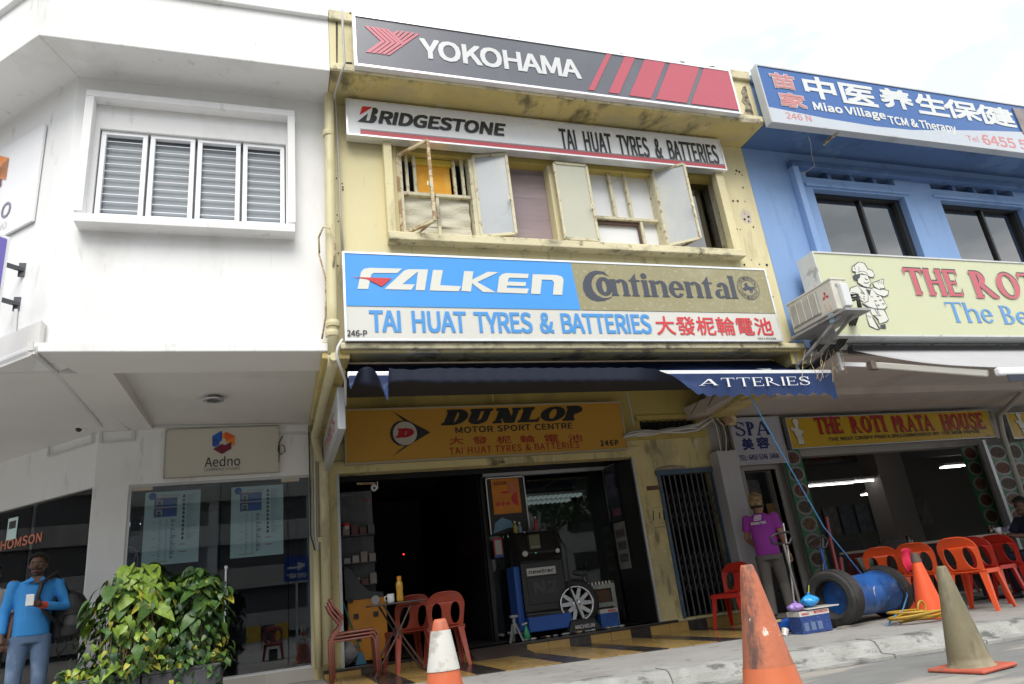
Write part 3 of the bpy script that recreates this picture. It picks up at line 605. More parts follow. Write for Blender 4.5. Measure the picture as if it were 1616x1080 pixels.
# back room of the tyre shop (dark), inside of the upper rooms
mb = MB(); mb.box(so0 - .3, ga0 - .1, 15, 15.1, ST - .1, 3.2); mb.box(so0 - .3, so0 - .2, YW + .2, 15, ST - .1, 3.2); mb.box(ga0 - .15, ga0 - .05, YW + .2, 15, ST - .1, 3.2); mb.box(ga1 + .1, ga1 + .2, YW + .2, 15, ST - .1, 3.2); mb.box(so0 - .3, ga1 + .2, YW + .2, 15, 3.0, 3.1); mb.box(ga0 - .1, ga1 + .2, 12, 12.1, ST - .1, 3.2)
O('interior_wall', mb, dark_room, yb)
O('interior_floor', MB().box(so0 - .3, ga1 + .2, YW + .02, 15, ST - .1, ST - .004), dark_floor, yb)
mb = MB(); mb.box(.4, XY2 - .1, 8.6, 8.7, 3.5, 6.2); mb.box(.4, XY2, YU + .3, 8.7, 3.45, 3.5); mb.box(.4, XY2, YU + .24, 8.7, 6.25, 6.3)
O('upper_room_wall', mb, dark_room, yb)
O('rear_shell', MB().box(.45, XY2 - .02, 15.12, 15.2, 0, 7), yellow_low, yb)
O('roof', MB().box(-1.7, 16, YL + .3, 15.2, zc0 - .5, zc0 - .42), concrete, yb)

# windows of the yellow house
wth = thing('window_row', 'row of four old cream steel windows in the yellow upper wall', 'windows', (3, YU, 4.6))
pq = yp(YU + .06)
def U(px, py=310): return pq.uv(px, py)[0]
def V(px, py): return pq.uv(px, py)[1]
def post(a, b, nm='mullion', y0=YU + .0, y1=YU + .16, mat=None, z0=None, z1=None):
    return O(nm, MB().box(a, b, y0, y1, yv0 if z0 is None else z0, (yv1 - .09) if z1 is None else z1), mat or cream_metal, wth, bevel=.004)
top = yv1 - .09
b1a, b1b, b2b, b3a, b3b, b4b = U(633), U(745), U(868), U(893), U(1036, 325), U(1136, 335)
post(b1b - .02, b1b + .05); post(b2b, b3a - .0, mat=yellow_wall, y0=YU + .01); post(b3b - .02, b3b + .06); post(b4b - .02, b4b + .03); post(b1a - .03, b1a + .02)
def mesh_in(nm, a, b, z0, z1, y, mat, d=.01, **k): return O(nm, MB().box(a, b, y, y + d, z0, z1), mat, wth, **k)
orange_c = M('orange curtain', (.78, .36, .03), .8, .16, 4, stains=[((.85, .52, .10), 5, .5, .7, (1, 1, .4), .7)])
board_mat = M('peeling plywood', (.58, .55, .44), .85, .12, 3, .8, 30, stretch=(.4, 1, 5), stains=[((.15, .13, .10), 3, .62, .68, (.35, 1, 7), .85)])
midz = V(690, 308)
mesh_in('curtain', b1a + .2, b1b - .22, midz, V(700, 258) + .12, YU + .13, orange_c)
for k in range(2):
    a = b1a + .03 + (b1b - b1a - .05) * k / 2; b = a + (b1b - b1a - .05) / 2 - .02
    mb = MB(); mb.grid(lambda s, t: (a + s * (b - a), YU + .10 - .012 * math.sin(t * 19 + k) * math.sin(s * 4 + 1), yv0 + .01 + t * (midz - yv0 - .03)), 10, 24)
    O('plywood_panel', mb, board_mat, wth)
post(b1a, b1b, 'transom', YU + .05, YU + .12, z0=midz - .025, z1=midz + .015)
for a in (b1a + .07, b1a + .16, b1b - .2, b1b - .10): post(a, a + .035, 'inner_bar', YU + .07, YU + .11, z0=midz)
a = (b1a + b1b) / 2; post(a - .018, a + .018, 'inner_bar', YU + .06, YU + .1, z1=midz)
post(b1a + .16, b1b - .16, 'inner_bar', YU + .1, YU + .14, mat=M('yellowed top rail', (.62, .46, .06), .6, .15, 8), z0=top - .09, z1=top - .01)
mesh_in('curtain', b1b + .05, b2b, yv0, top, YU + .16, M('dusty mauve curtain', (.34, .27, .29), .8, .08, 1.6, stains=[((.44, .36, .34), 1.3, .45, .65, (.5, 1, 3), .7), ((.2, .18, .22), 2, .55, .7, (.3, 1, 4), .6)]))
wm = M('white painted panel', (.76, .77, .78), .5, .03, 2)
mesh_in('white_board', b3a, b3b, yv0 + .02, top, YU + .14, wm)
zt = V(985, 345); post(b3a, b3b, 'transom', YU + .06, YU + .12, z0=zt - .02, z1=zt + .02)
for px in (968, 993): a = U(px, 310); post(a - .02, a + .02, 'inner_bar', YU + .07, YU + .12, z0=zt)
a = U(1015, 360); post(a - .02, a + .015, 'inner_bar', YU + .07, YU + .12, z1=zt); post(U(935, 360), a, 'dark_gap', YU + .10, YU + .13, mat=M('dark brown wood', (.09, .05, .04), .6, .2), z0=zt - .07, z1=zt - .02); post(a - .045, a - .02, 'dark_gap', YU + .10, YU + .13, mat=MATS['dark brown wood'], z1=zt - .07)
mesh_in('dark_pane', b3b + .06, b4b - .02, yv0, top, YU + .15, pane_dark)
mesh_in('paper_sheet', b3b + .3, b4b - .16, yv0 + .05, top - .1, YU + .2, M('grey film', (.10, .11, .13), .4, .2, 2))
def casement(tl, bl, Yh, tr, br, Yf, pane, label=None, swap=False):
    A, B, C, D = P(*tl, Y=Yh), P(*bl, Y=Yh), P(*tr, Y=Yf), P(*br, Y=Yf)
    A.x = B.x = (A.x + B.x) / 2; C.x = D.x = (C.x + D.x) / 2; zt_ = (A.z + C.z) / 2; zb_ = (B.z + D.z) / 2; A.z = C.z = zt_; B.z = D.z = zb_
    fr = MB(); t = .032
    for p, q in ((A, B), (C, D), (A, C), (B, D)): fr.bar(p, q, t)
    f = O('casement_frame', fr, cream_metal if pane else rust, wth, label=label)
    if pane: O('frosted_pane', MB().face([A, B, D, C]), pane, f, solid=.006)
    h = C.lerp(D, .62); hd = MB(); hd.bar(h, h + Vector((-.05, -.05, .06)), .014); hd.bar(h + Vector((-.05, -.05, .06)), h + Vector((-.06, -.09, -.02)), .012); O('casement_handle', hd, cream_metal, f)
    st = MB(); st.bar(D + Vector((0, 0, .0)), B.lerp(D, .35) + Vector((.02, .12, -.02)), .018); O('window_stay', st, rust, f)
casement((627, 246), (633, 366), YU, (674, 222), (687, 353), YU - .33, None, 'rusty empty casement frame swung open')
casement((745, 243), (760, 370), YU, (800, 249), (813, 372), YU - .10, frost)
casement((873, 258), (893, 378), YU - .08, (925, 262), (944, 379), YU - .08, frost_cream, 'cream frosted casement')
casement((1028, 268), (1054, 385), YU, (1079, 263), (1106, 379), YU - .22, frost)

# ------------------------------------------------------------------ blue shophouse
bb = thing('shophouse', 'sky blue shophouse right of the yellow one with tinted sliding windows', 'building', (9, YU, 0))
BX = 17
w1 = (pu.uv(1292, 330)[0], pu.uv(1447, 360)[0] - .04); w2 = (pu.uv(1492, 340)[0], pu.uv(1492, 340)[0] + 1.75)
bz0, bz1 = 4.45, pu.uv(1350, 304)[1] + .0
vz0, vz1 = pu.uv(1350, 287)[1], pu.uv(1350, 274)[1]
mb = MB(); wallholes(mb, pu, XY2 + .003, BX, zs1 - .03, zl0, [(w1[0], w1[1], bz0, bz1), (w2[0], w2[1], bz0, bz1), (w1[0] - .05, w1[1] - .1, vz0, vz1), (w2[0] - .1, w2[1] - .1, vz0, vz1)], .002, -.24)
O('upper_wall', mb, blue_wall, bb)
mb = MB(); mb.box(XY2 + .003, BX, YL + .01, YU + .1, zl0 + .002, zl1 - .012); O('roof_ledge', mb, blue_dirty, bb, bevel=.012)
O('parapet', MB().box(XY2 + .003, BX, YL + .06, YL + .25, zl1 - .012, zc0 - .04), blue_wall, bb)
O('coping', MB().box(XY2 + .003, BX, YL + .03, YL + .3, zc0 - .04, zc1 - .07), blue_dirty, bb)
for wu in (w1, w2):
    g = O('window', MB().box(wu[0], wu[1], YU + .16, YU + .17, bz0, bz1), pane_dark, bb)
    mid = wu[0] + (wu[1] - wu[0]) * .56; t = .03
    fr = MB(); fr.box(mid - .02, mid + .02, YU + .12, YU + .158, bz0, bz1 - .04); O('meeting_stile', fr, black_frame, g)
    fr = MB(); fr.box(wu[0], wu[0] + t, YU + .1, YU + .158, bz0, bz1 - .04); fr.box(wu[1] - t * 3, wu[1], YU + .1, YU + .158, bz0, bz1 - .04); fr.box(wu[0], wu[1], YU + .1, YU + .158, bz1 - .04, bz1); O('window_frame', fr, black_frame, g)
    O('curtain', MB().box(wu[0], mid, YU + .22, YU + .23, bz0, bz1), M('dull grey curtain', (.30, .30, .31), .9, .1, 2), g)
    for i in range(1, 4):
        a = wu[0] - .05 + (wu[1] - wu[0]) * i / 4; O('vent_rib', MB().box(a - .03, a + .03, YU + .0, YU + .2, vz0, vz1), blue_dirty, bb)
    O('window_hood', MB().box(wu[0] - .12, wu[1] + .12, YU - .03, YU + .0, bz1 + .03, bz1 + .08), blue_wall, bb, bevel=.01)
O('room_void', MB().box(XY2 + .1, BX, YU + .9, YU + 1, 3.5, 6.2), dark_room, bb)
zj = pj.uv(1262, 262)[1]; jx = pj.uv(1262, 300)[0]
O('window_jamb', MB().box(jx, jx + .1, yj, YU, 4.3, zj), blue_wall, bb, bevel=.01)
O('hood_beam', MB().box(jx, BX, yj, YU, zj - .0, zj + .1), blue_dirty, bb, bevel=.015)
z1_ = P(1480, 550, Y=YLIP - .1).z; z0_ = P(1480, 545, Y=YLIP - .1).z
O('floor_slab_edge', MB().box(XY2 + .25, BX, YLIP - .02, YU + .1, z1_ - .02, z0_ + .12), M('grimy slab edge', (.12, .12, .13), .8, .3, 6, .3), bb, bevel=.01)
O('gutter_strip', MB().box(XY2 + .5, BX, YLIP - .09, YLIP - .03, z1_ + .005, z0_ + .02), M('flaking white gutter', (.6, .6, .58), .6, .12, 5, stains=[((.15, .14, .12), 8, .58, .65, (1, 1, 1), .9)]), bb, bevel=.006)
mb = MB(); zrw = P(1300, 655, Y=YW).z
mb.hexa([(XY2 + .1, YLIP, z1_ - .06), (BX, YLIP, z1_ - .06), (BX, YW, zrw), (XY2 + .1, YW, zrw)], [(XY2 + .1, YLIP, z1_), (BX, YLIP, z1_), (BX, YW, zrw + .2), (XY2 + .1, YW, zrw + .2)])
O('soffit', mb, ceil_pink, bb)
# soffit beam with a batten
qa = P(1400, 618, Z=z1_ - .12)
O('soffit_beam', MB().box(6.7, BX, qa.y - .12, qa.y + .05, z1_ - .18, z1_ - .0), ceil_pink, bb)
# ground floor of the blue house
d0, d1, dz = pw.uv(1172, 742)[0], pw.uv(1222, 742)[0], pw.uv(1200, 742)[1]
r0, r1, rz1 = pw.uv(1262, 715)[0], pw.uv(1580, 800)[0] - .55, pw.uv(1400, 712)[1]
mb = MB(); wallholes(mb, pw, YR + .003, BX, gz(9) - .05, zrw + .75, [(d0, d1, gz(7) + .05, dz), (r0, 12.35, gz(9), rz1)], 0, -.2)
grey_low = M('grey painted lower wall', (.40, .38, .36), .8, .06, 1.5, stains=[((.2, .19, .18), 1.4, .55, .75, (1, 1, .5), .6)])
O('lower_wall', mb, grey_low, bb)
O('door_frame', MB().box(d0 - .06, d0, YW - .03, YW + .1, gz(7), dz), grey_low, bb)
O('door_frame', MB().box(d1, d1 + .07, YW - .03, YW + .1, gz(7), dz), grey_low, bb)
O('door_frame', MB().box(d0 - .06, d1 + .07, YW - .03, YW + .1, dz, dz + .07), grey_low, bb)
O('door', MB().box(d0, d1, YW + .25, YW + .29, gz(7), dz), M('dark glass door', (.018, .018, .02), .3, .2, 3), bb)
O('door_transom_plate', MB().box(d0 + .04, d0 + .42, YW + .22, YW + .245, dz - .38, dz - .12), M('scratched plate', (.08, .08, .08), .5, .5, 9), bb)
q = P(1215, 800, Y=YW + .2); O('door_poster', MB().box(q.x - .06, q.x + .1, YW + .2, YW + .215, q.z - .5, q.z + .05), M('kraft board', (.28, .17, .07), .8, .15, 4), bb)
for k, (px, wd) in enumerate(((1236, .05), (1246, .035))):
    a = pw.uv(px + 3, 760)[0]; O('shutter_post', MB().box(a, a + wd, YW - .12, YW - .02, gz(7), zrw - .5), alu_dull, bb, bevel=.006)
pn = M('pale steel panel', (.46, .47, .50), .45, .04, 1.5, stains=[((.36, .37, .40), 1.2, .5, .7, (1, 1, .4), .5)])
a, b = yp(YW - .25).uv(1140, 800)[0] - .10, 0
p0 = yp(YW - .25).uv(1131, 712)[0]; p1 = yp(YW - .25).uv(1162, 712)[0]
O('steel_panel_column', MB().box(p0, p1, YW - .25, YW - .02, gz(7) + .02, yp(YW - .25).uv(1140, 711)[1]), pn, bb, bevel=.008)
# restaurant room
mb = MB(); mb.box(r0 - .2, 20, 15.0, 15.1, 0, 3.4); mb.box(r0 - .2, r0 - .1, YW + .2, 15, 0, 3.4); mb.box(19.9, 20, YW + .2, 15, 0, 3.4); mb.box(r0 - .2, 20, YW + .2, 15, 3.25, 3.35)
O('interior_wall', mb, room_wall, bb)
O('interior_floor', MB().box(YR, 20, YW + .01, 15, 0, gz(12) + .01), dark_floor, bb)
q = P(1413, 715, Y=11.3); q2 = P(1378, 715, Y=11.3)
O('pillar', MB().box(q2.x, q.x + .12, 11.3, 11.75, .1, 3.25), M('grey pillar', (.34, .31, .29), .8, .06, 2), bb)
O('rear_beam', MB().box(r0 - .1, 19.9, 12.2, 12.4, 2.75, 3.25), room_wall, bb)
O('serving_counter', MB().box(9.6, 12.6, 13.2, 13.9, gz(10), 1.15), M('counter front', (.08, .075, .07), .6, .2, 3), bb)
for k in range(8):
    a = q.x + .5 + k * .52; O('wall_poster', MB().box(a, a + .42, 14.95, 14.97, 1.35, 2.05), M('wall picture %d' % (k % 3), [(.12, .13, .15), (.17, .15, .14), (.08, .10, .13)][k % 3], .6, .5, 7), bb)
for k in range(9):
    a = r0 + .2 + k * .42; O('menu_board', MB().box(a, a + .38, 12.17, 12.195, 2.82, 3.1), M('menu photo %d' % (k % 2), [(.16, .05, .03), (.10, .07, .04)][k % 2], .5, .8, 14), bb)

tube_on = M('lit fluorescent tube', (1, .98, .95), .5, 0, 1, emit=2.2)
def tube_light(p, q, lab, grp):
    c = (p + q) / 2; t = thing('ceiling_light', lab, 'ceiling light', c, 0, grp)
    d = (q - p).normalized(); o_ = Vector((0, 0, 1)).cross(d).normalized()
    O('light_tray', MB().bar(p + Vector((0, 0, .06)), q + Vector((0, 0, .06)), .16, .05), M('light tray', (.5, .5, .5), .5, .05), t)
    return t, d, o_
for a, b, Y, two, lab in (((1272, 768), (1345, 761), 11.5, 0, 'left half of the long single tube light inside the restaurant'), ((1346, 761), (1392, 757), 11.5, 0, 'right half of the long single tube light inside the restaurant'), ((1362, 781), (1399, 771), 13.4, 1, 'twin tube light left of the grey pillar'), ((1487, 738), (1521, 729), 12.6, 1, 'twin tube light right of the grey pillar')):
    p = P(*a, Y=Y); q = P(*b, Y=Y); q.z = p.z
    if two: q = p + Vector((.62 if b[0] < 1450 else .66, .0, 0)); 
    t, d, o_ = tube_light(p, q, lab, 'tube lights in the restaurant')
    for s in ((-.06, .06) if two else (0,)): O('tube', MB().tube([p + o_ * s, q + o_ * s], .016), tube_on, t)

# ------------------------------------------------------------------ signs
def signbox(name, label, tl, br_px, Yf, depth, face, frame=alu, fw=.03, cat='sign', bl=None, tr=None, vleft=False, **k):
    pl = yp(Yf); bl = bl or tl; tr = tr or br_px
    u0 = (pl.uv(*tl)[0] + pl.uv(*bl)[0]) / 2; u1 = (pl.uv(*tr)[0] + pl.uv(*br_px)[0]) / 2
    v1 = (pl.uv(*tl)[1] + pl.uv(*tr)[1]) / 2; v0 = (pl.uv(*bl)[1] + pl.uv(*br_px)[1]) / 2
    if vleft: u0, v1, v0 = pl.uv(*tl)[0], pl.uv(*tl)[1], pl.uv(*bl)[1]; u1 = u0 + vleft
    t = thing(name, label, cat, ((u0 + u1) / 2, Yf, v0))
    O('sign_case', MB().box(u0 + .004, u1 - .004, Yf + .006, Yf + depth, v0 + .004, v1 - .004), frame, t)
    O('face_panel', MB().box(u0 + fw, u1 - fw, Yf - .0, Yf + .004, v0 + fw, v1 - fw), face, t)
    fr = MB(); fr.box(u0, u1, Yf - .012, Yf + .03, v1 - fw, v1); fr.box(u0, u1, Yf - .012, Yf + .03, v0, v0 + fw); fr.box(u0, u0 + fw, Yf - .012, Yf + .03, v0 + fw, v1 - fw); fr.box(u1 - fw, u1, Yf - .012, Yf + .03, v0 + fw, v1 - fw)
    O('frame', fr, frame, t)
    return t, pl, (u0 + fw, u1 - fw, v0 + fw, v1 - fw)
def F(name, c, **k): k.setdefault('rough', .28); return M(name, c, var=k.pop('var', .04), vsc=1.2, **k)
wpr = F('white print', (.62, .63, .64)); kpr = F('black print', (.03, .032, .035)); rpr = F('red print', (.52, .07, .09)); rpr2 = F('sky washed red print', (.50, .12, .16))  # the second, pinker red has the sky's sheen mixed into its colour
def patch(pl, px, mat, par, name='print', d=.006): mb = MB(); mb.trace(pl, px, d); return O(name, mb, mat, par)

# dark grey and red tyre sign on the roof parapet
gface = F('slate grey sign face', (.115, .12, .145), stains=[((.17, .175, .2), .9, .45, .7, (1, 1, 1), .5)])
t, pl, r = signbox('roof_sign', 'long dark grey and red YOKOHAMA sign on the roof parapet', (556.3, 22), (1169, 179.8), 5.98, .14, gface, bl=(559.1, 105), tr=(1151.6, 111.8), fw=.028)
z_ = zoomed(560, 20, 8.08); mb = MB()
for pg in ([(115, 168), (170, 178), (385, 376), (195, 515), (135, 508), (330, 368)], [(185, 180), (240, 188), (452, 383), (262, 522), (205, 517), (398, 380)], [(250, 190), (305, 198), (520, 390), (325, 530), (272, 525), (465, 386)], [(315, 200), (370, 208), (585, 402), (385, 540), (335, 535), (532, 394)],
           [(380, 210), (425, 216), (612, 384), (785, 270), (828, 276), (440, 550), (400, 545), (595, 410)], [(535, 235), (572, 236), (510, 295), (482, 268)], [(592, 240), (632, 242), (545, 325), (518, 303)], [(655, 248), (700, 252), (578, 352), (552, 332)], [(720, 258), (765, 264), (608, 380), (585, 360)]):
    mb.trace(pl, z_(*pg))
O('emblem', mb, rpr2, t)
word('YOKOHAMA', pl, (664, 92), (918, 124), (664, 60.5), wpr, t, off=.03, sp=.96)
z_ = zoomed(860, 60, 3.8575); mb = MB()
for pg in ([(375, 95), (405, 99), (300, 323), (262, 318)], [(485, 114), (548, 123), (450, 343), (385, 334)], [(605, 133), (732, 151), (645, 371), (512, 352)], [(760, 155), (940, 181), (862, 399), (675, 374)], [(965, 185), (1118, 207), (1182, 442), (888, 402)]):
    mb.trace(pl, z_(*pg))
O('red_band', mb, F('red sign face', (.46, .085, .12)), t)

# white tyre sign
wface = F('pale grey sign face', (.80, .82, .85))
t, pl, r = signbox('tyre_sign', 'white BRIDGESTONE sign with a red stripe above the windows', (544.6, 154.8), (1149, 268.7), 6.44, .12, wface, bl=(547.2, 214.7), tr=(1133.5, 222), fw=.02)
z_ = zoomed(550, 160, 10.773)
patch(pl, z_((230, 98), (260, 94), (405, 105), (188, 240)), F('bright red print', (.60, .02, .02)), t)
patch(pl, z_((148, 352), (330, 212), (300, 322), (308, 338), (348, 336), (362, 315), (415, 112), (465, 118), (495, 145), (500, 190), (478, 222), (432, 236), (472, 256), (485, 295), (465, 340), (430, 370), (390, 378)), kpr, t, 'lettering')
word('RIDGESTONE', pl, (597, 196), (800.7, 217), (597, 174.5), kpr, t, off=.045, shear=.22, sp=.98)
word('TAI HUAT TYRES & BATTERIES', pl, (886, 236), (1134, 250.5), (883, 203), kpr, t, off=.016, wsp=2.6)
z_ = zoomed(500, 0, 3.8575); z2 = zoomed(860, 60, 3.8575)
patch(pl, z_((265, 793), (265, 822)) + z2((1104, 803), (1100, 779)), rpr, t, 'stripe')
patch(pl, z_((265, 785), (265, 791)) + z2((1100, 777), (1099, 771)), F('grey print', (.30, .31, .34)), t, 'stripe')

# big lower sign
t, pl, r = signbox('shop_sign', 'big blue and olive FALKEN and Continental sign with the tyre shop name below', (539, 396.5), (1240, 541.5), 6.42, .13, F('cream sign face', (.62, .62, .58)), bl=(545, 536), tr=(1204, 425.5), fw=.022)
q = lambda x, y: pl.uv(x, y)
vm = q(545, 483)[1]; um = q(905, 430)[0]
mb = MB(); mb.poly(pl, [(r[0], vm), (um + .01, vm), (um - .02, r[3]), (r[0], r[3])], .006); O('blue_panel', mb, F('azure sign face', (.06, .31, .76)), t)
mb = MB(); mb.poly(pl, [(um + .016, vm - .0), (r[1], vm - .0), (r[1], r[3]), (um - .014, r[3])], .006); O('olive_panel', mb, F('olive gold sign face', (.30, .27, .15), stains=[((.46, .43, .30), 22, .60, .70, (1, 1, 1), .6), ((.40, .37, .26), 2, .5, .7, (1, 1, 1), .5)]), t)
z_ = zoomed(500, 380, 3.8575); mb = MB()
for pg in ([(247, 296), (268, 195), (285, 175), (318, 168), (519, 173), (488, 200), (345, 199), (330, 210), (312, 297)], [(412, 298), (530, 186), (555, 177), (676, 178), (656, 305), (600, 304), (615, 190), (520, 268), (597, 269), (574, 302)], [(706, 181), (766, 182), (750, 274), (877, 280), (862, 311), (686, 306)], [(895, 188), (952, 190), (944, 240), (1040, 192), (1104, 195), (975, 255), (1088, 318), (1010, 315), (944, 262), (936, 313), (879, 309)],
           [(1095, 318), (1108, 225), (1125, 207), (1150, 200), (1288, 205), (1283, 231), (1170, 228), (1163, 240), (1160, 252), (1272, 256), (1268, 280), (1157, 276), (1153, 290), (1290, 295), (1278, 325)], [(1302, 326), (1312, 207), (1460, 212), (1490, 222), (1500, 240), (1492, 333), (1435, 331), (1442, 258), (1430, 242), (1368, 240), (1358, 328)]):
    mb.trace(pl, z_(*pg), .010)
O('lettering', mb, F('cream print', (.66, .66, .60)), t)
patch(pl, z_((205, 224), (320, 228), (455, 232), (395, 283), (330, 250), (300, 236)), F('signal red print', (.56, .04, .05)), t, 'lettering', .014)
z_ = zoomed(900, 400, 5.05); slate = F('slate print', (.055, .062, .085))
patch(pl, z_((312, 190), (285, 172), (262, 146), (258, 152), (240, 145), (195, 140), (150, 155), (115, 190), (98, 235), (100, 290), (125, 340), (165, 372), (215, 385), (270, 380), (315, 362), (338, 342), (300, 358), (255, 358), (210, 335), (180, 300), (165, 255), (170, 215), (190, 180), (220, 165), (260, 168), (290, 180)), slate, t, 'lettering', .010)
c0 = pl.uv(*z_((268, 265))[0]); e1 = pl.uv(*z_((332, 265))[0])[0] - c0[0]; e2 = c0[1] - pl.uv(*z_((268, 338))[0])[1]
O('lettering', MB().ring(pl, c0[0], c0[1], e1, e1 * .27, .011, r1v=e2, r0v=e2 * .66), slate, t)
sword('ntinental', pl, *z_((328, 340), (1338, 364), (328, 148)), slate, t, W=.20, h=.06, r=.04, gap=.03, lift=.010)
cc = pl.uv(*z_((1415, 279))[0]); rr = pl.uv(*z_((1500, 279))[0])[0] - cc[0]
O('emblem_ring', MB().ring(pl, *cc, rr, rr * .96, .010).ring(pl, *cc, rr * .66, rr * .63, .010), slate, t)
mb = MB()
mb.trace(pl, z_((1395, 235), (1404, 240), (1412, 262), (1438, 272), (1452, 268), (1464, 276), (1466, 300), (1459, 288), (1450, 284), (1452, 300), (1446, 322), (1440, 320), (1442, 304), (1436, 296), (1434, 318), (1428, 318), (1428, 296), (1412, 292), (1402, 294), (1392, 304), (1386, 298), (1378, 290), (1370, 288), (1370, 276), (1378, 280), (1384, 268), (1390, 256), (1382, 258), (1380, 250)), .010)
O('emblem_horse', mb, slate, t)
for s, (a0, a1, rev) in (('CONTINENTAL', (165, 15, 0)), ('CONTINENTAL', (195, 345, 1))):
    for i, ch in enumerate(s):
        a = R_(a0 + (a1 - a0) * i / (len(s) - 1)); cx, cz = cc[0] + rr * .81 * math.cos(a), cc[1] + rr * .81 * math.sin(a); h_ = rr * .11
        word(ch, pl, (cx - h_ * .8, cz - h_), (cx + h_ * .8, cz - h_), (cx - h_ * .8, cz + h_), slate, t, px=False, lift=.010)
word('TAI HUAT TYRES & BATTERIES', pl, (583.5, 525), (1030.5, 531), (583.5, 489.5), F('azure print', (.07, .29, .66)), t, off=.024, wsp=1.9, sp=.97)
word('大發柅輪電池', pl, (1037.5, 529), (1223, 535), (1037.5, 499), F('crimson print', (.60, .05, .06)), t, off=.012, font='cjk', sp=1.05)
word('246-P', pl, (547.5, 531.5), (579.5, 532), (547.5, 521.5), kpr, t, off=.02)
word('2011/02439', pl, (1196, 538), (1225, 539), (1196, 533), kpr, t, off=.01)

# ochre sign under the overhang
t, pl, r = signbox('shop_sign', 'ochre DUNLOP motor sport centre sign over the shop opening', (545, 646), (986, 711), 9.22, .10, F('ochre sign face', (.52, .28, .04), rough=.4), bl=(542, 733), tr=(984, 634), fw=.02, frame=M('cream sign trim', (.42, .38, .28), .5, .1))
z_ = zoomed(600, 640, 12)
patch(pl, z_((218, 102), (520, 285), (950, 512), (515, 775), (215, 980), (465, 772), (340, 758), (250, 700), (200, 620), (185, 540), (200, 450), (250, 360), (340, 305), (450, 295)), kpr, t, 'emblem', .006)
c0 = pl.uv(*z_((468, 532))[0]); e = pl.uv(*z_((695, 532))[0])[0] - c0[0]
O('emblem_disc', MB().disc(pl, *c0, e, .010), F('off white print', (.50, .48, .42)), t)
red_d = F('deep red print', (.42, .02, .03))
sword('D', pl, *z_((288, 622), (668, 608), (288, 445)), red_d, t, W=.33, h=.2, r=.07, shear=.28, lift=.013)
sword('DUNLOP', pl, (695.5, 672), (924.5, 664.5), (695.5, 647.5), kpr, t, W=.30, h=.17, r=.06, shear=.5, gap=-.02)
word('MOTOR SPORT CENTRE', pl, (719, 684.5), (904, 678.5), (719, 674.5), kpr, t, off=.018, wsp=1.5)
rd2 = F('rusty red print', (.36, .03, .025))
for i, ch in enumerate('大發柅輪電池'):
    x = 709 + 37.6 * i; y = 702.5 - .9 * i; word(ch, pl, (x, y), (x + 23, y - .4), (x, y - 12), rd2, t, font='cjk', off=.008)
word('TAI HUAT TYRES & BATTERIES', pl, (709.5, 718), (915, 708), (709.5, 707), rd2, t, off=.012, wsp=1.2, sp=1.05)
word('246P', pl, (948, 705), (976.5, 704), (948, 695.5), kpr, t, off=.03, sp=1.1)
word('246-', pl, (790, 730), (803, 729.5), (790, 725), kpr, t, off=.03, lift=-.10)

# clinic sign on the blue parapet
t, pl, r = signbox('roof_sign', 'long blue clinic sign with white Chinese characters on the blue roof parapet', (1191, 102), (1760, 300), 5.92, .11, F('royal blue sign face', (.035, .12, .36)), bl=(1216, 193), vleft=6.5, fw=.02, frame=M('dull white sign case', (.50, .52, .54), .5, .06, stains=[((.3, .3, .3), 2, .55, .7, (1, 1, 1), .5)]))
q = pl.uv; b0 = q(1219, 172)
pts = [(r[0], r[2]), (r[1], r[2]), (r[1], q(1616, 203)[1] - .05)] + [q(x, y) for x, y in ((1616, 209), (1560, 207), (1500, 206), (1440, 206), (1380, 200), (1300, 187), (1219, 170.5))]
pts = [(a, max(b, r[2] + .002)) if i > 1 else (a, b) for i, (a, b) in enumerate(pts)]; pts.append((r[0], q(1216, 170)[1]))
mb = MB(); mb.poly(pl, pts, .006); O('white_band', mb, F('cool white print', (.50, .54, .60)), t)
cw = F('bright white print', (.66, .68, .68)); pk = F('pink print', (.55, .22, .22))
def cword(ch, x0, y0, x1, y1, mat, **k): v1_, v0_ = pl.uv((x0 + x1) / 2, y0)[1], pl.uv((x0 + x1) / 2, y1)[1]; word(ch, pl, (pl.uv(x0, (y0 + y1) / 2)[0], v0_), (pl.uv(x1, (y0 + y1) / 2)[0], v0_), (pl.uv(x0, (y0 + y1) / 2)[0], v1_), mat, t, font='cjk', px=False, **k)
for ch, x0, y0, x1, y1 in (('中', 1269, 123, 1317, 157), ('医', 1327, 135, 1380, 166), ('养', 1389, 142, 1438, 172), ('生', 1446, 151, 1492, 182), ('保', 1491, 160, 1543, 189), ('健', 1543, 169, 1598, 198)):
    cword(ch, x0, y0, x1, y1, cw, off=.032)
for ch, x0, y0, x1, y1 in (('苗', 1216, 117, 1254, 141), ('家', 1230, 148, 1271, 171)):
    cword(ch, x0, y0, x1, y1, cw, off=.06); cword(ch, x0 + .8, y0 + .8, x1 - .8, y1 - .8, pk, off=.028, lift=.010)
def aword(s, x0, y0, x1, y1, h, mat, t, pl, **k):     # baseline runs from pixel 0 to pixel 1
    a = pl.uv(x0, y0); b = pl.uv(x1, y1); z = pl.uv(x0, y0 - h)[1] - a[1]
    return word(s, pl, (a[0], a[1]), (b[0], a[1]), (a[0], a[1] + z), mat, t, px=False, **k)
aword('Miao Village', 1286, 178, 1399, 0 + 190, 17, cw, t, pl, off=.03)
aword('TCM & Therapy', 1405, 200, 1509, 207, 17, cw, t, pl, off=.025)
aword('246 N', 1241, 188, 1281, 192, 10, pk, t, pl, off=.02)
aword('Tel :', 1527, 223, 1552, 226, 9, pk, t, pl, off=.01); aword('6455 5246', 1553, 229, 1660, 240, 16, pk, t, pl, off=.03)
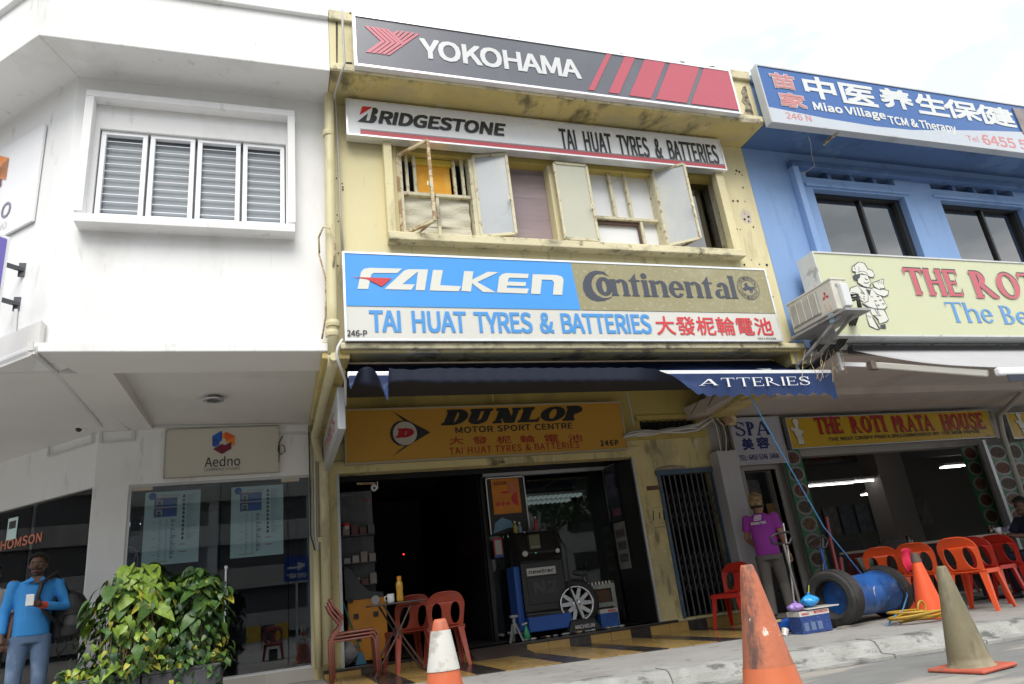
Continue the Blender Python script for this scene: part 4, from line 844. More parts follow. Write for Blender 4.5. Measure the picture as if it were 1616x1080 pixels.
O('photo_print', MB().box(q(1600, 180)[0], q(1600, 180)[0] + .5, 5.90, 5.914, q(1600, 210)[1] , q(1600, 172)[1]), M('portrait photo print', (.22, .18, .18), .4, .6, 3), t)
for px in (1318, 1476): a = P(px, 212, Y=6.0); O('sign_bracket', MB().bar((a.x, 5.95, a.z), (a.x + .03, 6.25, a.z + .02), .03), rust, t)

# pale yellow restaurant sign
t, pl, r = signbox('restaurant_sign', 'pale yellow THE ROTI PRATA HOUSE sign with a cartoon chef above the white awning', (1280, 397), (1800, 560), 6.16, .28, F('pale lemon sign face', (.56, .58, .38)), bl=(1320, 531), vleft=6.5, fw=.02, frame=M('white sign case', (.60, .62, .62), .45, .05, stains=[((.25, .25, .24), 6, .62, .7, (1, 1, 1), .6)]))
dk = F('charcoal print', (.04, .05, .055)); rr_ = F('rose red print', (.52, .10, .13))
for mat, dx, dz, lf in ((dk, .022, .022, .006), (F('pale edge print', (.58, .55, .5)), -.006, -.004, .010), (rr_, 0, 0, .014)):
    sword('THE', pl, (1436, 466), (1522, 473), (1425, 424), mat, t, W=.21, h=.09, r=.04, dx=dx, dz=dz, lift=lf)
    sword('ROTI', pl, (1541, 471), (1665, 478), (1531, 429), mat, t, W=.21, h=.09, r=.04, dx=dx, dz=dz, lift=lf)
sb = F('cornflower print', (.10, .29, .62))
sword('The', pl, (1500, 509), (1572, 513), (1490, 477), sb, t, W=.15, h=.06, r=.04); sword('Best', pl, (1585, 512), (1665, 516), (1585, 483), sb, t, W=.15, h=.06, r=.04)
# the chef: a plain figure of our own in the same place
z_ = zoomed(1330, 410, 9); cream = F('cream print', (.52, .51, .42))
def inked(pg, d, lw=1.02):
    P2 = z_(*pg); c = (sum(p[0] for p in P2) / len(P2), sum(p[1] for p in P2) / len(P2))
    out = [(c[0] + (p[0] - c[0]) + (1.0 if p[0] > c[0] else -1.0), p[1] + (1.0 if p[1] > c[1] else -1.0)) for p in P2]
    patch(pl, out, dk, t, 'chef_outline', d); patch(pl, P2, cream, t, 'chef_figure', d + .00012)
inked([(365, 690), (560, 700), (600, 760), (640, 850), (610, 880), (520, 910), (500, 850), (420, 790)], .00648)
inked([(330, 760), (370, 750), (400, 800), (500, 950), (520, 985), (470, 985), (380, 940), (350, 860)], .00696)
patch(pl, z_((400, 800), (440, 840), (525, 980), (500, 985)), dk, t, 'chef_outline', .00744); patch(pl, z_((530, 930), (600, 915), (610, 985), (530, 980)), dk, t, 'chef_outline', .00648)
inked([(210, 380), (320, 410), (410, 420), (540, 530), (620, 665), (580, 710), (480, 705), (350, 670), (270, 620), (330, 560), (300, 480)], .00744)
inked([(90, 470), (110, 410), (200, 380), (260, 450), (240, 480), (350, 520), (350, 590), (300, 610), (240, 570), (150, 540)], .00808)
inked([(410, 400), (500, 430), (560, 430), (640, 450), (630, 500), (580, 525), (480, 490), (420, 430)], .00872)
inked([(420, 340), (500, 310), (540, 285), (570, 290), (560, 350), (590, 400), (520, 430), (450, 390)], .00936)
inked([(190, 260), (230, 215), (340, 230), (370, 290), (390, 320), (370, 400), (290, 380), (210, 330)], .01000)
patch(pl, z_((130, 240), (180, 205), (240, 215), (235, 260), (200, 290), (160, 300)), dk, t, 'chef_outline', .01080)
inked([(175, 215), (180, 175), (130, 165), (130, 110), (165, 85), (220, 45), (290, 60), (340, 140), (400, 160), (435, 210), (425, 250), (380, 250), (350, 228), (260, 200)], .01112)
patch(pl, z_((285, 325), (330, 338), (370, 325), (335, 350)), dk, t, 'chef_outline', .01176); patch(pl, z_((310, 280), (335, 285), (335, 295), (312, 292)), dk, t, 'chef_outline', .01176)
patch(pl, z_((330, 420), (380, 440), (400, 400), (375, 520), (345, 470)), dk, t, 'chef_outline', .00920)
for a in ((455, 590), (525, 578), (565, 632), (495, 650), (490, 525)): patch(pl, z_((a[0] - 14, a[1] - 3), (a[0] + 14, a[1] - 3), (a[0] + 14, a[1] + 5), (a[0] - 14, a[1] + 5)), dk, t, 'chef_outline', .00856)

def ink(pts, w=.6, l=.0125):
    P2 = z_(*pts); mb = MB()
    for a, b in zip(P2, P2[1:]):
        d = Vector((b[0] - a[0], b[1] - a[1])); n = Vector((-d.y, d.x)).normalized() * w / 2; mb.trace(pl, [(a[0] - n.x, a[1] - n.y), (b[0] - n.x, b[1] - n.y), (b[0] + n.x, b[1] + n.y), (a[0] + n.x, a[1] + n.y)], l)
    O('chef_line', mb, dk, t)
for L2 in (((210, 110), (225, 120), (215, 160), (235, 180)), ((165, 85), (150, 110), (175, 150)), ((340, 140), (345, 160)), ((200, 190), (250, 170), (300, 175), (350, 215)), ((140, 230), (155, 250)), ((300, 265), (325, 285), (350, 290)), ((285, 330), (310, 342), (345, 335), (370, 318)), ((190, 280), (205, 295), (200, 315)), ((360, 365), (375, 380)), ((110, 470), (180, 480), (240, 540), (260, 560)),
           ((280, 530), (305, 530)), ((275, 555), (300, 555)), ((285, 575), (305, 578)), ((320, 420), (345, 470), (350, 520)), ((440, 700), (490, 780)), ((480, 705), (510, 790), (540, 800)), ((450, 625), (490, 700)), ((420, 795), (520, 800)), ((430, 790), (500, 860)), ((345, 800), (390, 820)), ((500, 430), (560, 410)), ((520, 400), (530, 430), (555, 420)), ((480, 320), (500, 350)), ((510, 305), (520, 335)), ((540, 300), (535, 350)), ((385, 525), (420, 535)), ((270, 610), (350, 670), (440, 700), (580, 705))): ink(L2)
for a in ((455, 590), (525, 578), (565, 632), (495, 650), (490, 525)): ink(((a[0] - 18, a[1]), (a[0] + 18, a[1])), 1.1)
# ------------------------------------------------------------------ awnings
navy = M('navy awning canvas', (.006, .024, .10), .65, .15, 5, .1, 60, stains=[((.012, .045, .15), 2, .5, .7, (1, 1, 1), .5)])
aw = thing('awning', 'navy blue retractable awning whose left valance has flipped up over its bar', 'awning', (3.4, 6.4, 3))
A0, A1 = P(550, 592, Y=6.3), P(1308, 588, Y=6.3)
zt_ = P(900, 573, Y=6.95).z
def barz(x): return A0.z + (A1.z - A0.z) * (x - A0.x) / (A1.x - A0.x)
mb = MB(); mb.grid(lambda a, b: (A0.x + .02 + a * (A1.x - A0.x - .06) - b * .0, 6.95 + (6.33 - 6.95) * b, zt_ + (barz(A0.x + a * 5.5) - zt_) * b - .03 * math.sin(math.pi * b) * (1 + .3 * math.sin(a * 23))), 60, 8)
O('canvas', mb, navy, aw, smooth=True, solid=.004)
O('front_bar', MB().bar((A0.x - .01, 6.3, A0.z), (A1.x + .02, 6.3, A1.z), .05, .055), M('bright aluminium bar', (.85, .86, .87), .3, .04, 4, metal=.3), aw, bevel=.01)
O('roller_tube', MB().tube([(A0.x + .02, 6.98, zt_ + .0), (A1.x - .2, 6.98, zt_ + .0)], .02, 12), alu_dull, aw)
xs0, xs1 = P(985, 598, Y=6.3).x, P(1120, 598, Y=6.3).x
def valance(a, b):
    x = A0.x + .0 + a * (A1.x - A0.x + .01); ln = .255 + .016 * math.cos(x * 2 * math.pi / .165) + (.07 if a > .985 else 0) + (.05 * math.sin(x * 9) if x < 1.4 else 0)
    s = max(0, min(1, (xs1 - x) / (xs1 - xs0))); s = s * s * (3 - 2 * s)
    if x < 1.0: s *= .55 + .45 * math.cos((x - .8) * 14)
    bend = s * R_(172); y, z = 6.272, barz(x) - .015; n = 14; st = ln * b / n
    for i in range(n):
        u = (i + .5) / n * b; th = R_(-90) - bend * max(0, min(1, (u - .27) / .25)) 
        y += -math.cos(th) * -st * 1.0 if False else math.cos(th) * st; z += math.sin(th) * st
    return (x, y - .012 * math.sin(x * 13) * b * (1 - s), z)
mb = MB(); mb.grid(valance, 200, 12); nv2 = navy.copy(); nv2.name = 'navy valance cloth with black backing'; n_ = nv2.node_tree.nodes; l_ = nv2.node_tree.links; bsd = next(x for x in n_ if x.type == 'BSDF_PRINCIPLED'); src = bsd.inputs['Base Color'].links[0].from_socket
geo = n_.new('ShaderNodeNewGeometry'); mxn = n_.new('ShaderNodeMixRGB'); l_.new(geo.outputs['Backfacing'], mxn.inputs[0]); BKC = (.006, .011, .030, 1); VF = 0
l_.new(src, mxn.inputs[1 if VF else 2]); mxn.inputs[2 if VF else 1].default_value = BKC; l_.new(mxn.outputs[0], bsd.inputs['Base Color']); O('valance', mb, nv2, aw, smooth=True)
sword('TTERIES', yp(6.25), (1140, 611), (1280, 613), (1140, 597), F('white cloth lettering', (.75, .76, .78)), aw, W=.12, h=.05, r=.04, gap=.14)
sword('A', yp(6.25), (1103, 609), (1134, 610), (1103, 599), MATS['white cloth lettering'], aw, W=.12, h=.05, r=.04)
for x in (A0.x + .5, A1.x - .9):
    O('folding_arm', MB().bar((x, 6.9, zt_ - .14), (x + .35, 6.62, zt_ - .24), .04, .05).bar((x + .35, 6.62, zt_ - .24), (x + .05, 6.35, barz(x) - .03), .035, .045), alu_dull, aw)
# blue rope from the awning down to the drum
O('rope', MB().tube([P(1180, 618, Y=6.35), P(1225, 700, Y=6.5), P(1300, 832, Y=6.8), P(1375, 925, Y=7.2)], .007, 6), M('blue nylon rope', (.05, .22, .45), .6, .1, 30), label='thin blue rope running from the navy awning down to the blue drum', cat='rope')

wa = thing('awning', 'off white folding arm awning half open in front of the restaurant', 'awning', (9, 6, 3))
B1 = P(1573, 587, Y=5.15); a0 = P(1345, 553, Y=6.35)
cv = M('off white awning canvas', (.40, .40, .41), .7, .05, 2, .1, 40, stains=[((.4, .4, .42), 1.3, .5, .7, (1, 1, 1), .5)])
mb = MB(); mb.grid(lambda a, b: (a0.x + (B1.x - a0.x) * b + a * 7, 6.35 + (5.15 - 6.35) * b, a0.z + (B1.z + .05 - a0.z) * b - .05 * math.sin(math.pi * b)), 12, 10); O('canvas', mb, cv, wa, smooth=True, solid=.006)
O('front_bar', MB().bar((B1.x, 5.15, B1.z), (B1.x + 7, 5.15, B1.z), .07, .09), white_frame, wa, bevel=.02)
O('valance', MB().box(B1.x + .1, B1.x + 7, 5.12, 5.128, B1.z - .12, B1.z - .04), M('dark valance', (.03, .035, .05), .7), wa)
s0 = P(1326, 575, Y=6.45); s1 = P(1382, 577, Y=6.2); s2 = P(1560, 590, Y=5.25)
arm = O('folding_arm', MB().bar(s1, s2, .07, .08), M('cream arm', (.55, .53, .48), .4, .05), wa, bevel=.015)
O('arm_joint', MB().bar(s1 - Vector((.1, 0, 0)), s1 + Vector((.03, 0, 0)), .07, .1), M('dirty joint metal', (.16, .13, .11), .6, .3, 20), wa)
O('arm_bracket', MB().bar(s0, s1, .04, .05).bar(s0 + Vector((0, 0, -.08)), s0 + Vector((0, 0, .15)), .04), white_frame, wa)
O('roller_tube', MB().bar((a0.x, 6.38, a0.z + .02), (a0.x + 8, 6.38, a0.z + .02), .08), M('dark roller housing', (.05, .05, .055), .6), wa)

# ------------------------------------------------------------------ pipes and cables
dp = thing('drain_pipe', 'cream drain pipe running down the seam between white and yellow houses', 'drain pipe', (XB, 6.45, 3))
pts = [P(519, 150, Y=6.46), P(521, 330, Y=6.46), P(524, 480, Y=6.46), P(526, 560, Y=6.46)]
O('upper_pipe', MB().tube([Vector((pts[0].x, 6.46, pts[0].z + .5))] + pts, .052, 14), pipe_mat, dp, smooth=True)
e0 = P(526, 572, Y=6.5); e1 = P(497, 690, Y=9.1)
O('slanting_pipe', MB().tube([pts[-1], e0, e0.lerp(e1, .06), e0.lerp(e1, .95), e1, e1 + Vector((.06, .05, -.3))], .052, 14), pipe_mat, dp, smooth=True)
l0, l1 = P(511, 730, Y=9.25), P(518, 1048, Y=9.2)
O('lower_pipe', MB().tube([Vector((l0.x, 9.25, l0.z + .35)), l0, l1], .062, 14), pipe_mat, dp, smooth=True)
for p, r in ((P(518, 212, Y=6.46), .06), (P(525, 512, Y=6.46), .066), (P(524, 527, Y=6.46), .062), (P(511, 852, Y=9.24), .078)): O('pipe_collar', MB().lathe([(r, -.03), (r + .004, 0), (r, .03)], p, 16), pipe_mat, dp)
O('pipe_collar', MB().tube([e0 + Vector((0, -.05, .02)), e0 + Vector((0, -.11, .02))], [.05, .04], 14), pipe_mat, dp)
O('drain_pipe', MB().tube([P(499, 870, Y=9.3), P(503, 1055, Y=9.25)], .045, 12), pipe_mat, label='short thinner cream pipe left of the fat drain pipe at ground level', cat='drain pipe', smooth=True)
for i, (dx, r, mt) in enumerate(((0, .010, cable_grey), (4, .012, trunk_mat), (8, .009, cable_grey), (-4, .008, cable_black))):
    O('conduit', MB().tube([P(491 + dx, 672, Y=9.33), P(493 + dx, 760, Y=9.33), P(494 + dx, 845, Y=9.33), P(499 + dx * .5, 868, Y=9.3)], r, 6), mt, label=['thin grey cable farthest left of the seam cables', 'white conduit in the middle of the seam cables', 'grey cable nearest the cream pipe', 'black wire on the white wall beside the seam'][i], cat='cable', group='cables down the seam at ground level')
O('cable', MB().tube([P(540, 15, Y=5.98), P(541, 50, Y=5.98), P(544, 100, Y=5.96), P(537, 120, Y=5.98), P(528, 150, Y=6.3), P(529, 160, Y=6.45), P(534, 250, Y=6.52), P(537, 340, Y=6.52), P(541, 400, Y=6.54)], .012, 6), cable_grey, label='grey cable hanging down the yellow parapet and wall beside the drain pipe', cat='cable', smooth=True)
O('cable', MB().tube([P(504, 400, Y=6.45), P(503, 375, Y=6.4), P(510, 358, Y=6.38), P(520, 360, Y=6.36), P(528, 375, Y=6.36), P(529, 395, Y=6.38), P(526, 420, Y=6.4)], .010, 6), rust, label='brown cable looping over the cream drain pipe', cat='cable', smooth=True)
O('cable', MB().tube([P(503, 400, Y=6.45), P(514, 440, Y=6.5), P(514, 500, Y=6.5), P(508, 535, Y=6.5)], .009, 6), rust, label='brown cable running down the left side of the drain pipe', cat='cable', smooth=True)
O('cable', MB().tube([P(540, 536, Y=6.36), P(533, 548, Y=6.34), P(531, 560, Y=6.34), P(537, 580, Y=6.4), P(545, 600, Y=6.6), P(545, 640, Y=7)], .014, 6), trunk_mat, label='white cable looping below the left end of the big lower sign', cat='cable', smooth=True)
cb = thing('cable_bundle', 'tangled bundle of white and grey cables right of the ochre sign', 'cables', (6, 9.2, 2.8))
random.seed(3)
for i in range(7):
    o1 = random.uniform(-4, 4); pts = [P(984, 690 + o1 * .5, Y=9.2)]
    for x in range(1000, 1161, 20): pts.append(P(x, 688 - (x - 984) * .10 - (x > 1100) * (x - 1100) * .45 + math.sin(x * .05 + i) * 3 + o1, Y=9.2 - i * .008))
    O('cable', MB().tube(pts, .011 if i % 2 else .015, 6), trunk_mat if i % 3 else cable_grey, cb, smooth=True)
for i in range(4):
    x = 1128 + i * 6; O('cable', MB().tube([P(x - 10, 652 + i * 4, Y=9.1), P(x + 2, 672, Y=9.1), P(x + 6, 690, Y=9.1), P(x + 10 - i * 2, 712, Y=9.12)], .007, 6), cable_black if i % 2 else trunk_mat, cb, smooth=True)
for i in range(5):
    x = 1090 + i * 22; O('loose_wire', MB().tube([P(x, 655 - i * 4, Y=8.9), P(x + 14, 630 - i * 5, Y=8.5), P(x + 40, 600, Y=7.9)], .005, 5), cable_black, cb, smooth=True)
O('junction_box', MB().box(P(1140, 655, Y=9.1).x, P(1158, 655, Y=9.1).x, 9.05, 9.15, P(1150, 672, Y=9.1).z, P(1150, 655, Y=9.1).z), rust, cb, bevel=.01)
O('cable', MB().tube([P(992, 600, Y=8.8), P(988, 612, Y=9), P(990, 625, Y=9.2), P(996, 650, Y=9.25), P(1000, 672, Y=9.25)], .014, 8), cable_grey, label='grey flexible conduit hanging from the soffit to the corner of the ochre sign', cat='cable', smooth=True)
O('cable_duct', MB().tube([P(795, 605, Y=8.9), P(777, 612, Y=9.1), P(778, 640, Y=9.36)], .016, 6), yellow_dark, label='ochre painted conduit crossing the band above the ochre sign', cat='cable')
spk = thing('loudspeaker_box', 'small black box high in the corner above the blue folding gate', 'box', P(1130, 625, Y=9.0)); q = P(1118, 608, Y=9); O('box_body', MB().box(q.x, q.x + .24, 8.9, 9.1, q.z - .28, q.z), black_frame, spk, bevel=.01); O('white_post', MB().box(q.x - .09, q.x - .03, 8.95, 9.02, q.z - .45, q.z + .05), trunk_mat, spk)
tr = thing('cable_trunking', 'grey cable trunking zigzagging over the white soffit and wall', 'trunking', (-2, 9, 3))
def trk(*pp, r=.016): 
    O('trunking_run', MB().bar(pp[0], pp[1], r * 2, r * 1.4), trunk_mat, tr)
yy = YW - .015; S = [P(49, 554, Y=6.47), P(48, 540, Y=6.47)]
trk(S[0], S[1], r=.02); zso = zs0 - .02
trk(P(52, 557, Z=zso), P(84, 584, Z=zso)); trk(P(87, 586, Z=zso - .0), P(160, 673, Z=zw - .015))
for c in (((160, 673), (159, 699)), ((159, 699), (211, 695)), ((211, 695), (212, 676)), ((212, 676), (490, 669)), ((440, 685), (487, 685))): trk(P(*c[0], Y=yy), P(*c[1], Y=yy), r=.012)
cp2 = Plane((pier0 - .01, YW - .02, 0), (1, -1, 0))
def cpx(x, y, l=.01): a = cp2.uv(x, y); return cp2.at(a[0], a[1], l)
for c in (((146, 679), (79, 702)), ((79, 702), (77, 721)), ((77, 721), (146, 699)), ((146, 679), (147, 699))): trk(cpx(*c[0]), cpx(*c[1]), r=.012)
cc_ = thing('security_camera', 'small white dome security camera under the white soffit', 'camera', P(128, 680, Y=9)); q = P(128, 678, Y=9.2)
O('camera_base', MB().lathe([(.05, .0), (.055, .03), (.05, .06)], q + Vector((0, 0, 0)), 14), white_frame, cc_); O('lens_dome', MB().ell(q + Vector((-.02, -.02, 0)), (.035, .035, .035)), black_frame, cc_)
q = P(337, 631, Z=zs0 + .06); dl = thing('downlight', 'round recessed downlight in the white soffit', 'downlight', q); O('trim_ring', MB().lathe([(.07, -.012), (.11, -.012), (.115, .0), (.07, .0)], q, 24, close=False), alu_dull, dl); O('lamp_well', MB().lathe([(.07, -.006), (.06, .08), (.001, .08)], q, 24, close=False), M('lamp well', (.2, .2, .19), .4), dl)

# air conditioner on its shelf, standing square to the wall
far_t = P(1240.8, 481, Y=6.45); x0 = far_t.x; nt_ = PXx(1309.5, 441.4, x0); zt = (far_t.z + nt_.z) / 2; zb = P(1259, 527, Y=6.45).z
x1 = P(1333, 442, Y=nt_.y).x; ny = nt_.y
acm = M('aged cream casing', (.62, .60, .54), .45, .04, 3, stains=[((.4, .37, .3), 2.4, .58, .75, (1, 1, .6), .5)])
ac = thing('air_conditioner', 'cream outdoor air conditioner unit on a wall bracket beside the lemon sign', 'air conditioner', (x0, 6, zb))
O('casing', MB().box(x0, x1, ny, 6.45, zb, zt), acm, ac, bevel=.015)
O('top_cover', MB().box(x0 - .008, x1 + .008, ny - .008, 6.455, zt - .012, zt + .012), acm, ac, bevel=.006)
gl = O('fan_grille', MB().box(x0 - .012, x0 - .002, ny + .24, 6.42, zb + .05, zt - .05), M('grille backing', (.36, .36, .34), .6, .1, 5), ac)
for i in range(19):
    z = zb + .07 + (zt - zb - .14) * i / 18; O('grille_slat', MB().box(x0 - .022, x0 - .010, ny + .25, 6.41, z - .004, z + .004), acm, gl)
for i in range(5):
    y = ny + .26 + (6.4 - ny - .26) * i / 4; O('grille_rib', MB().box(x0 - .026, x0 - .020, y - .004, y + .004, zb + .055, zt - .055), acm, gl)
pac = Plane((x0, 0, 0), (0, -1, 0)); 
mb = MB(); cz = zt - .16; cy = -(ny + .13)
for k in range(3):
    a = R_(90 + 120 * k); v = lambda r, th: (cy + r * math.cos(th), cz + r * math.sin(th))
    mb.poly(pac, [v(.002, a), v(.034, a - R_(30)), v(.058, a), v(.034, a + R_(30))], .003)
O('emblem', mb, F('signal red print', (.56, .04, .05)), ac)
O('sticker', MB().box(x0 - .003, x0 - .001, ny + .09, ny + .18, zt - .34, zt - .24), M('rating sticker', (.6, .52, .42), .5, .3, 20), ac); O('sticker', MB().box(x0 - .003, x0 - .001, ny + .09, ny + .17, zt - .48, zt - .38), M('blue sticker', (.3, .5, .6), .5, .4, 20), ac)
O('valve_cover', MB().box(x0 + .07, x1 - .04, ny - .06, ny, zb + .02, zb + .30), M('pale valve cover', (.66, .68, .68), .4, .03), ac, bevel=.012)
O('grip_recess', MB().box(x0 + .05, x1 - .1, ny - .004, ny, zt - .1, zt - .06), M('label grey', (.25, .26, .24), .5), ac); O('sticker', MB().box(x0 + .12, x0 + .2, ny - .004, ny, zt - .27, zt - .18), MATS['label grey'], ac)
O('shelf', MB().box(x0 - .03, x1 + .12, ny - .12, 6.5, zb - .06, zb - .03), M('galvanised shelf', (.36, .36, .36), .5, .15, 6, metal=.3, stains=[((.08, .07, .06), 3, .5, .7, (1, 1, 1), .7)]), ac)
for x in (x0 + .02, x1 - .02): O('bracket_strut', MB().bar((x, ny, zb - .06), (x, 6.55, zb - .38), .03).bar((x, 6.56, zb - .45), (x, 6.56, zb - .05), .03), MATS['galvanised shelf'], ac)
rnd = random.Random(5)
for i in range(3):
    a = (x1 - .0 + i * .012); O('cable', MB().tube([(a - .03, ny + .02, zb + .1 + i * .04), (a + .03, ny - .06, zb + .10 + i * .03), (a + .05, ny - .03, zb - .02), P(1350 - i * 4, 510, Y=6.15), P(1330 - i * 5, 545, Y=6.3), P(1295 - i * 6, 575, Y=6.45), P(1270 - i * 6, 592, Y=6.8)], .017, 8), cable_black, ac, smooth=True)
for i in range(9):
    x = 1300 + rnd.uniform(-30, 30); O('loose_wire', MB().tube([P(x, 552, Y=6.3), P(x + rnd.uniform(-8, 12), 572, Y=6.2), P(x + rnd.uniform(-12, 12), 592 + rnd.uniform(-5, 12), Y=6.2)], .003, 4), rust, ac)
q = pu.uv(1262, 418); mb = MB(); mb.grid(lambda a, b: (q[0] + a * .42 - b * .0, YU - .02 - .05 * math.sin(math.pi * b) * a, q[1] - b * .52), 6, 8)
O('torn_poster', mb, M('torn blue poster', (.30, .48, .62), .6, .1, 4, stains=[((.55, .45, .38), 1.6, .5, .54, (1, 1, 2), .9)]), label='torn pale poster stuck on the blue wall behind the air conditioner', cat='poster')
O('wire', MB().tube([P(1276, 216, Y=6.1), P(1279, 225, Y=6.2), P(1281, 245, Y=6.4), P(1286, 262, Y=6.45), P(1268, 274, Y=6.5), P(1258, 274, Y=6.5)], .005, 5), cable_grey, label='thin loose wire dangling in front of the blue soffit', cat='wire', smooth=True)

# ------------------------------------------------------------------ signs of the white house
silver = M('silver sign edge', (.62, .64, .68), .35, .05, 3, metal=.4)
q = P(544, 611, Y=7.0); zb_ = P(545, 677, Y=7.0).z; bs = thing('blade_sign', 'white projecting sign hung edge on under the seam beam', 'sign', (q.x, 8, zb_))
O('sign_case', MB().box(q.x - .075, q.x, 7.0, 9.28, zb_, q.z), silver, bs, bevel=.006); O('face_panel', MB().box(q.x - .08, q.x - .074, 7.04, 9.25, zb_ + .03, q.z - .03), F('white sign face', (.6, .6, .62)), bs)
word('TYRES', Plane((q.x - .08, 0, 0), (0, -1, 0)), (-8.9, zb_ + .1), (-7.4, zb_ + .1), (-8.9, zb_ + .3), rpr, bs, px=False, off=.02, lift=.002)
for y in (7.3, 9.0): O('hanger', MB().box(q.x - .05, q.x - .03, y, y + .02, q.z, q.z + .4), alu_dull, bs)

t, pl, r = signbox('studio_sign', 'cream Aedno learning studio board above the glass doors', (261, 679), (440, 748), 9.36, .02, F('cream board', (.56, .54, .47), rough=.5), bl=(258, 753), tr=(441, 672), fw=.004, frame=M('board edge', (.4, .38, .33), .5))
def aedno(pl, z_, t, s=.0):
    cols = {'b': F('deep blue print', (.015, .06, .30)), 'b2': F('bright blue print', (.02, .11, .46)), 'o': F('orange print', (.75, .22, .02)), 'o2': F('red orange print', (.68, .10, .01)), 'm': F('maroon print', (.16, .008, .03))}
    for c, pg in (('b', [(320, 235), (505, 130), (515, 145), (510, 325), (465, 350), (460, 410), (380, 460), (320, 435)]), ('b2', [(320, 235), (505, 130), (500, 190), (460, 260), (510, 325), (465, 345), (440, 310), (330, 250)]), ('b2', [(320, 435), (380, 460), (460, 410), (455, 365)]),
                  ('o', [(520, 200), (595, 152), (770, 235), (765, 440), (700, 400), (705, 345), (620, 365), (585, 345), (585, 300), (520, 270)]), ('o2', [(570, 175), (600, 155), (765, 240), (630, 320), (560, 280)]), ('m', [(335, 500), (510, 395), (575, 420), (705, 345), (700, 490), (515, 598)])):
        patch(pl, z_(*pg), cols[c], t, 'emblem', .006 + s); s += .0004
aedno(pl, zoomed(310, 670, 12.71), t)
word('Aedno', pl, (323, 738), (379, 735), (323, 721.5), kpr, t, off=.004); word('LEARNING STUDIO', pl, (322.5, 744.5), (379, 742), (322.5, 739.5), F('grey brown print', (.16, .15, .13)), t)
for px in ((264, 682), (438, 675), (437, 746), (261, 750), (352, 676), (351, 747)): a = P(*px, Y=9.345); O('screw', MB().lathe([(.009, 0), (.007, .006)], a, 10, (0, -1, 0)), alu_dull, t)
O('cable', MB().tube([P(446, 688, Y=9.36), P(440, 700, Y=9.34), P(439, 712, Y=9.33), P(444, 718, Y=9.33), P(450, 712, Y=9.33), P(448, 703, Y=9.33), P(441, 703, Y=9.34), P(440, 730, Y=9.36)], .007, 6), cable_black, label='black cable coiled beside the cream studio board', cat='cable', smooth=True)

cu = Plane((xa(YU), YU, 0), (1, -1, 0))
ua, va = cu.uv(76, 198); ub, vb = cu.uv(57, 350); t = thing('studio_sign', 'big white studio board on the chamfered upper wall at the left edge', 'sign', cu.at((ua + ub) / 2 - 1, vb, 0))
un = (ua + ub) / 2; O('board', MB().pb(cu, un - 2.6, un, vb, va, .01, .035), F('white board face', (.80, .80, .82), rough=.35), t, bevel=.003)
z_ = zoomed(0, 180, 4.909)
for c, pg in (('orange print', [(-60, 340), (5, 332), (100, 355), (75, 525), (0, 500), (-80, 480)]), ('pale orange print', [(0, 490), (55, 400), (95, 362), (72, 515)]), ('maroon print', [(-80, 560), (0, 490), (50, 445), (42, 570), (0, 605), (-80, 660)]), ('deep blue print', [(-120, 600), (0, 560), (30, 575), (0, 605), (-70, 665)])):
    patch(cu, z_(*pg), F(c, (.60, .32, .16)), t, 'emblem', .042)
pg_ = F('plum grey print', (.16, .16, .24)); word('Aedno', cu, (-95, 353), (22, 342), (-95, 325), pg_, t, lift=.04, sp=1.05) if False else None
a = cu.uv(22, 342)[0]; b = cu.uv(22, 342)[1]; c = cu.uv(22, 323)[1]; word('Aedno', cu, (a - .95, b), (a, b), (a - .95, c + .1), pg_, t, px=False, lift=.042); word('LEARNING STUDIO', cu, (a - .95, b - .13), (a - .03, b - .13), (a - .95, b - .05), F('light grey print', (.5, .5, .52)), t, px=False, lift=.042)
q = P(12, 378, Y=6.3); ps_ = thing('blade_sign', 'purple projecting sign cut by the left edge on two dark brackets', 'sign', q)
cn = (Vector((-1, -1, 0))).normalized()
bpl = Plane(q, cn, (0, 0, 1)); e0b = P(12, 379, Y=6.6); zbot = e0b.z - 1.05
O('sign_case', MB().pb(bpl, -.0, 1.0, -1.25, 0, -.05, .05), white_frame, ps_, bevel=.006); 
for d in (.052, -.056): O('face_panel', MB().pb(bpl, .03, .97, -1.22, -.03, d, d + .004), F('purple sign face', (.16, .13, .48)), ps_)
word('A', bpl, (.1, -.35), (.3, -.35), (.1, -.1), wpr, ps_, px=False, lift=.058)
for (px, py) in ((38, 427), (30, 481)):
    a = cu.uv(px, py); w_ = cu.at(a[0], a[1], .0); n_ = cu.N; O('sign_bracket', MB().bar(w_, w_ + n_ * .55, .035).bar(w_ + Vector((0, 0, .07)) + n_ * .01, w_ - Vector((0, 0, .07)) + n_ * .01, .07, .02), M('dark bracket steel', (.06, .065, .075), .5, .1, 10), ps_)
a = cu.uv(29, 490); b = cu.uv(25, 541); O('conduit', MB().tube([cu.at(a[0], a[1], .02), cu.at(b[0] , b[1], .02)], .018, 8), trunk_mat, label='short white conduit under the purple sign brackets', cat='conduit')

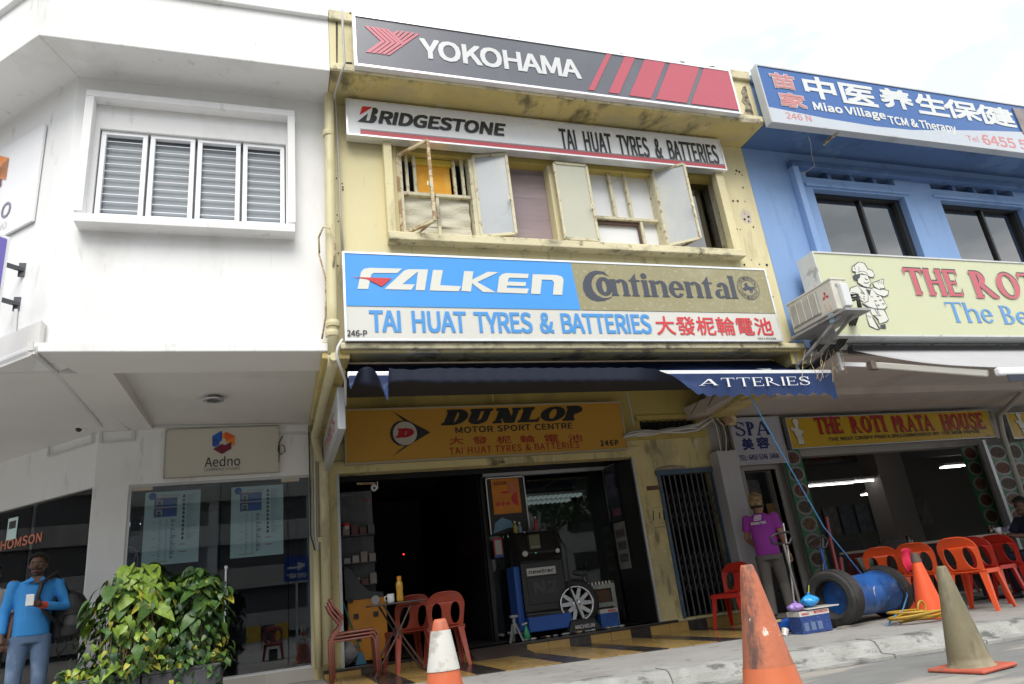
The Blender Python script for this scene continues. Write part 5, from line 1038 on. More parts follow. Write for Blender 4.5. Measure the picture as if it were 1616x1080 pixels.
# posters inside the studio glass
def schedule(px, lab):
    pl = yp(YW + .052); t = thing('poster', lab, 'poster', P(*px[3], Y=YW + .05), group='result posters inside the studio glass')
    us = [pl.uv(*p) for p in px]; u0 = (us[0][0] + us[3][0]) / 2; u1 = (us[1][0] + us[2][0]) / 2; v1 = (us[0][1] + us[1][1]) / 2; v0 = (us[2][1] + us[3][1]) / 2
    pl = yp(YW + .09); k = (YW + .09) / (YW + .052); u0 *= k; u1 *= k; v0 = .9 + (v0 - .9) * k; v1 = .9 + (v1 - .9) * k
    O('sheet', MB().box(u0, u1, YW + .092, YW + .096, v0, v1), F('pale aqua paper', (.66, .84, .84), rough=.5), t)
    X = lambda a: u0 + (u1 - u0) * a; Z = lambda b: v1 - (v1 - v0) * b; L_ = .0
    def rc(mb, a, b, c, d, l=.002): return mb.poly(pl, [(X(a), Z(d)), (X(c), Z(d)), (X(c), Z(b)), (X(a), Z(b))], l)
    bp_ = F('poster blue print', (.02, .12, .45)); rd = F('poster red print', (.5, .08, .08)); bk = F('poster dark print', (.05, .06, .08)); ln = F('poster pale line print', (.26, .38, .45)); yl = F('poster olive print', (.40, .42, .08))
    mb = MB(); mb.disc(pl, X(.13), Z(.06), (u1 - u0) * .07, .004); rc(mb, .17, .10, .58, .215); rc(mb, .17, .24, .58, .355); O('blue_box', mb, bp_, t, kind='stuff')
    mb = MB(); rc(mb, .17, .09, .58, .1, .003); rc(mb, .17, .23, .58, .24, .003); rc(mb, .65, .74, .75, .75); rc(mb, .65, .84, .77, .85); O('red_rule', mb, rd, t, kind='stuff')
    word('MATHS LEVELS', pl, (X(.3), Z(.07)), (X(.62), Z(.07)), (X(.3), Z(.05)), rd, t, px=False, lift=.002)
    mb = MB(); rc(mb, .2, .11, .32, .21, .004); rc(mb, .2, .25, .32, .35, .004); O('portrait_ground', mb, F('portrait grey print', (.45, .45, .45)), t, kind='stuff')
    mb = MB()
    for y in (.155, .295): mb.disc(pl, X(.26), Z(y), (u1 - u0) * .025, .006, 12); rc(mb, .215, y + .025, .305, y + .05, .006)
    for k in range(11):
        y = .07 + k * .058; mb.disc(pl, X(.70), Z(y), (u1 - u0) * .02, .003, 10); rc(mb, .675, y + .01, .725, y + .03, .003)
    O('portrait', mb, bk, t, kind='stuff')
    r2 = random.Random(9); mb = MB(); m2 = MB()
    for k in range(60):
        y = .39 + k * .0095
        rc(mb, .27, y, .285 + r2.random() * .05, y + .003); rc(mb, .39, y, .42, y + .003)
        if r2.random() < .8: rc(m2, .48, y, .50 + r2.random() * .1, y + .005)
    for k in range(66): y = .06 + k * .0095; rc(mb, .76, y, .80 + r2.random() * .16, y + .003)
    O('text_lines', mb, ln, t, kind='stuff'); O('text_lines', m2, F('poster navy print', (.10, .16, .32)), t, kind='stuff')
    mb = MB(); rc(mb, .15, .955, .45, .962)
    for k in range(5): rc(mb, .16, .42 + k * .11, .22, .428 + k * .11)
    O('highlight_line', mb, yl, t, kind='stuff')
schedule([(230.2, 777.4), (317, 773), (312.5, 887), (222, 894)], 'tall pale results poster inside the left studio door behind the plants')
schedule([(365.6, 769), (447, 765), (447, 874.6), (362.6, 881.7)], 'tall pale results poster on the right studio door beside the handle')
# shop front at the far left: stickers, hanging lamps and a film with painted shapes
def cg(x, y, l=-.04): a = cpl.uv(x, y); return cpl.at(a[0], a[1], l)
st = thing('notice', 'small pale notice with a black symbol on the left glass', 'notice', cg(10, 850)); a = cpl.uv(8, 819); b = cpl.uv(19, 850)
O('sheet', MB().pb(cpl, a[0], b[0], b[1], a[1], -.045, -.042), F('pale aqua paper', (.4, .56, .58)), st); O('symbol', MB().pb(cpl, a[0] + .03, b[0] - .03, (a[1] + b[1]) / 2, a[1] - .04, -.042, -.041), kpr, st)
word('THOMSON', cpl, (-16, 872), (57, 873), (-16, 857), F('salmon print', (.62, .20, .12)), st, off=.03, lift=-.046, name='window_lettering')
a = cpl.uv(150, 930)[0]; film = O('window_film', MB().pb(cpl, -5.4, -.1, .36, 1.05, -.12, -.115), M('pale teal window film', (.16, .22, .25), .5, .3, 1.2, stains=[((.30, .38, .40), 1.4, .5, .56, (1, 1, 1), .8), ((.07, .09, .11), 2.2, .56, .6, (1, 1, 1), .8)]), label='pale teal patterned film along the foot of the left shop window', cat='window film')
O('counter_edge', MB().bar(cpl.at(-1.6, 1.28, -.6), cpl.at(-.05, 1.36, -.6), .03), tube_on, label='thin bright light strip low inside the left shop window', cat='strip light')
for i, (x, y) in enumerate(((43, 826), (79, 828))):
    q = cg(x, y, -.9); pnd = thing('pendant_lamp', ['white cone lamp nearer the left edge inside the corner shop', 'white cone lamp nearer the white pier inside the corner shop'][i], 'lamp', q, group='white lamps inside the corner shop')
    O('lamp_shade', MB().lathe([(.075, -.06), (.035, .07), (.02, .08)], q, 14), white_frame, pnd); O('lamp_cord', MB().tube([q + Vector((0, 0, .08)), q + Vector((0, 0, .3))], .006, 5), white_frame, pnd)
q = cg(140, 824, -.7); O('spot_lamp', MB().ell(q, (.035, .035, .03)), tube_on, label='small lit spot lamp beside the white pier', cat='lamp', smooth=True)
ty = thing('round_mural', 'dark mural panel with pale rings inside the corner shop', 'mural', cg(60, 850, -1.5)); O('mural_panel', MB().pb(cpl, -4.5, -.5, 1.2, 2.3, -1.7, -1.65), M('dark mural', (.06, .07, .10), .6, .6, 2), ty)
for (du, dv, r_) in ((-1.6, 1.95, .22), (-1.3, 1.95, .18), (-2.4, 1.9, .25)): O('mural_ring', MB().ring(cpl, du, dv, r_, r_ - .025, -1.64), M('mural pale line', (.22, .24, .25), .6), ty)
# ------------------------------------------------------------------ across the street (seen in the glass)
cpk = thing('car_park', 'grey deck car park with long pale parapet bands across the street', 'building', (-18, -24, 0))
O('shell', MB().box(-46, 3, -30, -24.2, -1, 12), M('dark deck void', (.09, .09, .095), .9), cpk)
cpm = M('car park concrete', (.34, .34, .33), .85, .1, .6, stains=[((.15, .15, .14), .4, .5, .7, (1, 1, .3), .7)])
for k in range(5): O('parapet_band', MB().box(-46.2, 3.2, -24.2, -23.8, .4 + k * 2.4, 1.5 + k * 2.4), cpm, cpk)
for k in range(10): O('column', MB().box(-45 + k * 5.2, -44.5 + k * 5.2, -24.3, -23.9, -1, 11.9), cpm, cpk)
for i, x in enumerate((9, 30, 52)):
    b = thing('apartment_block', ['far slab block behind the trees, nearest the car park', 'far slab block in the middle behind the trees', 'far slab block at the right behind the trees'][i], 'building', (x, -34, 0))
    O('wall', MB().box(x - 8, x + 8, -42, -34, -1, 17 + i), M('block wall', (.32, .32, .31), .8), b)
    for r in range(5):
        for c in range(5): O('window', MB().box(x - 7 + c * 3, x - 5 + c * 3, -33.99, -33.9, 2 + r * 3, 3.4 + r * 3), black_frame, b)
cb2 = thing('corner_block', 'grey block on the far corner of the side street', 'building', (-34, 20, 0))
O('shell', MB().box(-44, -32, -10, 70, -1, 12), M('dark deck void', (.05, .05, .055), .9), cb2)
for k in range(5): O('parapet_band', MB().box(-32.1, -31.8, -10.2, 70, .6 + k * 2.4, 1.6 + k * 2.4), cpm, cb2)
leafm = M('street tree leaves', (.03, .06, .02), .7, .4, 3); bark = M('bark', (.10, .08, .06), .9, .3, 8)
def street_tree(x, y, h, r, lab, seed):
    rn = random.Random(seed); t = thing('street_tree', lab, 'tree', (x, y, gz(x) - .14), 0, 'trees across the street')
    O('trunk', MB().tube([(x, y, -.5), (x + .1, y, h * .35), (x - .2, y + .2, h * .7)], [.28, .2, .08], 8), bark, t)
    lv = MB()
    for k in range(1500):
        c = Vector((rn.gauss(0, 1), rn.gauss(0, 1), rn.gauss(0, 1))).normalized() * r * rn.random() ** .4; c.z *= .8
        p = Vector((x, y, h * .72)) + c; a = Vector((rn.uniform(-1, 1), rn.uniform(-1, 1), rn.uniform(-1, 1))).normalized() * .22; b_ = a.orthogonal().normalized() * .14
        lv.face([p - a, p + b_, p + a, p - b_])
    O('crown', lv, leafm, t)
for i, (x, y, h, r) in enumerate(((7, -13, 8, 3.2), (14, -15, 9, 3.6), (21, -13, 8.5, 3.4), (29, -15, 9.5, 3.8), (37, -13, 9, 3.6))): street_tree(x, y, h, r, ['tree nearest the car park end across the street', 'second tree from the car park across the street', 'middle tree across the street', 'fourth tree from the car park across the street', 'tree farthest from the car park across the street'][i], i)
q = thing('road_barrier', 'yellow and black chevron barrier across the street', 'barrier', (-4, -8, 0))
for k in range(10):
    x = -8.5 + k * .9
    for j in range(2): O('chevron_board', MB().box(x + j * .45, x + j * .45 + .44, -8.05, -8, .35, .85), F('barrier yellow', (.5, .34, .03)) if j else kpr, q)
    O('post', MB().box(x, x + .06, -8.2, -8.1, -.1, .9), alu_dull, q)
ow = thing('one_way_sign', 'blue ONE WAY street sign on a pole across the road', 'sign', (.6, -4, 0)); V_ = P(468, 897, Y=23.0)
O('pole', MB().tube([(V_.x, -4.2, -.1), (V_.x, -4.2, V_.z + .35)], .035, 8), alu_dull, ow)
owp = Plane((0, -4.15, 0), (-1, 0, 0), (0, 0, 1)); cu_, cv_ = -V_.x, V_.z
mb = MB(); mb.poly(owp, [(cu_ - .36, cv_ - .36), (cu_ + .36, cv_ - .36), (cu_ + .36, cv_ + .36), (cu_ - .36, cv_ + .36)], 0, .01); O('sign_plate', mb, F('sign blue', (.02, .06, .30)), ow)
mb = MB(); mb.poly(owp, [(cu_ + .28, cv_ + .04), (cu_ - .05, cv_ + .04), (cu_ - .05, cv_ - .04 + .0), (cu_ + .28, cv_ - .04)], .012) if False else mb.poly(owp, [(cu_ + .28, cv_ + .06), (cu_ - .04, cv_ + .06), (cu_ - .04, cv_ - .04 + .22), (cu_ - .28, cv_ + .10), (cu_ - .04, cv_ - .08), (cu_ - .04, cv_ + .0), (cu_ + .28, cv_ + .0)], .012)
O('arrow', mb, wpr, ow); word('ONE WAY', owp, (cu_ - .28, cv_ - .28), (cu_ + .28, cv_ - .28), (cu_ - .28, cv_ - .14), wpr, ow, px=False, off=.03, lift=.012)

# ------------------------------------------------------------------ inside the tyre shop
FZ = ST
shp = thing('display_window', 'dark glazed showcase at the right half of the tyre shop', 'shop window', (4, 10.3, FZ))
gp = yp(10.25); ux = lambda x, y=850: gp.uv(x, y)[0]
gA, gB, gT = ux(770), ux(968), gp.uv(860, 748)[1]
O('glass_pane', MB().box(gA, gB, 10.25, 10.262, FZ + .05, gT), GLASS('showcase glass', (.86, .88, .88), .02), shp)
fr = MB(); fr.box(gA - .05, gA, 10.2, 10.3, FZ, gT + .05); O('frame_post', fr, black_frame, shp)
O('frame_head', MB().box(gA - .05, gB + .05, 10.2, 10.3, gT, gT + .05), alu_dull, shp)
O('bulkhead', MB().box(so0, so1, 10.2, 10.28, gT + .055, 2.98), black_frame, shp)
O('showcase_back', MB().box(gA, gB + .3, 12.3, 12.35, FZ, gT + .1), M('green grey showcase wall', (.10, .12, .10), .8, .1, 1), shp)
O('side_wall', MB().box(gA - .06, gA - .01, 10.32, 14.9, FZ, 2.98), black_frame, shp)
for k in range(2):
    p = P(826 + 10, 805 - k * 25, Y=11.2); t = thing('ceiling_light', ['louvred ceiling light nearer the front inside the showcase', 'louvred ceiling light farther back inside the showcase'][k], 'ceiling light', (p.x + .5, 11.2 + k * .6, 2.36 + k * 0), 0, 'louvred lights in the showcase')
    O('light_tray', MB().box(p.x - .1, p.x + 1.0, 11.1 + k * .6, 11.3 + k * .6, 2.38, 2.42), alu_dull, t)
    for i in range(12): O('louvre', MB().box(p.x - .08 + i * .09, p.x - .05 + i * .09, 11.1 + k * .6, 11.3 + k * .6, 2.33, 2.375), M('lit louvre', (.42, .52, .50), .5, 0, 1, emit=.13), t)
# black wall right of the window with two posters on it, standing square to the front
wx = ux(968) + .02; rw = MB(); rw.hexa([(wx, 10.2, FZ), (so1 - .04, YW + .02, FZ), (so1 - .0, YW + .12, FZ), (wx + .05, 10.35, FZ)], [(wx, 10.2, 2.6), (so1 - .04, YW + .02, 2.6), (so1 - .0, YW + .12, 2.6), (wx + .05, 10.35, 2.6)])
O('return_wall', rw, black_frame, shp)
rp_ = Plane((wx, 10.2, 0), (so1 - .04 - wx, YW + .02 - 10.2, 0), (0, 0, 1))
def onret(px, nm, lab, mat, cat='poster'):
    us = [rp_.uv(*p) for p in px]; u0 = (us[0][0] + us[3][0]) / 2; u1 = (us[1][0] + us[2][0]) / 2; v1 = (us[0][1] + us[1][1]) / 2; v0 = (us[2][1] + us[3][1]) / 2
    t = thing(nm, lab, cat, rp_.at((u0 + u1) / 2, v0, 0)); O('sheet', MB().pb(rp_, u0, u1, v0, v1, .012, .016), mat, t); return t, u0, u1, v0, v1
t, u0, u1, v0, v1 = onret([(951, 742), (969, 732), (985, 815), (966, 826)], 'poster', 'dark poster with a faint bright figure high on the black return wall', F('dark blue poster', (.03, .035, .05)))
fr = MB(); fr.pb(rp_, u0, u1, v1, v1 + .012, .01, .02); fr.pb(rp_, u0 - .012, u0, v0, v1 + .012, .01, .02); O('poster_frame', fr, alu_dull, t)
O('figure_print', MB().pb(rp_, u0 + .06, u1 - .06, v0 + .35, v1 - .12, .017, .018), M('misty figure print', (.10, .09, .16), .5, .8, 5), t)
O('figure_print', MB().pb(rp_, u0 + .12, u1 - .03, v0 + .06, v0 + .17, .017, .018), M('qr like pink print', (.25, .10, .14), .5, .3, 20), t)
t, u0, u1, v0, v1 = onret([(968, 830), (985, 820), (999, 895), (982, 900)], 'poster', 'pale grey poster with small pictures low on the black return wall', F('pale poster', (.34, .34, .33)))
for k in range(3): O('picture_print', MB().pb(rp_, u0 + .04, u1 - .04, v0 + .1 + k * .18, v0 + .22 + k * .18, .017, .018), M('grey picture print', (.12, .12, .12), .5, .8, 14), t)
# orange promotion poster in its white wire frame
pp = yp(10.1); A_ = pp.uv(768, 752); B_ = pp.uv(835, 845); t = thing('poster_stand', 'orange promotion poster in a white wire frame inside the shop', 'poster', ((A_[0] + B_[0]) / 2, 10.1, A_[1] - .9))
tz, bz_ = pp.uv(800, 753)[1], pp.uv(800, 842)[1]; a, b = pp.uv(770, 800)[0], pp.uv(832, 800)[0]
fr = MB(); fr.box(a, a + .014, 10.09, 10.11, bz_, tz); fr.box(b - .014, b, 10.09, 10.11, bz_, tz); fr.box(a, b, 10.09, 10.11, tz - .014, tz); O('wire_frame', fr, white_frame, t)
O('backing', MB().box(a + .014, b - .014, 10.1, 10.104, bz_, tz - .014), black_frame, t)
a2, b2, t2, b2z = pp.uv(777, 790)[0], pp.uv(821, 790)[0], pp.uv(795, 756)[1], pp.uv(800, 811)[1]
O('sheet', MB().box(a2, b2, 10.08, 10.09, b2z, t2), M('orange poster face', (.62, .22, .02), .4, .25, 5), t)
pq_ = yp(10.08); word('$2,228', pq_, (779, 767), (799, 766), (779, 761), F('maroon print', (.16, .008, .03)), t, off=.03)
mb = MB(); X = lambda s: a2 + (b2 - a2) * s; Z = lambda s: t2 + (b2z - t2) * s
mb.ring(pq_, X(.9), Z(.6), .10, .01, .004, a0=90, a1=270); mb.poly(pq_, [(X(.3), Z(.37)), (X(.62), Z(.37)), (X(.58), Z(.43)), (X(.34), Z(.43))], .004)
for k in range(3): mb.poly(pq_, [(X(.08 + k * .18), Z(.72)), (X(.17 + k * .18), Z(.65)), (X(.26 + k * .18), Z(.72)), (X(.17 + k * .18), Z(.79))], .004)
O('red_print', mb, F('signal red print', (.56, .04, .05)), t, kind='stuff'); O('label_print', MB().box(X(.62), X(.86), 10.072, 10.076, Z(.42), Z(.12)), F('coral label', (.6, .18, .1)), t)
mb = MB(); mb.poly(pq_, [pq_.uv(*p) for p in ((779, 842), (781, 826), (792, 817), (806, 822), (812, 832), (800, 834), (790, 838))], .006); O('mountain_print', mb, F('pale blue print', (.14, .28, .42)), t)
t = thing('payment_placard', 'small red and white payment placard on the dark post', 'placard', P(786, 878, Y=10.05)); q = P(778, 850, Y=10.05); q2 = P(795, 877, Y=10.05)
O('board', MB().box(q.x, q2.x, 10.05, 10.06, q2.z, q.z), F('signal red print', (.56, .04, .05)), t); O('white_card', MB().box(q.x + .02, q2.x - .02, 10.04, 10.048, q2.z + .02, q.z - .03), F('white card', (.5, .5, .5)), t); O('blue_foot', MB().box(q.x, q2.x, 10.042, 10.048, q2.z - .02, q2.z + .012), bp_ if 'bp_' in globals() else F('poster blue print', (.02, .12, .45)), t)

def ym(px, py, Y=9.72): return P(px, py, Y=Y)
# nitrogen machine
mx0, mx1 = ym(812, 930).x + .12, ym(885, 930).x + .05; mz1 = ym(850, 838).z - .0
t = thing('tyre_machine', 'tall black and blue nitrogen tyre machine on the shop step', 'machine', ((mx0 + mx1) / 2, 9.75, FZ))
bk_ = M('black machine plastic', (.018, .018, .02), .35, .2, 3); blm = M('royal blue machine paint', (.02, .10, .42), .4, .1, 3)
pf = Plane((0, 0, 0), (0, -1, 0))
mb = MB(); mb.poly(Plane((mx0, 0, 0), (0, -1, 0)), [(-9.62, FZ + .12), (-9.62, FZ + .30), (-9.66, FZ + .34), (-9.66, mz1 - .42), (-9.70, mz1 - .38), (-9.62, mz1 - .30), (-9.74, mz1 - .02), (-9.80, mz1), (-10.1, mz1), (-10.1, FZ + .12)], 0, -(mx1 - mx0)); O('body', mb, bk_, t, bevel=.02)
O('blue_flank', MB().box(mx0 - .10, mx0 - .003, 9.74, 10.08, FZ + .10, mz1 - .45), blm, t, bevel=.015); O('blue_base', MB().box(mx0 - .012, mx1 + .012, 9.59, 10.08, FZ + .08, FZ + .27), blm, t, bevel=.012)
O('raised_panel', MB().box(mx0 + .05, mx1 - .05, 9.648, 9.662, FZ + .42, mz1 - .62), bk_, t, bevel=.012)
word('N2', yp(9.646), (mx0 + .13, FZ + .55), (mx1 - .12, FZ + .55), (mx0 + .13, FZ + .72), M('gloss black', (.03, .03, .032), .2), t, px=False, off=.06, lift=.004)
O('name_plate', MB().box(mx0 + .06, mx1 - .12, 9.643, 9.66, mz1 - .60, mz1 - .50), F('white card', (.5, .5, .5)), t); word('newtrac', yp(9.642), (mx0 + .08, mz1 - .575), (mx1 - .14, mz1 - .575), (mx0 + .08, mz1 - .525), kpr, t, px=False, off=.04, lift=.002, shear=.2)
O('display', MB().box(mx0 + .14, mx0 + .30, 9.62, 9.70, mz1 - .25, mz1 - .05), M('olive display', (.10, .10, .05), .3), t, bevel=.006)
for k in range(4): O('button', MB().lathe([(.008, 0), (.008, .006)], (mx0 + .17 + k * .035, 9.615, mz1 - .22), 8, (0, -1, 0)), wpr, t)
O('gauge', MB().lathe([(.04, 0), (.04, .02), (.03, .024)], (mx0 + .06, 9.64, mz1 - .30), 16, (0, -1, 0)), F('white card', (.5, .5, .5)), t); O('green_lamp', MB().ell((mx0 + .22, 9.635, mz1 - .30), (.01, .01, .01)), M('green lamp', (.1, .8, .4), .4, emit=.5), t); O('gauge', MB().lathe([(.03, 0), (.03, .02)], (mx1 - .06, 9.64, mz1 - .30), 16, (0, -1, 0)), alu_dull, t)
for x in (mx0 + .02, mx1 - .05): O('castor', MB().lathe([(.035, -.02), (.035, .02)], (x, 9.7, FZ + .04), 12, (1, 0, 0)), black_frame, t)
O('hose', MB().tube([(mx1 - .02, 9.66, mz1 - .05), (mx1 + .06, 9.6, mz1 - .3), (mx1 + .04, 9.6, FZ + .55), (mx1 + .10, 9.58, FZ + .32), (mx1 + .16, 9.55, FZ + .12), (mx1 + .05, 9.55, FZ + .03)], .012, 6), cable_black, t, smooth=True)
for k, (dx, h, c, lab) in enumerate(((.05, .16, (.5, .4, .05), 'yellow spray can on top of the tyre machine'), (.12, .14, (.2, .3, .4), 'blue grey can on top of the tyre machine'), (.37, .2, (.35, .04, .05), 'slim red bottle on top of the tyre machine'))):
    b = thing('bottle', lab, 'bottle', (mx0 + dx, 9.9, mz1), 0); O('bottle_body', MB().lathe([(.03, 0), (.03, h * .7), (.012, h * .8), (.012, h)], (mx0 + dx, 9.9, mz1), 12), M('can %d' % k, c, .35), b); O('cap', MB().lathe([(.014, 0), (.014, .02)], (mx0 + dx, 9.9, mz1 + h), 10), white_frame, b)
O('rag', MB().grid(lambda a, b: (mx0 + .18 + a * .2, 9.8 + b * .1, mz1 + .012 + .02 * math.sin(a * 6) * math.sin(b * 5 + 1)), 8, 6), F('grey rag', (.3, .3, .3), rough=.9), label='crumpled pale rag on top of the tyre machine', cat='rag', smooth=True)
# chrome wheel on a tyre stand
wc = P(910, 953, Y=9.62); wr = .235
rubber = M('black rubber', (.022, .022, .022), .6, .2, 6, .2, 80)
t = thing('alloy_wheel', 'silver multi spoke alloy wheel on a black display tyre stand', 'wheel', (wc.x, 9.62, FZ)); ax = Vector((-.22, -1, .05)).normalized()
O('tyre', MB().lathe([(.24, -.10), (.30, -.11), (.325, -.07), (.325, .02), (.30, .05), (.245, .05)], wc + Vector((.03, .10, .0)), 40, ax, close=False), rubber, t, smooth=True)
O('rim', MB().lathe([(.20, -.1), (.21, .02), (.238, .03), (.238, .045), (.215, .045), (.205, .0), (.195, -.1)], wc, 40, ax, close=False), M('polished rim', (.62, .63, .66), .22, .04, metal=.85), t, smooth=True)
O('hub', MB().lathe([(.055, -.02), (.05, .03), (.02, .04)], wc, 20, ax), MATS['polished rim'], t)
wpl = Plane(wc, ax.cross(Vector((0, 0, 1))).normalized() * -1, (0, 0, 1)); wpl.N = ax; wpl.V = ax.cross(wpl.U) if ax.cross(wpl.U).z > 0 else -ax.cross(wpl.U)
for k in range(5):
    a0 = R_(90 + 72 * k); mb = MB(); c_ = lambda r, d: (r * math.cos(a0 + R_(d)), r * math.sin(a0 + R_(d)))
    mb.poly(wpl, [c_(.045, -50), c_(.215, -24), c_(.215, -12), c_(.10, 0), c_(.215, 12), c_(.215, 24), c_(.045, 50)], .0, .022); O('spoke', mb, MATS['polished rim'], t)
O('stand', MB().hexa([(wc.x - .22, 9.5, FZ), (wc.x + .3, 9.5, FZ), (wc.x + .3, 9.8, FZ), (wc.x - .22, 9.8, FZ)], [(wc.x - .14, 9.54, FZ + .17), (wc.x + .2, 9.54, FZ + .17), (wc.x + .2, 9.8, FZ + .17), (wc.x - .14, 9.8, FZ + .17)]), rubber, t, bevel=.02)
word('MICHELIN', yp(9.50), (wc.x - .12, FZ + .05), (wc.x + .17, FZ + .05), (wc.x - .12, FZ + .10), F('white card', (.5, .5, .5)), t, px=False, off=.05, lift=.012)
# battery carton, wire crate, jack stand, spray bottle and clutter on the step
q = P(944, 968, Y=9.62); t = thing('battery_carton', 'blue battery carton with a white band beside the alloy wheel', 'box', (q.x + .15, 9.62, FZ))
O('carton', MB().box(q.x, q.x + .27, 9.55, 9.75, FZ, FZ + .2), M('blue carton', (.02, .09, .33), .5, .25, 9), t, bevel=.004); O('white_band', MB().box(q.x - .002, q.x + .272, 9.546, 9.752, FZ + .2, FZ + .25), F('white card', (.5, .5, .5)), t)
word('BOSCH', yp(9.546), (q.x + .12, FZ + .21), (q.x + .24, FZ + .21), (q.x + .12, FZ + .24), F('signal red print', (.56, .04, .05)), t, px=False, off=.05, lift=.003)
t = thing('wire_rack', 'grey slotted metal frame standing behind the battery carton', 'rack', (q.x + .2, 9.85, FZ)); z0 = FZ + .02; z1 = FZ + .58; fr = MB()
for a, b, c, d in ((q.x - .02, q.x + .42, z1 - .06, z1), (q.x - .02, q.x + .42, z0 + .25, z0 + .31)): fr.box(a, b, 9.84, 9.87, c, d)
O('rails', fr, M('galvanised frame', (.34, .36, .34), .5, .3, 30, metal=.4), t); 
for a in (q.x - .02, q.x + .36): O('upright', MB().box(a, a + .06, 9.845, 9.875, z0, z1 - .06), MATS['galvanised frame'], t)
O('carton_behind', MB().box(q.x - .04, q.x + .44, 9.9, 10.1, FZ, FZ + .62), M('brown carton', (.13, .08, .045), .8), t)
for k in range(7): O('lug', MB().lathe([(.014, 0), (.014, .03), (.006, .045)], (q.x + .02 + k * .055, 9.85, z1), 8), alu, t)
q = P(812, 990, Y=9.5); t = thing('jack_stand', 'grey steel jack stand on the shop step', 'jack stand', (q.x, 9.5, FZ)); jm = M('grey jack steel', (.30, .31, .31), .5, .15, 9, metal=.3)
for sx in (-1, 1): O('leg', MB().bar((q.x + sx * .09, 9.45, FZ), (q.x + sx * .02, 9.5, FZ + .22), .03, .02), jm, t)
O('leg', MB().bar((q.x, 9.6, FZ), (q.x, 9.52, FZ + .22), .03, .02), jm, t); O('column', MB().tube([(q.x, 9.5, FZ + .1), (q.x, 9.5, FZ + .3)], .02, 8), jm, t); O('cradle', MB().box(q.x - .05, q.x + .05, 9.47, 9.53, FZ + .3, FZ + .33), jm, t)
q = P(830, 990, Y=9.5); t = thing('spray_bottle', 'green translucent spray bottle beside the grey jack stand', 'bottle', (q.x, 9.5, FZ)); gm = M('green plastic', (.03, .30, .14), .3, .1, 5)
O('bottle_body', MB().lathe([(.045, 0), (.045, .08), (.018, .16), (.014, .19)], (q.x, 9.5, FZ), 14), gm, t, smooth=True); O('trigger', MB().bar((q.x - .05, 9.5, FZ + .20), (q.x + .02, 9.5, FZ + .215), .02), F('white card', (.5, .5, .5)), t)
rn = random.Random(4)
for k in range(14):
    x = mx0 - .1 + k * (so1 - .4 - mx0) / 14 + rn.uniform(-.04, .04); nm = ['small oily spanner', 'crumpled rag', 'steel socket', 'plastic cap'][k % 4]
    O(['spanner', 'rag', 'socket', 'bolt_tin'][k % 4], MB().ell((x, 9.44 + rn.random() * .06, FZ + .014), (.03 + .04 * rn.random(), .02, .014), 8, 5), [jm, F('white card', (.5, .5, .5)), black_frame, rust][k % 4], label='small oily item, %s from the left along the black shop step' % ('first second third fourth fifth sixth seventh eighth ninth tenth eleventh twelfth thirteenth fourteenth'.split()[k]), cat='workshop litter', group='small litter on the shop step')
# left side: poster board, shelves, orange cabinet, camera, broom
q0, q1 = P(534, 778, Y=10.0), P(592, 905, Y=10.0); t = thing('display_board', 'dark grey product board with shelves at the left of the shop', 'display', ((q0.x + q1.x) / 2, 10, 1.2))
O('board', MB().box(q0.x, q1.x, 10.0, 10.04, 1.0, q0.z), M('grey product poster', (.07, .075, .085), .45, .5, 2.5, stains=[((.20, .22, .26), 1.6, .5, .7, (1, 1, .5), .6)]), t)
word('BOSCH', yp(9.99), (573, 791), (585, 790.5), (573, 788), F('deep red print', (.42, .02, .03)), t, off=.04); word('Charging Power', yp(9.99), (534, 785), (557, 783.5), (534, 781), F('grey print', (.30, .31, .34)), t)
for z in (1.86, 1.50, 1.22): O('shelf', MB().box(q0.x, q1.x, 9.8, 10, z, z + .015), M('dark shelf', (.06, .06, .06), .5), t)
rn = random.Random(8)
for k in range(12):
    z = (1.875, 1.515, 1.235)[k % 3]; x = q0.x + .03 + (k // 3) * .11; h = rn.uniform(.06, .14); c = [(.35, .35, .36), (.12, .05, .05), (.08, .1, .12), (.25, .22, .2)][rn.randrange(4)]
    O('parts_carton', MB().box(x, x + .085, 9.82, 9.94, z, z + h), M('carton %d%d' % (int(c[0] * 100), int(c[1] * 100)), c, .6), label='small parts carton, %s from the left on the %s shelf of the product board' % (('first', 'second', 'third', 'fourth')[k // 3], ('top', 'middle', 'lowest')[k % 3]), cat='box', group='cartons on the product board shelves')
jar = thing('jar', 'white jar with a red lid on the top shelf of the product board', 'jar', P(548, 824, Y=9.88)); q = P(546, 836, Y=9.85); O('jar_body', MB().lathe([(.05, 0), (.05, .12)], (q.x, 9.87, 1.876), 14), F('white card', (.5, .5, .5)), jar); O('lid', MB().lathe([(.052, .12), (.052, .16)], (q.x, 9.87, 1.876), 14), F('signal red print', (.56, .04, .05)), jar)
q = P(590, 770, Y=9.6); t = thing('security_camera', 'white swivel security camera under the shop lintel', 'camera', q); O('camera_arm', MB().bar((q.x - .22, 9.62, q.z + .07), (q.x + .02, 9.62, q.z + .06), .025), rust, t); O('camera_body', MB().ell(q, (.045, .045, .05)), white_frame, t, smooth=True); O('lens', MB().ell(q + Vector((.0, -.04, -.01)), (.018, .015, .018)), black_frame, t); O('antenna', MB().bar(q + Vector((.05, 0, -.02)), q + Vector((.05, 0, .08)), .01), white_frame, t)
c0, c1 = P(549, 980, Y=9.72), P(611, 980, Y=9.72); zt2 = P(580, 945, Y=9.72).z
org = M('orange cabinet paint', (.60, .24, .02), .45, .15, 3, stains=[((.2, .1, .03), 3, .58, .72, (1, 1, .6), .6)])
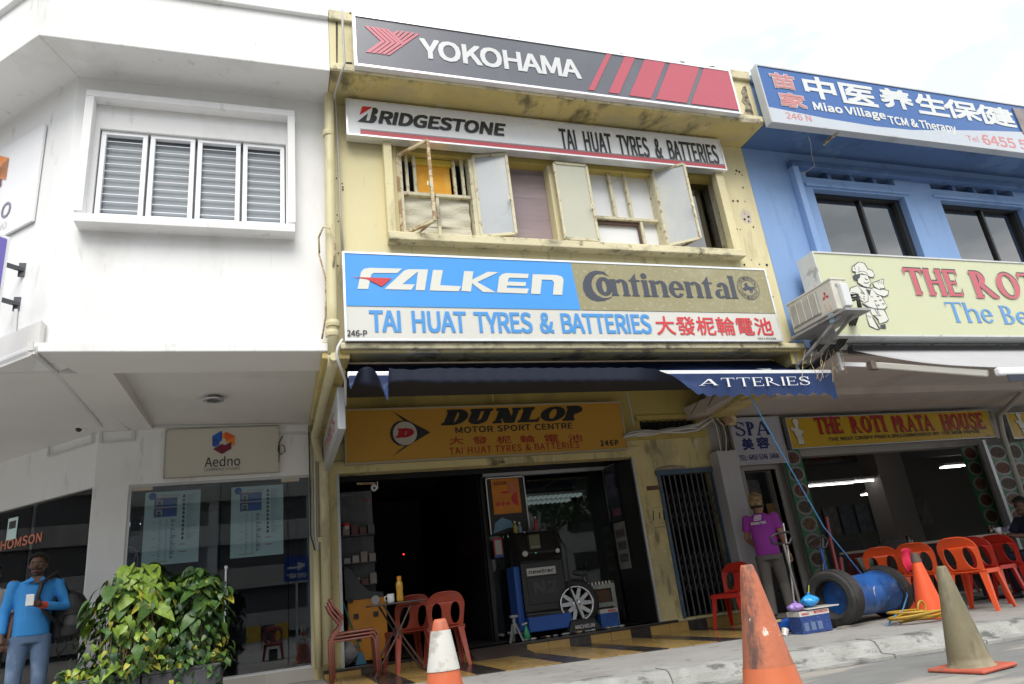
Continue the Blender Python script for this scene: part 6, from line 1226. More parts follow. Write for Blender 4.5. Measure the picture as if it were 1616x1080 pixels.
t = thing('tool_cabinet', 'orange steel cabinet with square black handles behind the folding table', 'cabinet', ((c0.x + c1.x) / 2, 9.8, FZ)); O('cabinet_body', MB().box(c0.x, c1.x, 9.72, 10.1, FZ + .02, zt2), org, t, bevel=.01)
for px in ((562, 973), (593, 969), (594, 1003), (566, 1008), (553, 948)): a = P(*px, Y=9.715); O('pull_handle', MB().box(a.x - .03, a.x + .03, 9.70, 9.722, a.z - .03, a.z + .03), black_frame, t)
a = P(592.5, 947, Y=9.7); O('round_sticker', MB().lathe([(.055, 0), (.055, .004)], a, 20, (0, -1, 0)), F('white card', (.5, .5, .5)), t)
t2_ = thing('grey_machine_hood', 'dark grey curved hood on top of the orange cabinet', 'machine cover', (c0.x + .1, 9.8, zt2)); mb = MB(); mb.poly(yp(9.74), [(c0.x - .02, zt2), (c1.x - .03, zt2), (c1.x - .03, zt2 + .06), (c0.x + .28, zt2 + .10), (c0.x + .16, zt2 + .22), (c0.x + .08, zt2 + .38), (c0.x - .02, zt2 + .42)], 0, -.3); O('hood', mb, M('hood grey', (.05, .055, .06), .5, .2), t2_, bevel=.01)
t = thing('broom', 'green handled broom leaning in the left corner of the shop', 'broom', P(568, 1035, Y=9.6)); O('handle', MB().tube([P(537, 940, Y=9.6), P(568, 1025, Y=9.6)], .012, 6), M('green handle', (.02, .16, .13), .4), t); O('bristles', MB().hexa([(P(560, 1040, Y=9.6).x, 9.55, FZ), (P(578, 1040, Y=9.6).x, 9.55, FZ), (P(578, 1040, Y=9.6).x, 9.6, FZ), (P(560, 1040, Y=9.6).x, 9.6, FZ)], [(P(566, 1025, Y=9.6).x, 9.56, FZ + .14), (P(571, 1025, Y=9.6).x, 9.56, FZ + .14), (P(571, 1025, Y=9.6).x, 9.59, FZ + .14), (P(566, 1025, Y=9.6).x, 9.59, FZ + .14)]), M('blue bristles', (.05, .16, .26), .8), t)
t = thing('plastic_bag', 'grey plastic bag of rubbish in the left corner of the shop', 'bag', P(545, 1040, Y=9.62)); mb = MB(); cb_ = P(545, 1032, Y=9.62)
mb.grid(lambda a, b: (cb_.x + .15 * math.sin(math.pi * b) ** .6 * math.cos(a * 6.283) * (1 + .15 * math.sin(a * 31 + b * 9)), cb_.y + .1 * math.sin(math.pi * b) ** .6 * math.sin(a * 6.283), FZ + .28 * b + .01 * math.sin(a * 40)), 24, 10); O('bag_body', mb, F('grey plastic', (.26, .26, .27), rough=.35), t)
O('power_light', MB().ell(P(637, 875, Y=13), (.014, .014, .014)), M('red standby lamp', (1, .03, .02), .5, emit=1.6), label='tiny red standby light deep in the dark shop', cat='light')
# ranks of tyres in the dark
ty0 = thing('stacked_tyre', 'black tyre lying foremost on the floor deep in the dark shop', 'tyre', (2.6, 12.2, FZ + .4), 0, 'tyres racked in the dark shop')
O('tread', MB().lathe([(.22, -.09), (.30, -.10), (.32, -.06), (.32, .06), (.30, .10), (.22, .09)], (0, 0, 0), 28, (1, 0, 0), close=False), rubber, ty0, smooth=True)
for ch in ty0.children: ch.data.transform(Matrix.Translation((2.6, 12.2, FZ + .4)))
for ch in ty0.children: ch.data.transform(Matrix.Translation((-2.6, -12.2, -FZ - .4)))
for r in range(3):
    for k in range(9):
        lb = 'black tyre, %s from the front in the %s rank deep in the dark shop' % (('first', 'second', 'third', 'fourth', 'fifth', 'sixth', 'seventh', 'eighth', 'ninth')[k], ('lowest', 'middle', 'top')[r])
        if r or k: dup(ty0, (2.55 + (k % 3) * .02, 11.0 + k * .26, FZ + .36 + r * .72), R_(78), lb)
ramp = thing('ramp', 'dark sloping ramp board at the foot of the shop step', 'ramp', (2.9, 9.1, .17)); ra, rb = P(748, 1040, Y=9.0).x, P(838, 1035, Y=9.0).x
O('ramp_board', MB().hexa([(ra, 8.85, gz(3) + .01), (rb, 8.85, gz(3) + .01), (rb, 9.28, gz(3) + .01), (ra, 9.28, gz(3) + .01)], [(ra, 8.85, gz(3) + .02), (rb, 8.85, gz(3) + .02), (rb - .1, 9.28, ST), (ra + .02, 9.28, ST)]), M('ramp brown', (.055, .04, .035), .6, .2), ramp)

# ------------------------------------------------------------------ folding gate
gt = thing('folding_gate', 'dusty blue collapsible lattice gate with a dark stairway behind', 'gate', ((ga0 + ga1) / 2, YW, FZ)); gm_ = M('dusty blue steel', (.05, .10, .17), .5, .2, 9, stains=[((.16, .13, .10), 8, .55, .7, (1, 1, 1), .6)]); gm2 = M('dark gate bar', (.10, .11, .12), .45, .2, 9, metal=.3)
O('gate_frame', MB().box(ga0 - .02, ga0 + .03, YW - .03, YW + .02, FZ, gav), gm_, gt); O('gate_frame', MB().box(ga1 - .03, ga1 + .02, YW - .03, YW + .02, FZ, gav), gm_, gt); O('gate_head', MB().box(ga0 - .04, ga1 + .04, YW - .05, YW + .04, gav - .02, gav + .05), gm_, gt)
nb = 10
for i in range(1, nb): x = ga0 + (ga1 - ga0) * i / nb; O('gate_bar', MB().box(x - .009, x + .009, YW + .0, YW + .022, FZ + .02, gav - .02), gm2, gt)
for zc in (FZ + .60, gav - .55):
    for i in range(nb):
        for j in range(4):
            x = ga0 + (ga1 - ga0) * i / nb; w_ = (ga1 - ga0) / nb; z = zc - .28 + j * .14
            O('lattice_bar', MB().bar((x, YW + .026, z), (x + w_, YW + .026, z + .14), .010, .004), gm2, gt); O('lattice_bar', MB().bar((x, YW + .032, z + .14), (x + w_, YW + .032, z), .010, .004), gm2, gt)
O('number_plate', MB().box(P(1020, 770, Y=YW).x, P(1039, 770, Y=YW).x, YW - .012, YW - .004, P(1030, 774, Y=YW).z, P(1030, 767, Y=YW).z), M('brass plate', (.18, .10, .03), .4), label='small brown number plate on the yellow wall beside the gate', cat='plate')
word('246-P', yp(YW - .013), (1022, 773), (1037, 772.5), (1022, 768.5), kpr, bpy.data.objects['number_plate'], off=.02, lift=.001)
mb = MB(); 
for (x0, y0, x1, y1) in ((1027, 803, 1043, 800), (1030, 806, 1031, 822), (1040, 809, 1041, 820), (1046, 806, 1048, 822), (1041, 826, 1050, 824), (1033, 833, 1052, 831)):
    a = pw.uv(x0, y0); b = pw.uv(x1, y1); mb.bar(pw.at(*a, .009), pw.at(*b, .009), .016, .003)
O('painted_marks', mb, kpr, yb, kind='stuff')
# clinic sign at ground level, menu boards, small restaurant sign
t, pl, r = signbox('clinic_sign', 'white SPA clinic sign over the narrow door', (1146, 660), (1247, 730), 9.18, .06, F('cool white face', (.42, .43, .50)), bl=(1168, 735), tr=(1226, 658), fw=.012, frame=alu_dull)
nv = F('navy print', (.015, .03, .14)); sword('SPA', pl, (1162, 689), (1217, 685), (1160, 667), nv, t, W=.2, h=.08, r=.05)
for ch, x0, y0, x1, y1 in (('美', 1173, 692, 1191, 711), ('容', 1196, 690, 1216, 709)): word(ch, pl, (x0, y1), (x1, y1), (x0, y0), nv, t, font='cjk', off=.03)
word('TEL: 6455 5246  246N', pl, (1168, 727.5), (1230, 724.5), (1168, 719), nv, t, off=.015)
t, pl, r = signbox('restaurant_sign', 'yellow THE ROTI PRATA HOUSE sign under the soffit over the restaurant opening', (1236, 656), (1574, 694), 9.18, .08, F('chrome yellow sign face', (.56, .36, .015)), bl=(1250, 705), tr=(1558, 650), fw=.015, frame=alu_dull)
rdd = F('deep red print', (.42, .02, .03))
for mat, d, l_ in ((kpr, .014, .006), (rdd, 0, .010)):
    sword('THE', pl, (1289, 685), (1331, 684), (1284, 658.5), mat, t, W=.22, h=.11, r=.05, dx=d, dz=-d, lift=l_); sword('ROTI', pl, (1345, 683.5), (1400, 682), (1337, 658), mat, t, W=.22, h=.11, r=.05, dx=d, dz=-d, lift=l_)
    sword('PRATA', pl, (1412, 682), (1475, 680), (1403, 657), mat, t, W=.22, h=.11, r=.05, dx=d, dz=-d, lift=l_); sword('HOUSE', pl, (1489, 679.5), (1556, 676.5), (1480, 654.5), mat, t, W=.22, h=.11, r=.05, dx=d, dz=-d, lift=l_)
word('THE BEST CRISPY PRATA (RECOMMENDED BY: THE NEW PAPER)', pl, (1308, 698), (1548, 689), (1308, 690.5), kpr, t, off=.03); word('246-N', pl, (1556, 690), (1566, 689.5), (1556, 687), kpr, t)
def chef(pl, X0, Z0, H, t):
    sh = lambda pts, mat, l: patch2(pl, [(X0 + a * H, Z0 + b * H) for a, b in pts], mat, t, l)
    for mat, e, l in ((kpr, .02, .006), (cream, 0, .009)):
        for pts in ([(-.1, 0), (.02, 0), (.05, .3), (-.1, .32)], [(.04, 0), (.16, .02), (.14, .3), (.02, .3)], [(-.14, .3), (.14, .28), (.15, .52), (.05, .62), (-.08, .62), (-.17, .5)], [(-.17, .5), (-.3, .58), (-.28, .66), (-.08, .62)], [(.1, .58), (.26, .5), (.2, .38), (.15, .42)], [(-.08, .62), (.07, .62), (.09, .75), (-.09, .76)], [(-.1, .76), (-.15, .88), (-.05, .99), (.08, .97), (.14, .87), (.09, .75)]):
            c = (sum(p[0] for p in pts) / len(pts), sum(p[1] for p in pts) / len(pts)); sh([(c[0] + (p[0] - c[0]) * (1 + e * 8), c[1] + (p[1] - c[1]) * (1 + e * 8)) for p in pts], mat, l)
def patch2(pl, uv, mat, par, l): mb = MB(); mb.poly(pl, uv, l); return O('chef_figure', mb, mat, par)
a = pl.uv(1264, 702); chef(pl, a[0], a[1], pl.uv(1264, 660)[1] - a[1], t)
t, pl, r = signbox('restaurant_sign', 'second yellow restaurant sign cut off by the right edge', (1584, 652), (1700, 690), 9.18, .08, MATS['chrome yellow sign face'], bl=(1600, 690), tr=(1680, 648), fw=.015, frame=alu_dull)
a = pl.uv(1612, 688); chef(pl, a[0] + .1, a[1], .45, t)
for k, x in enumerate((1568, 1580)): O('down_pipe', MB().tube([P(x + 35, 618, Y=8.2), P(x - 3, 655, Y=9.1), P(x + 4, 690, Y=9.15), P(x + 70, 900, Y=9.15)] if k else [P(x - 4, 650, Y=9.2), P(x + 6, 692, Y=9.2)], .045, 10), M('white pvc pipe', (.5, .48, .45), .5, .06), label=['short white pipe between the two yellow signs', 'long white pipe bending down right of the yellow sign'][k], cat='pipe', smooth=True)
foods = [M('food %d' % i, c, .6, .8, 25, stains=[((c[0] * .3, c[1] * .3, c[2] * .3), 18, .5, .6, (1, 1, 1), .8)]) for i, c in enumerate(((.10, .04, .02), (.07, .035, .02), (.13, .035, .015), (.06, .04, .02), (.13, .07, .03)))]
plate_m = F('plate print', (.20, .20, .21), rough=.4); greenm = F('menu green', (.02, .14, .05), rough=.4)
def menu_board(pl, uv0, uv1, n, lab, nm='menu_board', shift=0, rx=.40):
    (u0, v1), (u1, v0) = uv0, uv1; t = thing(nm, lab, 'menu board', pl.at((u0 + u1) / 2, v0, 0)); O('panel', MB().pb(pl, u0, u1, v0, v1, -.02, .0), greenm, t)
    for k in range(n):
        cv = v1 - (k + .5) * (v1 - v0) / n; cu2 = (u0 + u1) / 2; R1 = (u1 - u0) * rx; R2 = min(R1, (v1 - v0) / n * .44)
        O('plate_print', MB().disc(pl, cu2, cv, R1 * 1.15, .002, 20, rv=R2 * 1.1), plate_m, t); O('food_print', MB().disc(pl, cu2, cv, R1 * .9, .004, 14, rv=R2 * .8), foods[(k + shift) % 5], t)
mpl = yp(9.22); menu_board(mpl, (mpl.uv(1234, 712)[0], mpl.uv(1250, 710)[1]), (mpl.uv(1262, 712)[0], gz(8) + .12), 9, 'tall green menu column of dish photos left of the restaurant opening')
mp2 = yp(9.5); menu_board(mp2, (mp2.uv(1515, 705)[0] , mp2.uv(1530, 703)[1]), (mp2.uv(1540, 705)[0], .8), 6, 'dim green menu column at the right end of the restaurant opening', shift=2)
mp3 = yp(9.15); a = mp3.uv(1556, 703); menu_board(mp3, a, (mp3.uv(1584, 702)[0], .75), 6, 'dark menu board with round plates right of the steel post', shift=1, rx=.45); b = mp3.uv(1584, 702); menu_board(mp3, (b[0] + .02, b[1] + .03), (b[0] + .42, .75), 5, 'bright green menu board with bowls near the right edge', shift=3); menu_board(mp3, (b[0] + .44, b[1] + .03), (b[0] + 1.1, .75), 5, 'menu board of large dishes cut by the right edge', shift=0)
a = mp3.uv(1545, 705)[0]; O('shutter_post', MB().box(a, a + .07, 9.05, 9.15, gz(12), 2.5), alu_dull, label='dull steel shutter post at the right end of the restaurant opening', cat='post')
# ------------------------------------------------------------------ monobloc chairs
def monobloc(mat, label, loc, rz, group):
    t = thing('plastic_chair', label, 'chair', loc, rz, group); W = .215
    mb = MB(); mb.grid(lambda a, b: ((a - .5) * 2 * (W - .01 * (1 - b)), -.20 + .41 * b, .44 - .014 * math.sin(math.pi * a) - .02 * b ** 4 * 1.2 + .0), 14, 14); O('seat', mb, mat, t, smooth=True, solid=.012)
    mb = MB()
    for s in (-1, 1): mb.bar((s * W, -.19, .425), (s * (W - .01), .20, .42), .012, .045)
    mb.bar((-W, .205, .41), (W, .205, .41), .012, .05); O('apron', mb, mat, t)
    outer = [(-.2, 0), (.2, 0)] + [(.225 * math.cos(R_(a)) ** .6 if math.cos(R_(a)) > 0 else 0, .22 + .165 * math.sin(R_(a))) for a in range(0, 90, 9)] + [(0, .385)] + [(-.225 * math.cos(R_(a)) ** .6, .22 + .165 * math.sin(R_(a))) for a in range(81, -1, -9)]
    def oval(cx): return [(cx + .058 * math.cos(R_(a)), .155 + .115 * math.sin(R_(a)) * (1 if math.sin(R_(a)) > 0 else 1.15)) for a in range(0, 360, 20)]
    loops = [outer, oval(.108), oval(-.108)]; flat = [p for l_ in loops for p in l_]
    tri = tessellate_polygon([[Vector((x, y, 0)) for x, y in l_] for l_ in loops])
    mb = MB(); mb.add([(x, -.205 - y * .30 + (x / .22) ** 2 * .035, .44 + y) for x, y in flat], [tuple(q) for q in tri]); O('backrest', mb, mat, t, solid=.012)
    for sx in (-1, 1):
        for sy in (-1, 1):
            x0, y0 = sx * (W - .012), (.19 if sy > 0 else -.19); x1, y1 = sx * (W + .035), (.235 if sy > 0 else -.27)
            mb = MB(); a, c = .038, .024; iy = -sy
            def sec(x, y, z, s_): return [(x, y, z), (x - sx * .07 * s_, y, z), (x - sx * .07 * s_, y + iy * .012, z), (x - sx * .012, y + iy * .012, z), (x - sx * .012, y + iy * .065 * s_, z), (x, y + iy * .065 * s_, z)]
            lo, hi = sec(x1, y1, 0, .55), sec(x0, y0, .435, 1.0); mb.add(lo + hi, [(i, (i + 1) % 6, (i + 1) % 6 + 6, i + 6) for i in range(6)] + [(0, 1, 2, 3), (0, 3, 4, 5), (6, 7, 8, 9), (6, 9, 10, 11)]); O('leg', mb, mat, t)
    return t
orange = M('bright orange plastic', (.72, .09, .02), .32, .06, 3, .04, 30, stains=[((.5, .12, .06), 3, .6, .8, (1, 1, 1), .4)])
redp = M('red plastic', (.50, .025, .015), .32, .08, 3); dusty = M('dusty maroon plastic', (.34, .055, .032), .55, .12, 5, stains=[((.32, .12, .10), 4, .5, .7, (1, 1, 1), .5)]); darkred = M('dim red plastic', (.22, .02, .015), .4, .1, 3)
G1 = 'orange chairs outside the restaurant'
monobloc(orange, 'orange plastic chair nearest the olive cone with its back turned to the kerb', (7.82, 6.62, gz(7.8)), R_(-72), G1)
monobloc(orange, 'orange plastic chair directly behind the nearest one, left of it', (7.98, 7.45, gz(8)), R_(-60), G1)
monobloc(orange, 'orange plastic chair farthest left, behind the bright cone', (7.85, 7.95, gz(8)), R_(-48), G1)
monobloc(redp, 'red orange chair pushed under the pale table beside the seated diner', (8.75, 7.15, gz(8.7)), R_(-78), G1)
monobloc(redp, 'red orange chair cut off by the right edge behind the diner', (9.45, 7.35, gz(9.4)), R_(-80), G1)
monobloc(redp, 'bright red plastic chair standing alone in front of the folding gate', (5.92, 8.75, gz(5.9)), R_(118), 'red chairs')
G3 = 'dim red chairs inside the restaurant'
for i, (x, y, a) in enumerate(((8.9, 9.9, 20), (9.6, 10.0, -10), (10.6, 9.4, 60), (11.3, 10.3, 0), (9.3, 11.2, 160))):
    monobloc(darkred, ['dim red chair nearest the menu column inside the restaurant', 'dim red chair second from the menu column', 'dim red chair turned sideways in the restaurant', 'dim red chair behind the orange chairs', 'dim red chair deepest inside the restaurant'][i], (x, y, gz(x) + .01), R_(a), G3)
G4 = 'dusty maroon chairs at the folding table'
monobloc(dusty, 'dusty maroon chair behind the folding table with a stained back', (1.52, 9.02, gz(1.7)), R_(10), G4)
monobloc(dusty, 'dusty maroon chair standing right of the folding table', (1.93, 8.84, gz(2.1)), R_(-4), G4)

# stack of brown metal framed chairs seen from the side
brown = M('brown plastic frame', (.17, .055, .04), .42, .15, 6)
for i in range(3):
    t = thing('stacking_chair', ['lowest brown chair of the stack beside the cream pipes', 'middle brown chair of the stack beside the cream pipes', 'topmost brown chair of the stack beside the cream pipes'][i], 'chair', (.60 + .016 * i, 8.42, gz(.7) + .035 * i), R_(-92), 'stacked brown chairs')
    for s in (-1, 1):
        O('side_frame', MB().tube([(s * .2, -.02, 0), (s * .2, -.03, .43), (s * .2, .06, .52), (s * .2, .08, .60), (s * .2, -.02, .72), (s * .2, -.05, .80)], .012, 6), brown, t, smooth=True)
        O('front_leg', MB().tube([(s * .2, .46, 0), (s * .2, .44, .40), (s * .2, .41, .44), (s * .2, -.02, .43)], .012, 6), brown, t, smooth=True)
    O('seat', MB().grid(lambda a, b: ((a - .5) * .39, -.0 + b * .42, .435 - .01 * math.sin(math.pi * a)), 6, 6), brown, t, solid=.012); O('backrest', MB().grid(lambda a, b: ((a - .5) * .4, .06 - b * .11 - .0, .60 + b * .20), 6, 4), brown, t, solid=.012)

# folding table with mug and bottle
tz_ = P(625, 951, Y=8.6).z; tx0, tx1 = P(581, 955, Y=8.6).x, P(665, 948, Y=8.6).x; tcx = (tx0 + tx1) / 2; TG = gz(1.4)
t = thing('folding_table', 'small dark folding table with crossed legs in front of the tyre shop', 'table', (tcx, 8.6, TG)); dkb = M('dark brown steel', (.055, .03, .025), .4, .15, 6)
O('table_top', MB().box(tx0, tx1, 8.35, 8.85, tz_ - .018, tz_), M('dark table top', (.045, .04, .04), .35, .1, 4), t, bevel=.006)
for y in (8.4, 8.8):
    O('leg', MB().tube([(tcx - .16, y, tz_ - .02), (tcx + .02, y, TG + .42), (tcx + .30, y, TG)], .011, 6), dkb, t); O('leg', MB().tube([(tcx + .16, y + .01, tz_ - .02), (tcx - .02, y + .01, TG + .42), (tcx - .30, y + .01, TG)], .011, 6), dkb, t)
O('foot_bar', MB().tube([(tcx + .3, 8.4, TG + .012), (tcx + .3, 8.8, TG + .012)], .011, 6), dkb, t); O('foot_bar', MB().tube([(tcx - .3, 8.4, TG + .012), (tcx - .3, 8.8, TG + .012)], .011, 6), dkb, t)
q = P(617, 950, Y=8.6); t = thing('mug', 'white mug with faint marks on the folding table', 'mug', (q.x, 8.6, tz_)); ch = M('white china', (.62, .63, .64), .25, .03)
O('cup', MB().lathe([(.036, 0), (.040, .01), (.041, .10), (.036, .10), (.034, .01)], (q.x, 8.6, tz_), 20), ch, t, smooth=True); O('handle', MB().tube([(q.x - .038, 8.6, tz_ + .08), (q.x - .068, 8.6, tz_ + .075), (q.x - .072, 8.6, tz_ + .04), (q.x - .04, 8.6, tz_ + .02)], .007, 6), ch, t, smooth=True)
q = P(632, 948, Y=8.6); t = thing('bottle', 'yellow orange drinks bottle beside the white mug', 'bottle', (q.x, 8.62, tz_)); O('bottle_body', MB().lathe([(.040, 0), (.043, .03), (.036, .11), (.042, .16), (.04, .21), (.022, .235), (.022, .245)], (q.x, 8.62, tz_), 20), M('amber drink', (.55, .30, .03), .18, .05), t, smooth=True); O('cap', MB().lathe([(.026, .245), (.026, .285)], (q.x, 8.62, tz_), 16), M('orange cap', (.75, .30, .02), .4), t)

# ------------------------------------------------------------------ traffic cones
def cone(loc, H, r0, r1, mat, label, bands=(), base=None, basem=None, lean=(0, 0)):
    t = thing('traffic_cone', label, 'cone', loc, R_(9), 'traffic cones'); R = lambda z: r0 + (r1 - r0) * z / H; t.rotation_euler = (R_(lean[0]), R_(lean[1]), R_(9)); BASE[t.name] = Vector()
    rn = random.Random(int(H * 1000)); prof = [(R(0) * 1.06, .03), (R(.04), .045)] + [(R(z), z) for z in [H * k / 16 for k in range(1, 16)]] + [(r1, H - .012), (r1 - .006, H), (r1 - .014, H - .005), (r1 - .016, H - .1)]
    O('cone_body', MB().lathe(prof, n=32, close=False), mat, t, smooth=True)
    for z0, z1, m_ in bands: O('collar', MB().lathe([(R(z0) + .003, z0), (R(z1) + .003, z1)], n=32, close=False), m_, t, smooth=True)
    b = base or .2; O('base', MB().box(-b, b, -b, b, .004, .03), basem or mat, t, bevel=.012)
    return t
c_or = M('faded orange cone rubber', (.46, .14, .07), .6, .2, 4, .3, 40, stains=[((.24, .11, .07), 4.5, .46, .62, (1, 1, .4), .75), ((.07, .05, .045), 11, .53, .66, (1, 1, .25), .85), ((.72, .62, .55), 6, .66, .67, (1, 1, 1), .95)])
c_or2 = M('clean orange cone rubber', (.55, .12, .045), .5, .1, 4, .1, 40, stains=[((.25, .10, .07), 6, .50, .66, (1, 1, .5), .7)])
c_ol = M('sun bleached olive cone', (.185, .16, .095), .6, .12, 3, .2, 40, stains=[((.29, .265, .18), 3, .45, .62, (1, 1, .5), .6), ((.10, .08, .05), 8, .52, .68, (1, 1, .35), .75), ((.42, .24, .12), 2.3, .62, .75, (1, 1, 1), .5)])
c_w = M('dirty white collar', (.58, .57, .53), .45, .06, 5, stains=[((.28, .26, .22), 11, .52, .66, (1, 1, 1), .75)]); c_mid = M('brighter orange band', (.58, .15, .06), .55, .12, 6, stains=[((.35, .16, .10), 5, .55, .7, (1, 1, .4), .6)])
qa = P(1172, 892, Y=2.85); cone((qa.x + .02, 2.85, gz(qa.x) - .14), qa.z - gz(qa.x) + .14, .185, .030, c_or, 'tall faded orange cone at the very front with a brighter middle band', bands=((.30, .435, c_mid),), lean=(0, 0), base=.22)
qa = P(694, 977, Y=2.75); cone((qa.x, 2.75, gz(qa.x) - .14), qa.z - gz(qa.x) + .14, .165, .026, c_or2, 'cone with dirty white collars in front of the maroon chairs', bands=((.60, .735, c_w), (.36, .52, c_w)), base=.2)
qb = P(1535, 1058, Z=gz(5) - .14); cone((qb.x, qb.y, gz(qb.x) - .14), .72, .155, .035, c_ol, 'olive bleached cone on the road with a red base', base=.21, basem=M('red orange cone base', (.48, .10, .06), .6, .15, 6, .2, 40, stains=[((.2, .1, .07), 5, .55, .7, (1, 1, 1), .7)]))
qc = P(1472, 966, Y=6.55); tcn = cone((qc.x - .02, 6.55, gz(qc.x)), .70, .165, .032, M('bright orange cone rubber', (.78, .10, .025), .45, .06, 4, .05, 40, stains=[((.75, .70, .66), 2.6, .66, .68, (1, 1, 1), .95)]), 'bright orange cone with white paint marks beside the blue drum', base=.2)
O('top_band', MB().lathe([(.036, .70), (.058, .60)], n=24, close=False), M('dark dirty tip', (.10, .07, .06), .7), tcn)
tw = thing('towel', 'crimson towel hung over the top of the bright orange cone', 'towel', P(1432, 890, Y=6.75)); q = P(1430, 868, Y=6.75)
mb = MB(); mb.grid(lambda a, b: (q.x - .08 + a * .15 + .012 * math.sin(b * 7), 6.75 + .05 * math.sin(a * 9) * b + .02 * math.sin(b * 5), q.z + .02 * math.sin(math.pi * a) - b * .26), 12, 12); O('cloth', mb, M('crimson cloth', (.55, .015, .06), .85, .1, 8, .3, 60), tw, smooth=True, solid=.012)

# ------------------------------------------------------------------ drum lying between tyres
dc0 = P(1316, 945, Y=6.95); dc0.z = gz(6) + .29; dirv = (P(1432, 915, Y=7.5) - dc0); dirv.z = 0; dirv.normalize()
dblue = M('scuffed blue drum plastic', (.02, .11, .38), .34, .15, 3, .1, 30, stains=[((.01, .02, .06), 2.2, .50, .68, (1, 1, 1), .7), ((.10, .24, .50), 3, .6, .7, (1, 1, 1), .5)])
Ld = 1.12; t = thing('drum', 'scuffed blue plastic drum lying on its side between two tyres', 'drum', dc0 - Vector((0, 0, dc0.z - gz(6))))
c_ = dc0 + dirv * .06
O('drum_body', MB().lathe([(.215, 0), (.235, .02), (.245, .12), (.225, .22), (.215, .55), (.225, .8), (.245, .9), (.25, Ld - .02), (.25, Ld), (.235, Ld), (.225, .5), (.2, .1)], c_, 40, dirv, close=False).lathe([(.0, .05), (.22, .05)], c_, 40, dirv, close=False), dblue, t, smooth=True)
O('rim_band', MB().lathe([(.25, Ld - .09), (.262, Ld - .08), (.262, Ld - .01), (.25, Ld)], c_, 40, dirv, close=False), M('black drum band', (.03, .03, .035), .5), t, smooth=True)
pm = (c_ + dirv * .42) ; sd_ = dirv.cross(Vector((0, 0, 1))).normalized(); O('label_patch', MB().bar(pm + sd_ * .222 + Vector((0, 0, .02)), pm + sd_ * .222 + Vector((.09, .05, .05)), .004, .08), M('torn white label', (.55, .55, .52), .6, .4, 20), t)
def tyre(c, ax, R_out, wd, lab, nm='tyre', mat=None, tilt=None):
    t = thing('tyre', lab, 'tyre', c); p = [(R_out * .62, -wd * .42), (R_out * .70, -wd * .5), (R_out * .9, -wd * .5), (R_out * .985, -wd * .40)]
    for k in range(5): z = -wd * .36 + k * wd * .18; p += [(R_out, z - wd * .06), (R_out, z + wd * .06), (R_out - .008, z + wd * .075), (R_out - .008, z + wd * .105)]
    p += [(R_out * .985, wd * .40), (R_out * .9, wd * .5), (R_out * .70, wd * .5), (R_out * .62, wd * .42), (R_out * .66, wd * .3), (R_out * .85, 0), (R_out * .66, -wd * .3), (R_out * .62, -wd * .42)]
    O('tread', MB().lathe(p, c, 48, ax, close=False), mat or M('old tyre rubber', (.028, .027, .027), .7, .2, 6, .4, 60, stains=[((.09, .085, .08), 3, .5, .7, (1, 1, 1), .5)]), t, smooth=False)
    for rr_2 in (.76, .84): O('bead_ring', MB().lathe([(R_out * rr_2, -wd * .5 - .001), (R_out * rr_2, -wd * .5 - .005), (R_out * (rr_2 + .012), -wd * .5 - .001)], c, 48, ax, close=False), MATS['old tyre rubber'], t)
    return t
tyre(dc0 + dirv * .02 + Vector((0, 0, .02)), dirv, .305, .21, 'big black tyre around the near end of the blue drum')
far = dc0 + dirv * (Ld + .06); tyre(Vector((far.x - .02, far.y, gz(7) + .29)), (dirv + Vector((0, 0, .25))).normalized(), .30, .18, 'black tyre leaning around the open far end of the blue drum')
ff = P(1418, 886, Y=7.8); tyre(ff + Vector((.0, 0, .0)), (dirv + Vector((.0, .2, .75))).normalized(), .30, .17, 'black tyre tilted flat behind the open end of the drum')
O('plank', MB().bar(P(1325, 993, Y=6.75), P(1410, 978, Y=7.2), .05, .045), M('weathered plank', (.24, .22, .19), .8, .2, 8, .4, 50), label='weathered wooden plank lying along the front of the blue drum', cat='plank')
# coil of yellow hose
hm = M('ochre air hose', (.42, .26, .03), .4, .1, 8); t = thing('hose_coil', 'coil of ochre yellow air hose at the foot of the orange cone', 'hose', P(1450, 975, Y=6.3)); hc = P(1462, 980, Y=6.35); hc.z = gz(6.6) + .012
for k in range(6):
    rn = random.Random(k); ox, oy, ph = rn.uniform(-.06, .06), rn.uniform(-.03, .03), rn.uniform(0, 6); pts = [hc + Vector(((.34 + .02 * k) * math.cos(a) + ox + .015 * math.sin(3 * a + ph), (.15 + .02 * k) * math.sin(a) + oy + .012 * math.cos(2 * a + ph), .013 * k + .022 * math.sin(a + ph) + .03)) for a in [i * math.pi / 12 for i in range(24)]]; pts.append(pts[0]); O('hose_loop', MB().tube(pts, .011, 7, cap=False), hm, t, smooth=True)
O('hose_loop', MB().tube([hc + Vector((.1 * math.cos(a) - .05, .02, .09 + .10 * math.sin(a))) + Vector((.1 * math.sin(a * .5), 0, 0)) for a in [i * math.pi / 10 for i in range(-2, 13)]], .011, 7), hm, t, smooth=True)
O('hose', MB().tube([P(1400, 988, Y=6.4), P(1416, 968, Y=6.5), P(1424, 965, Y=6.6), P(1432, 940, Y=6.9), P(1426, 925, Y=7.3)], .008, 6), MATS['blue nylon rope'], label='thin blue air line beside the coil of ochre hose', cat='hose', smooth=True)

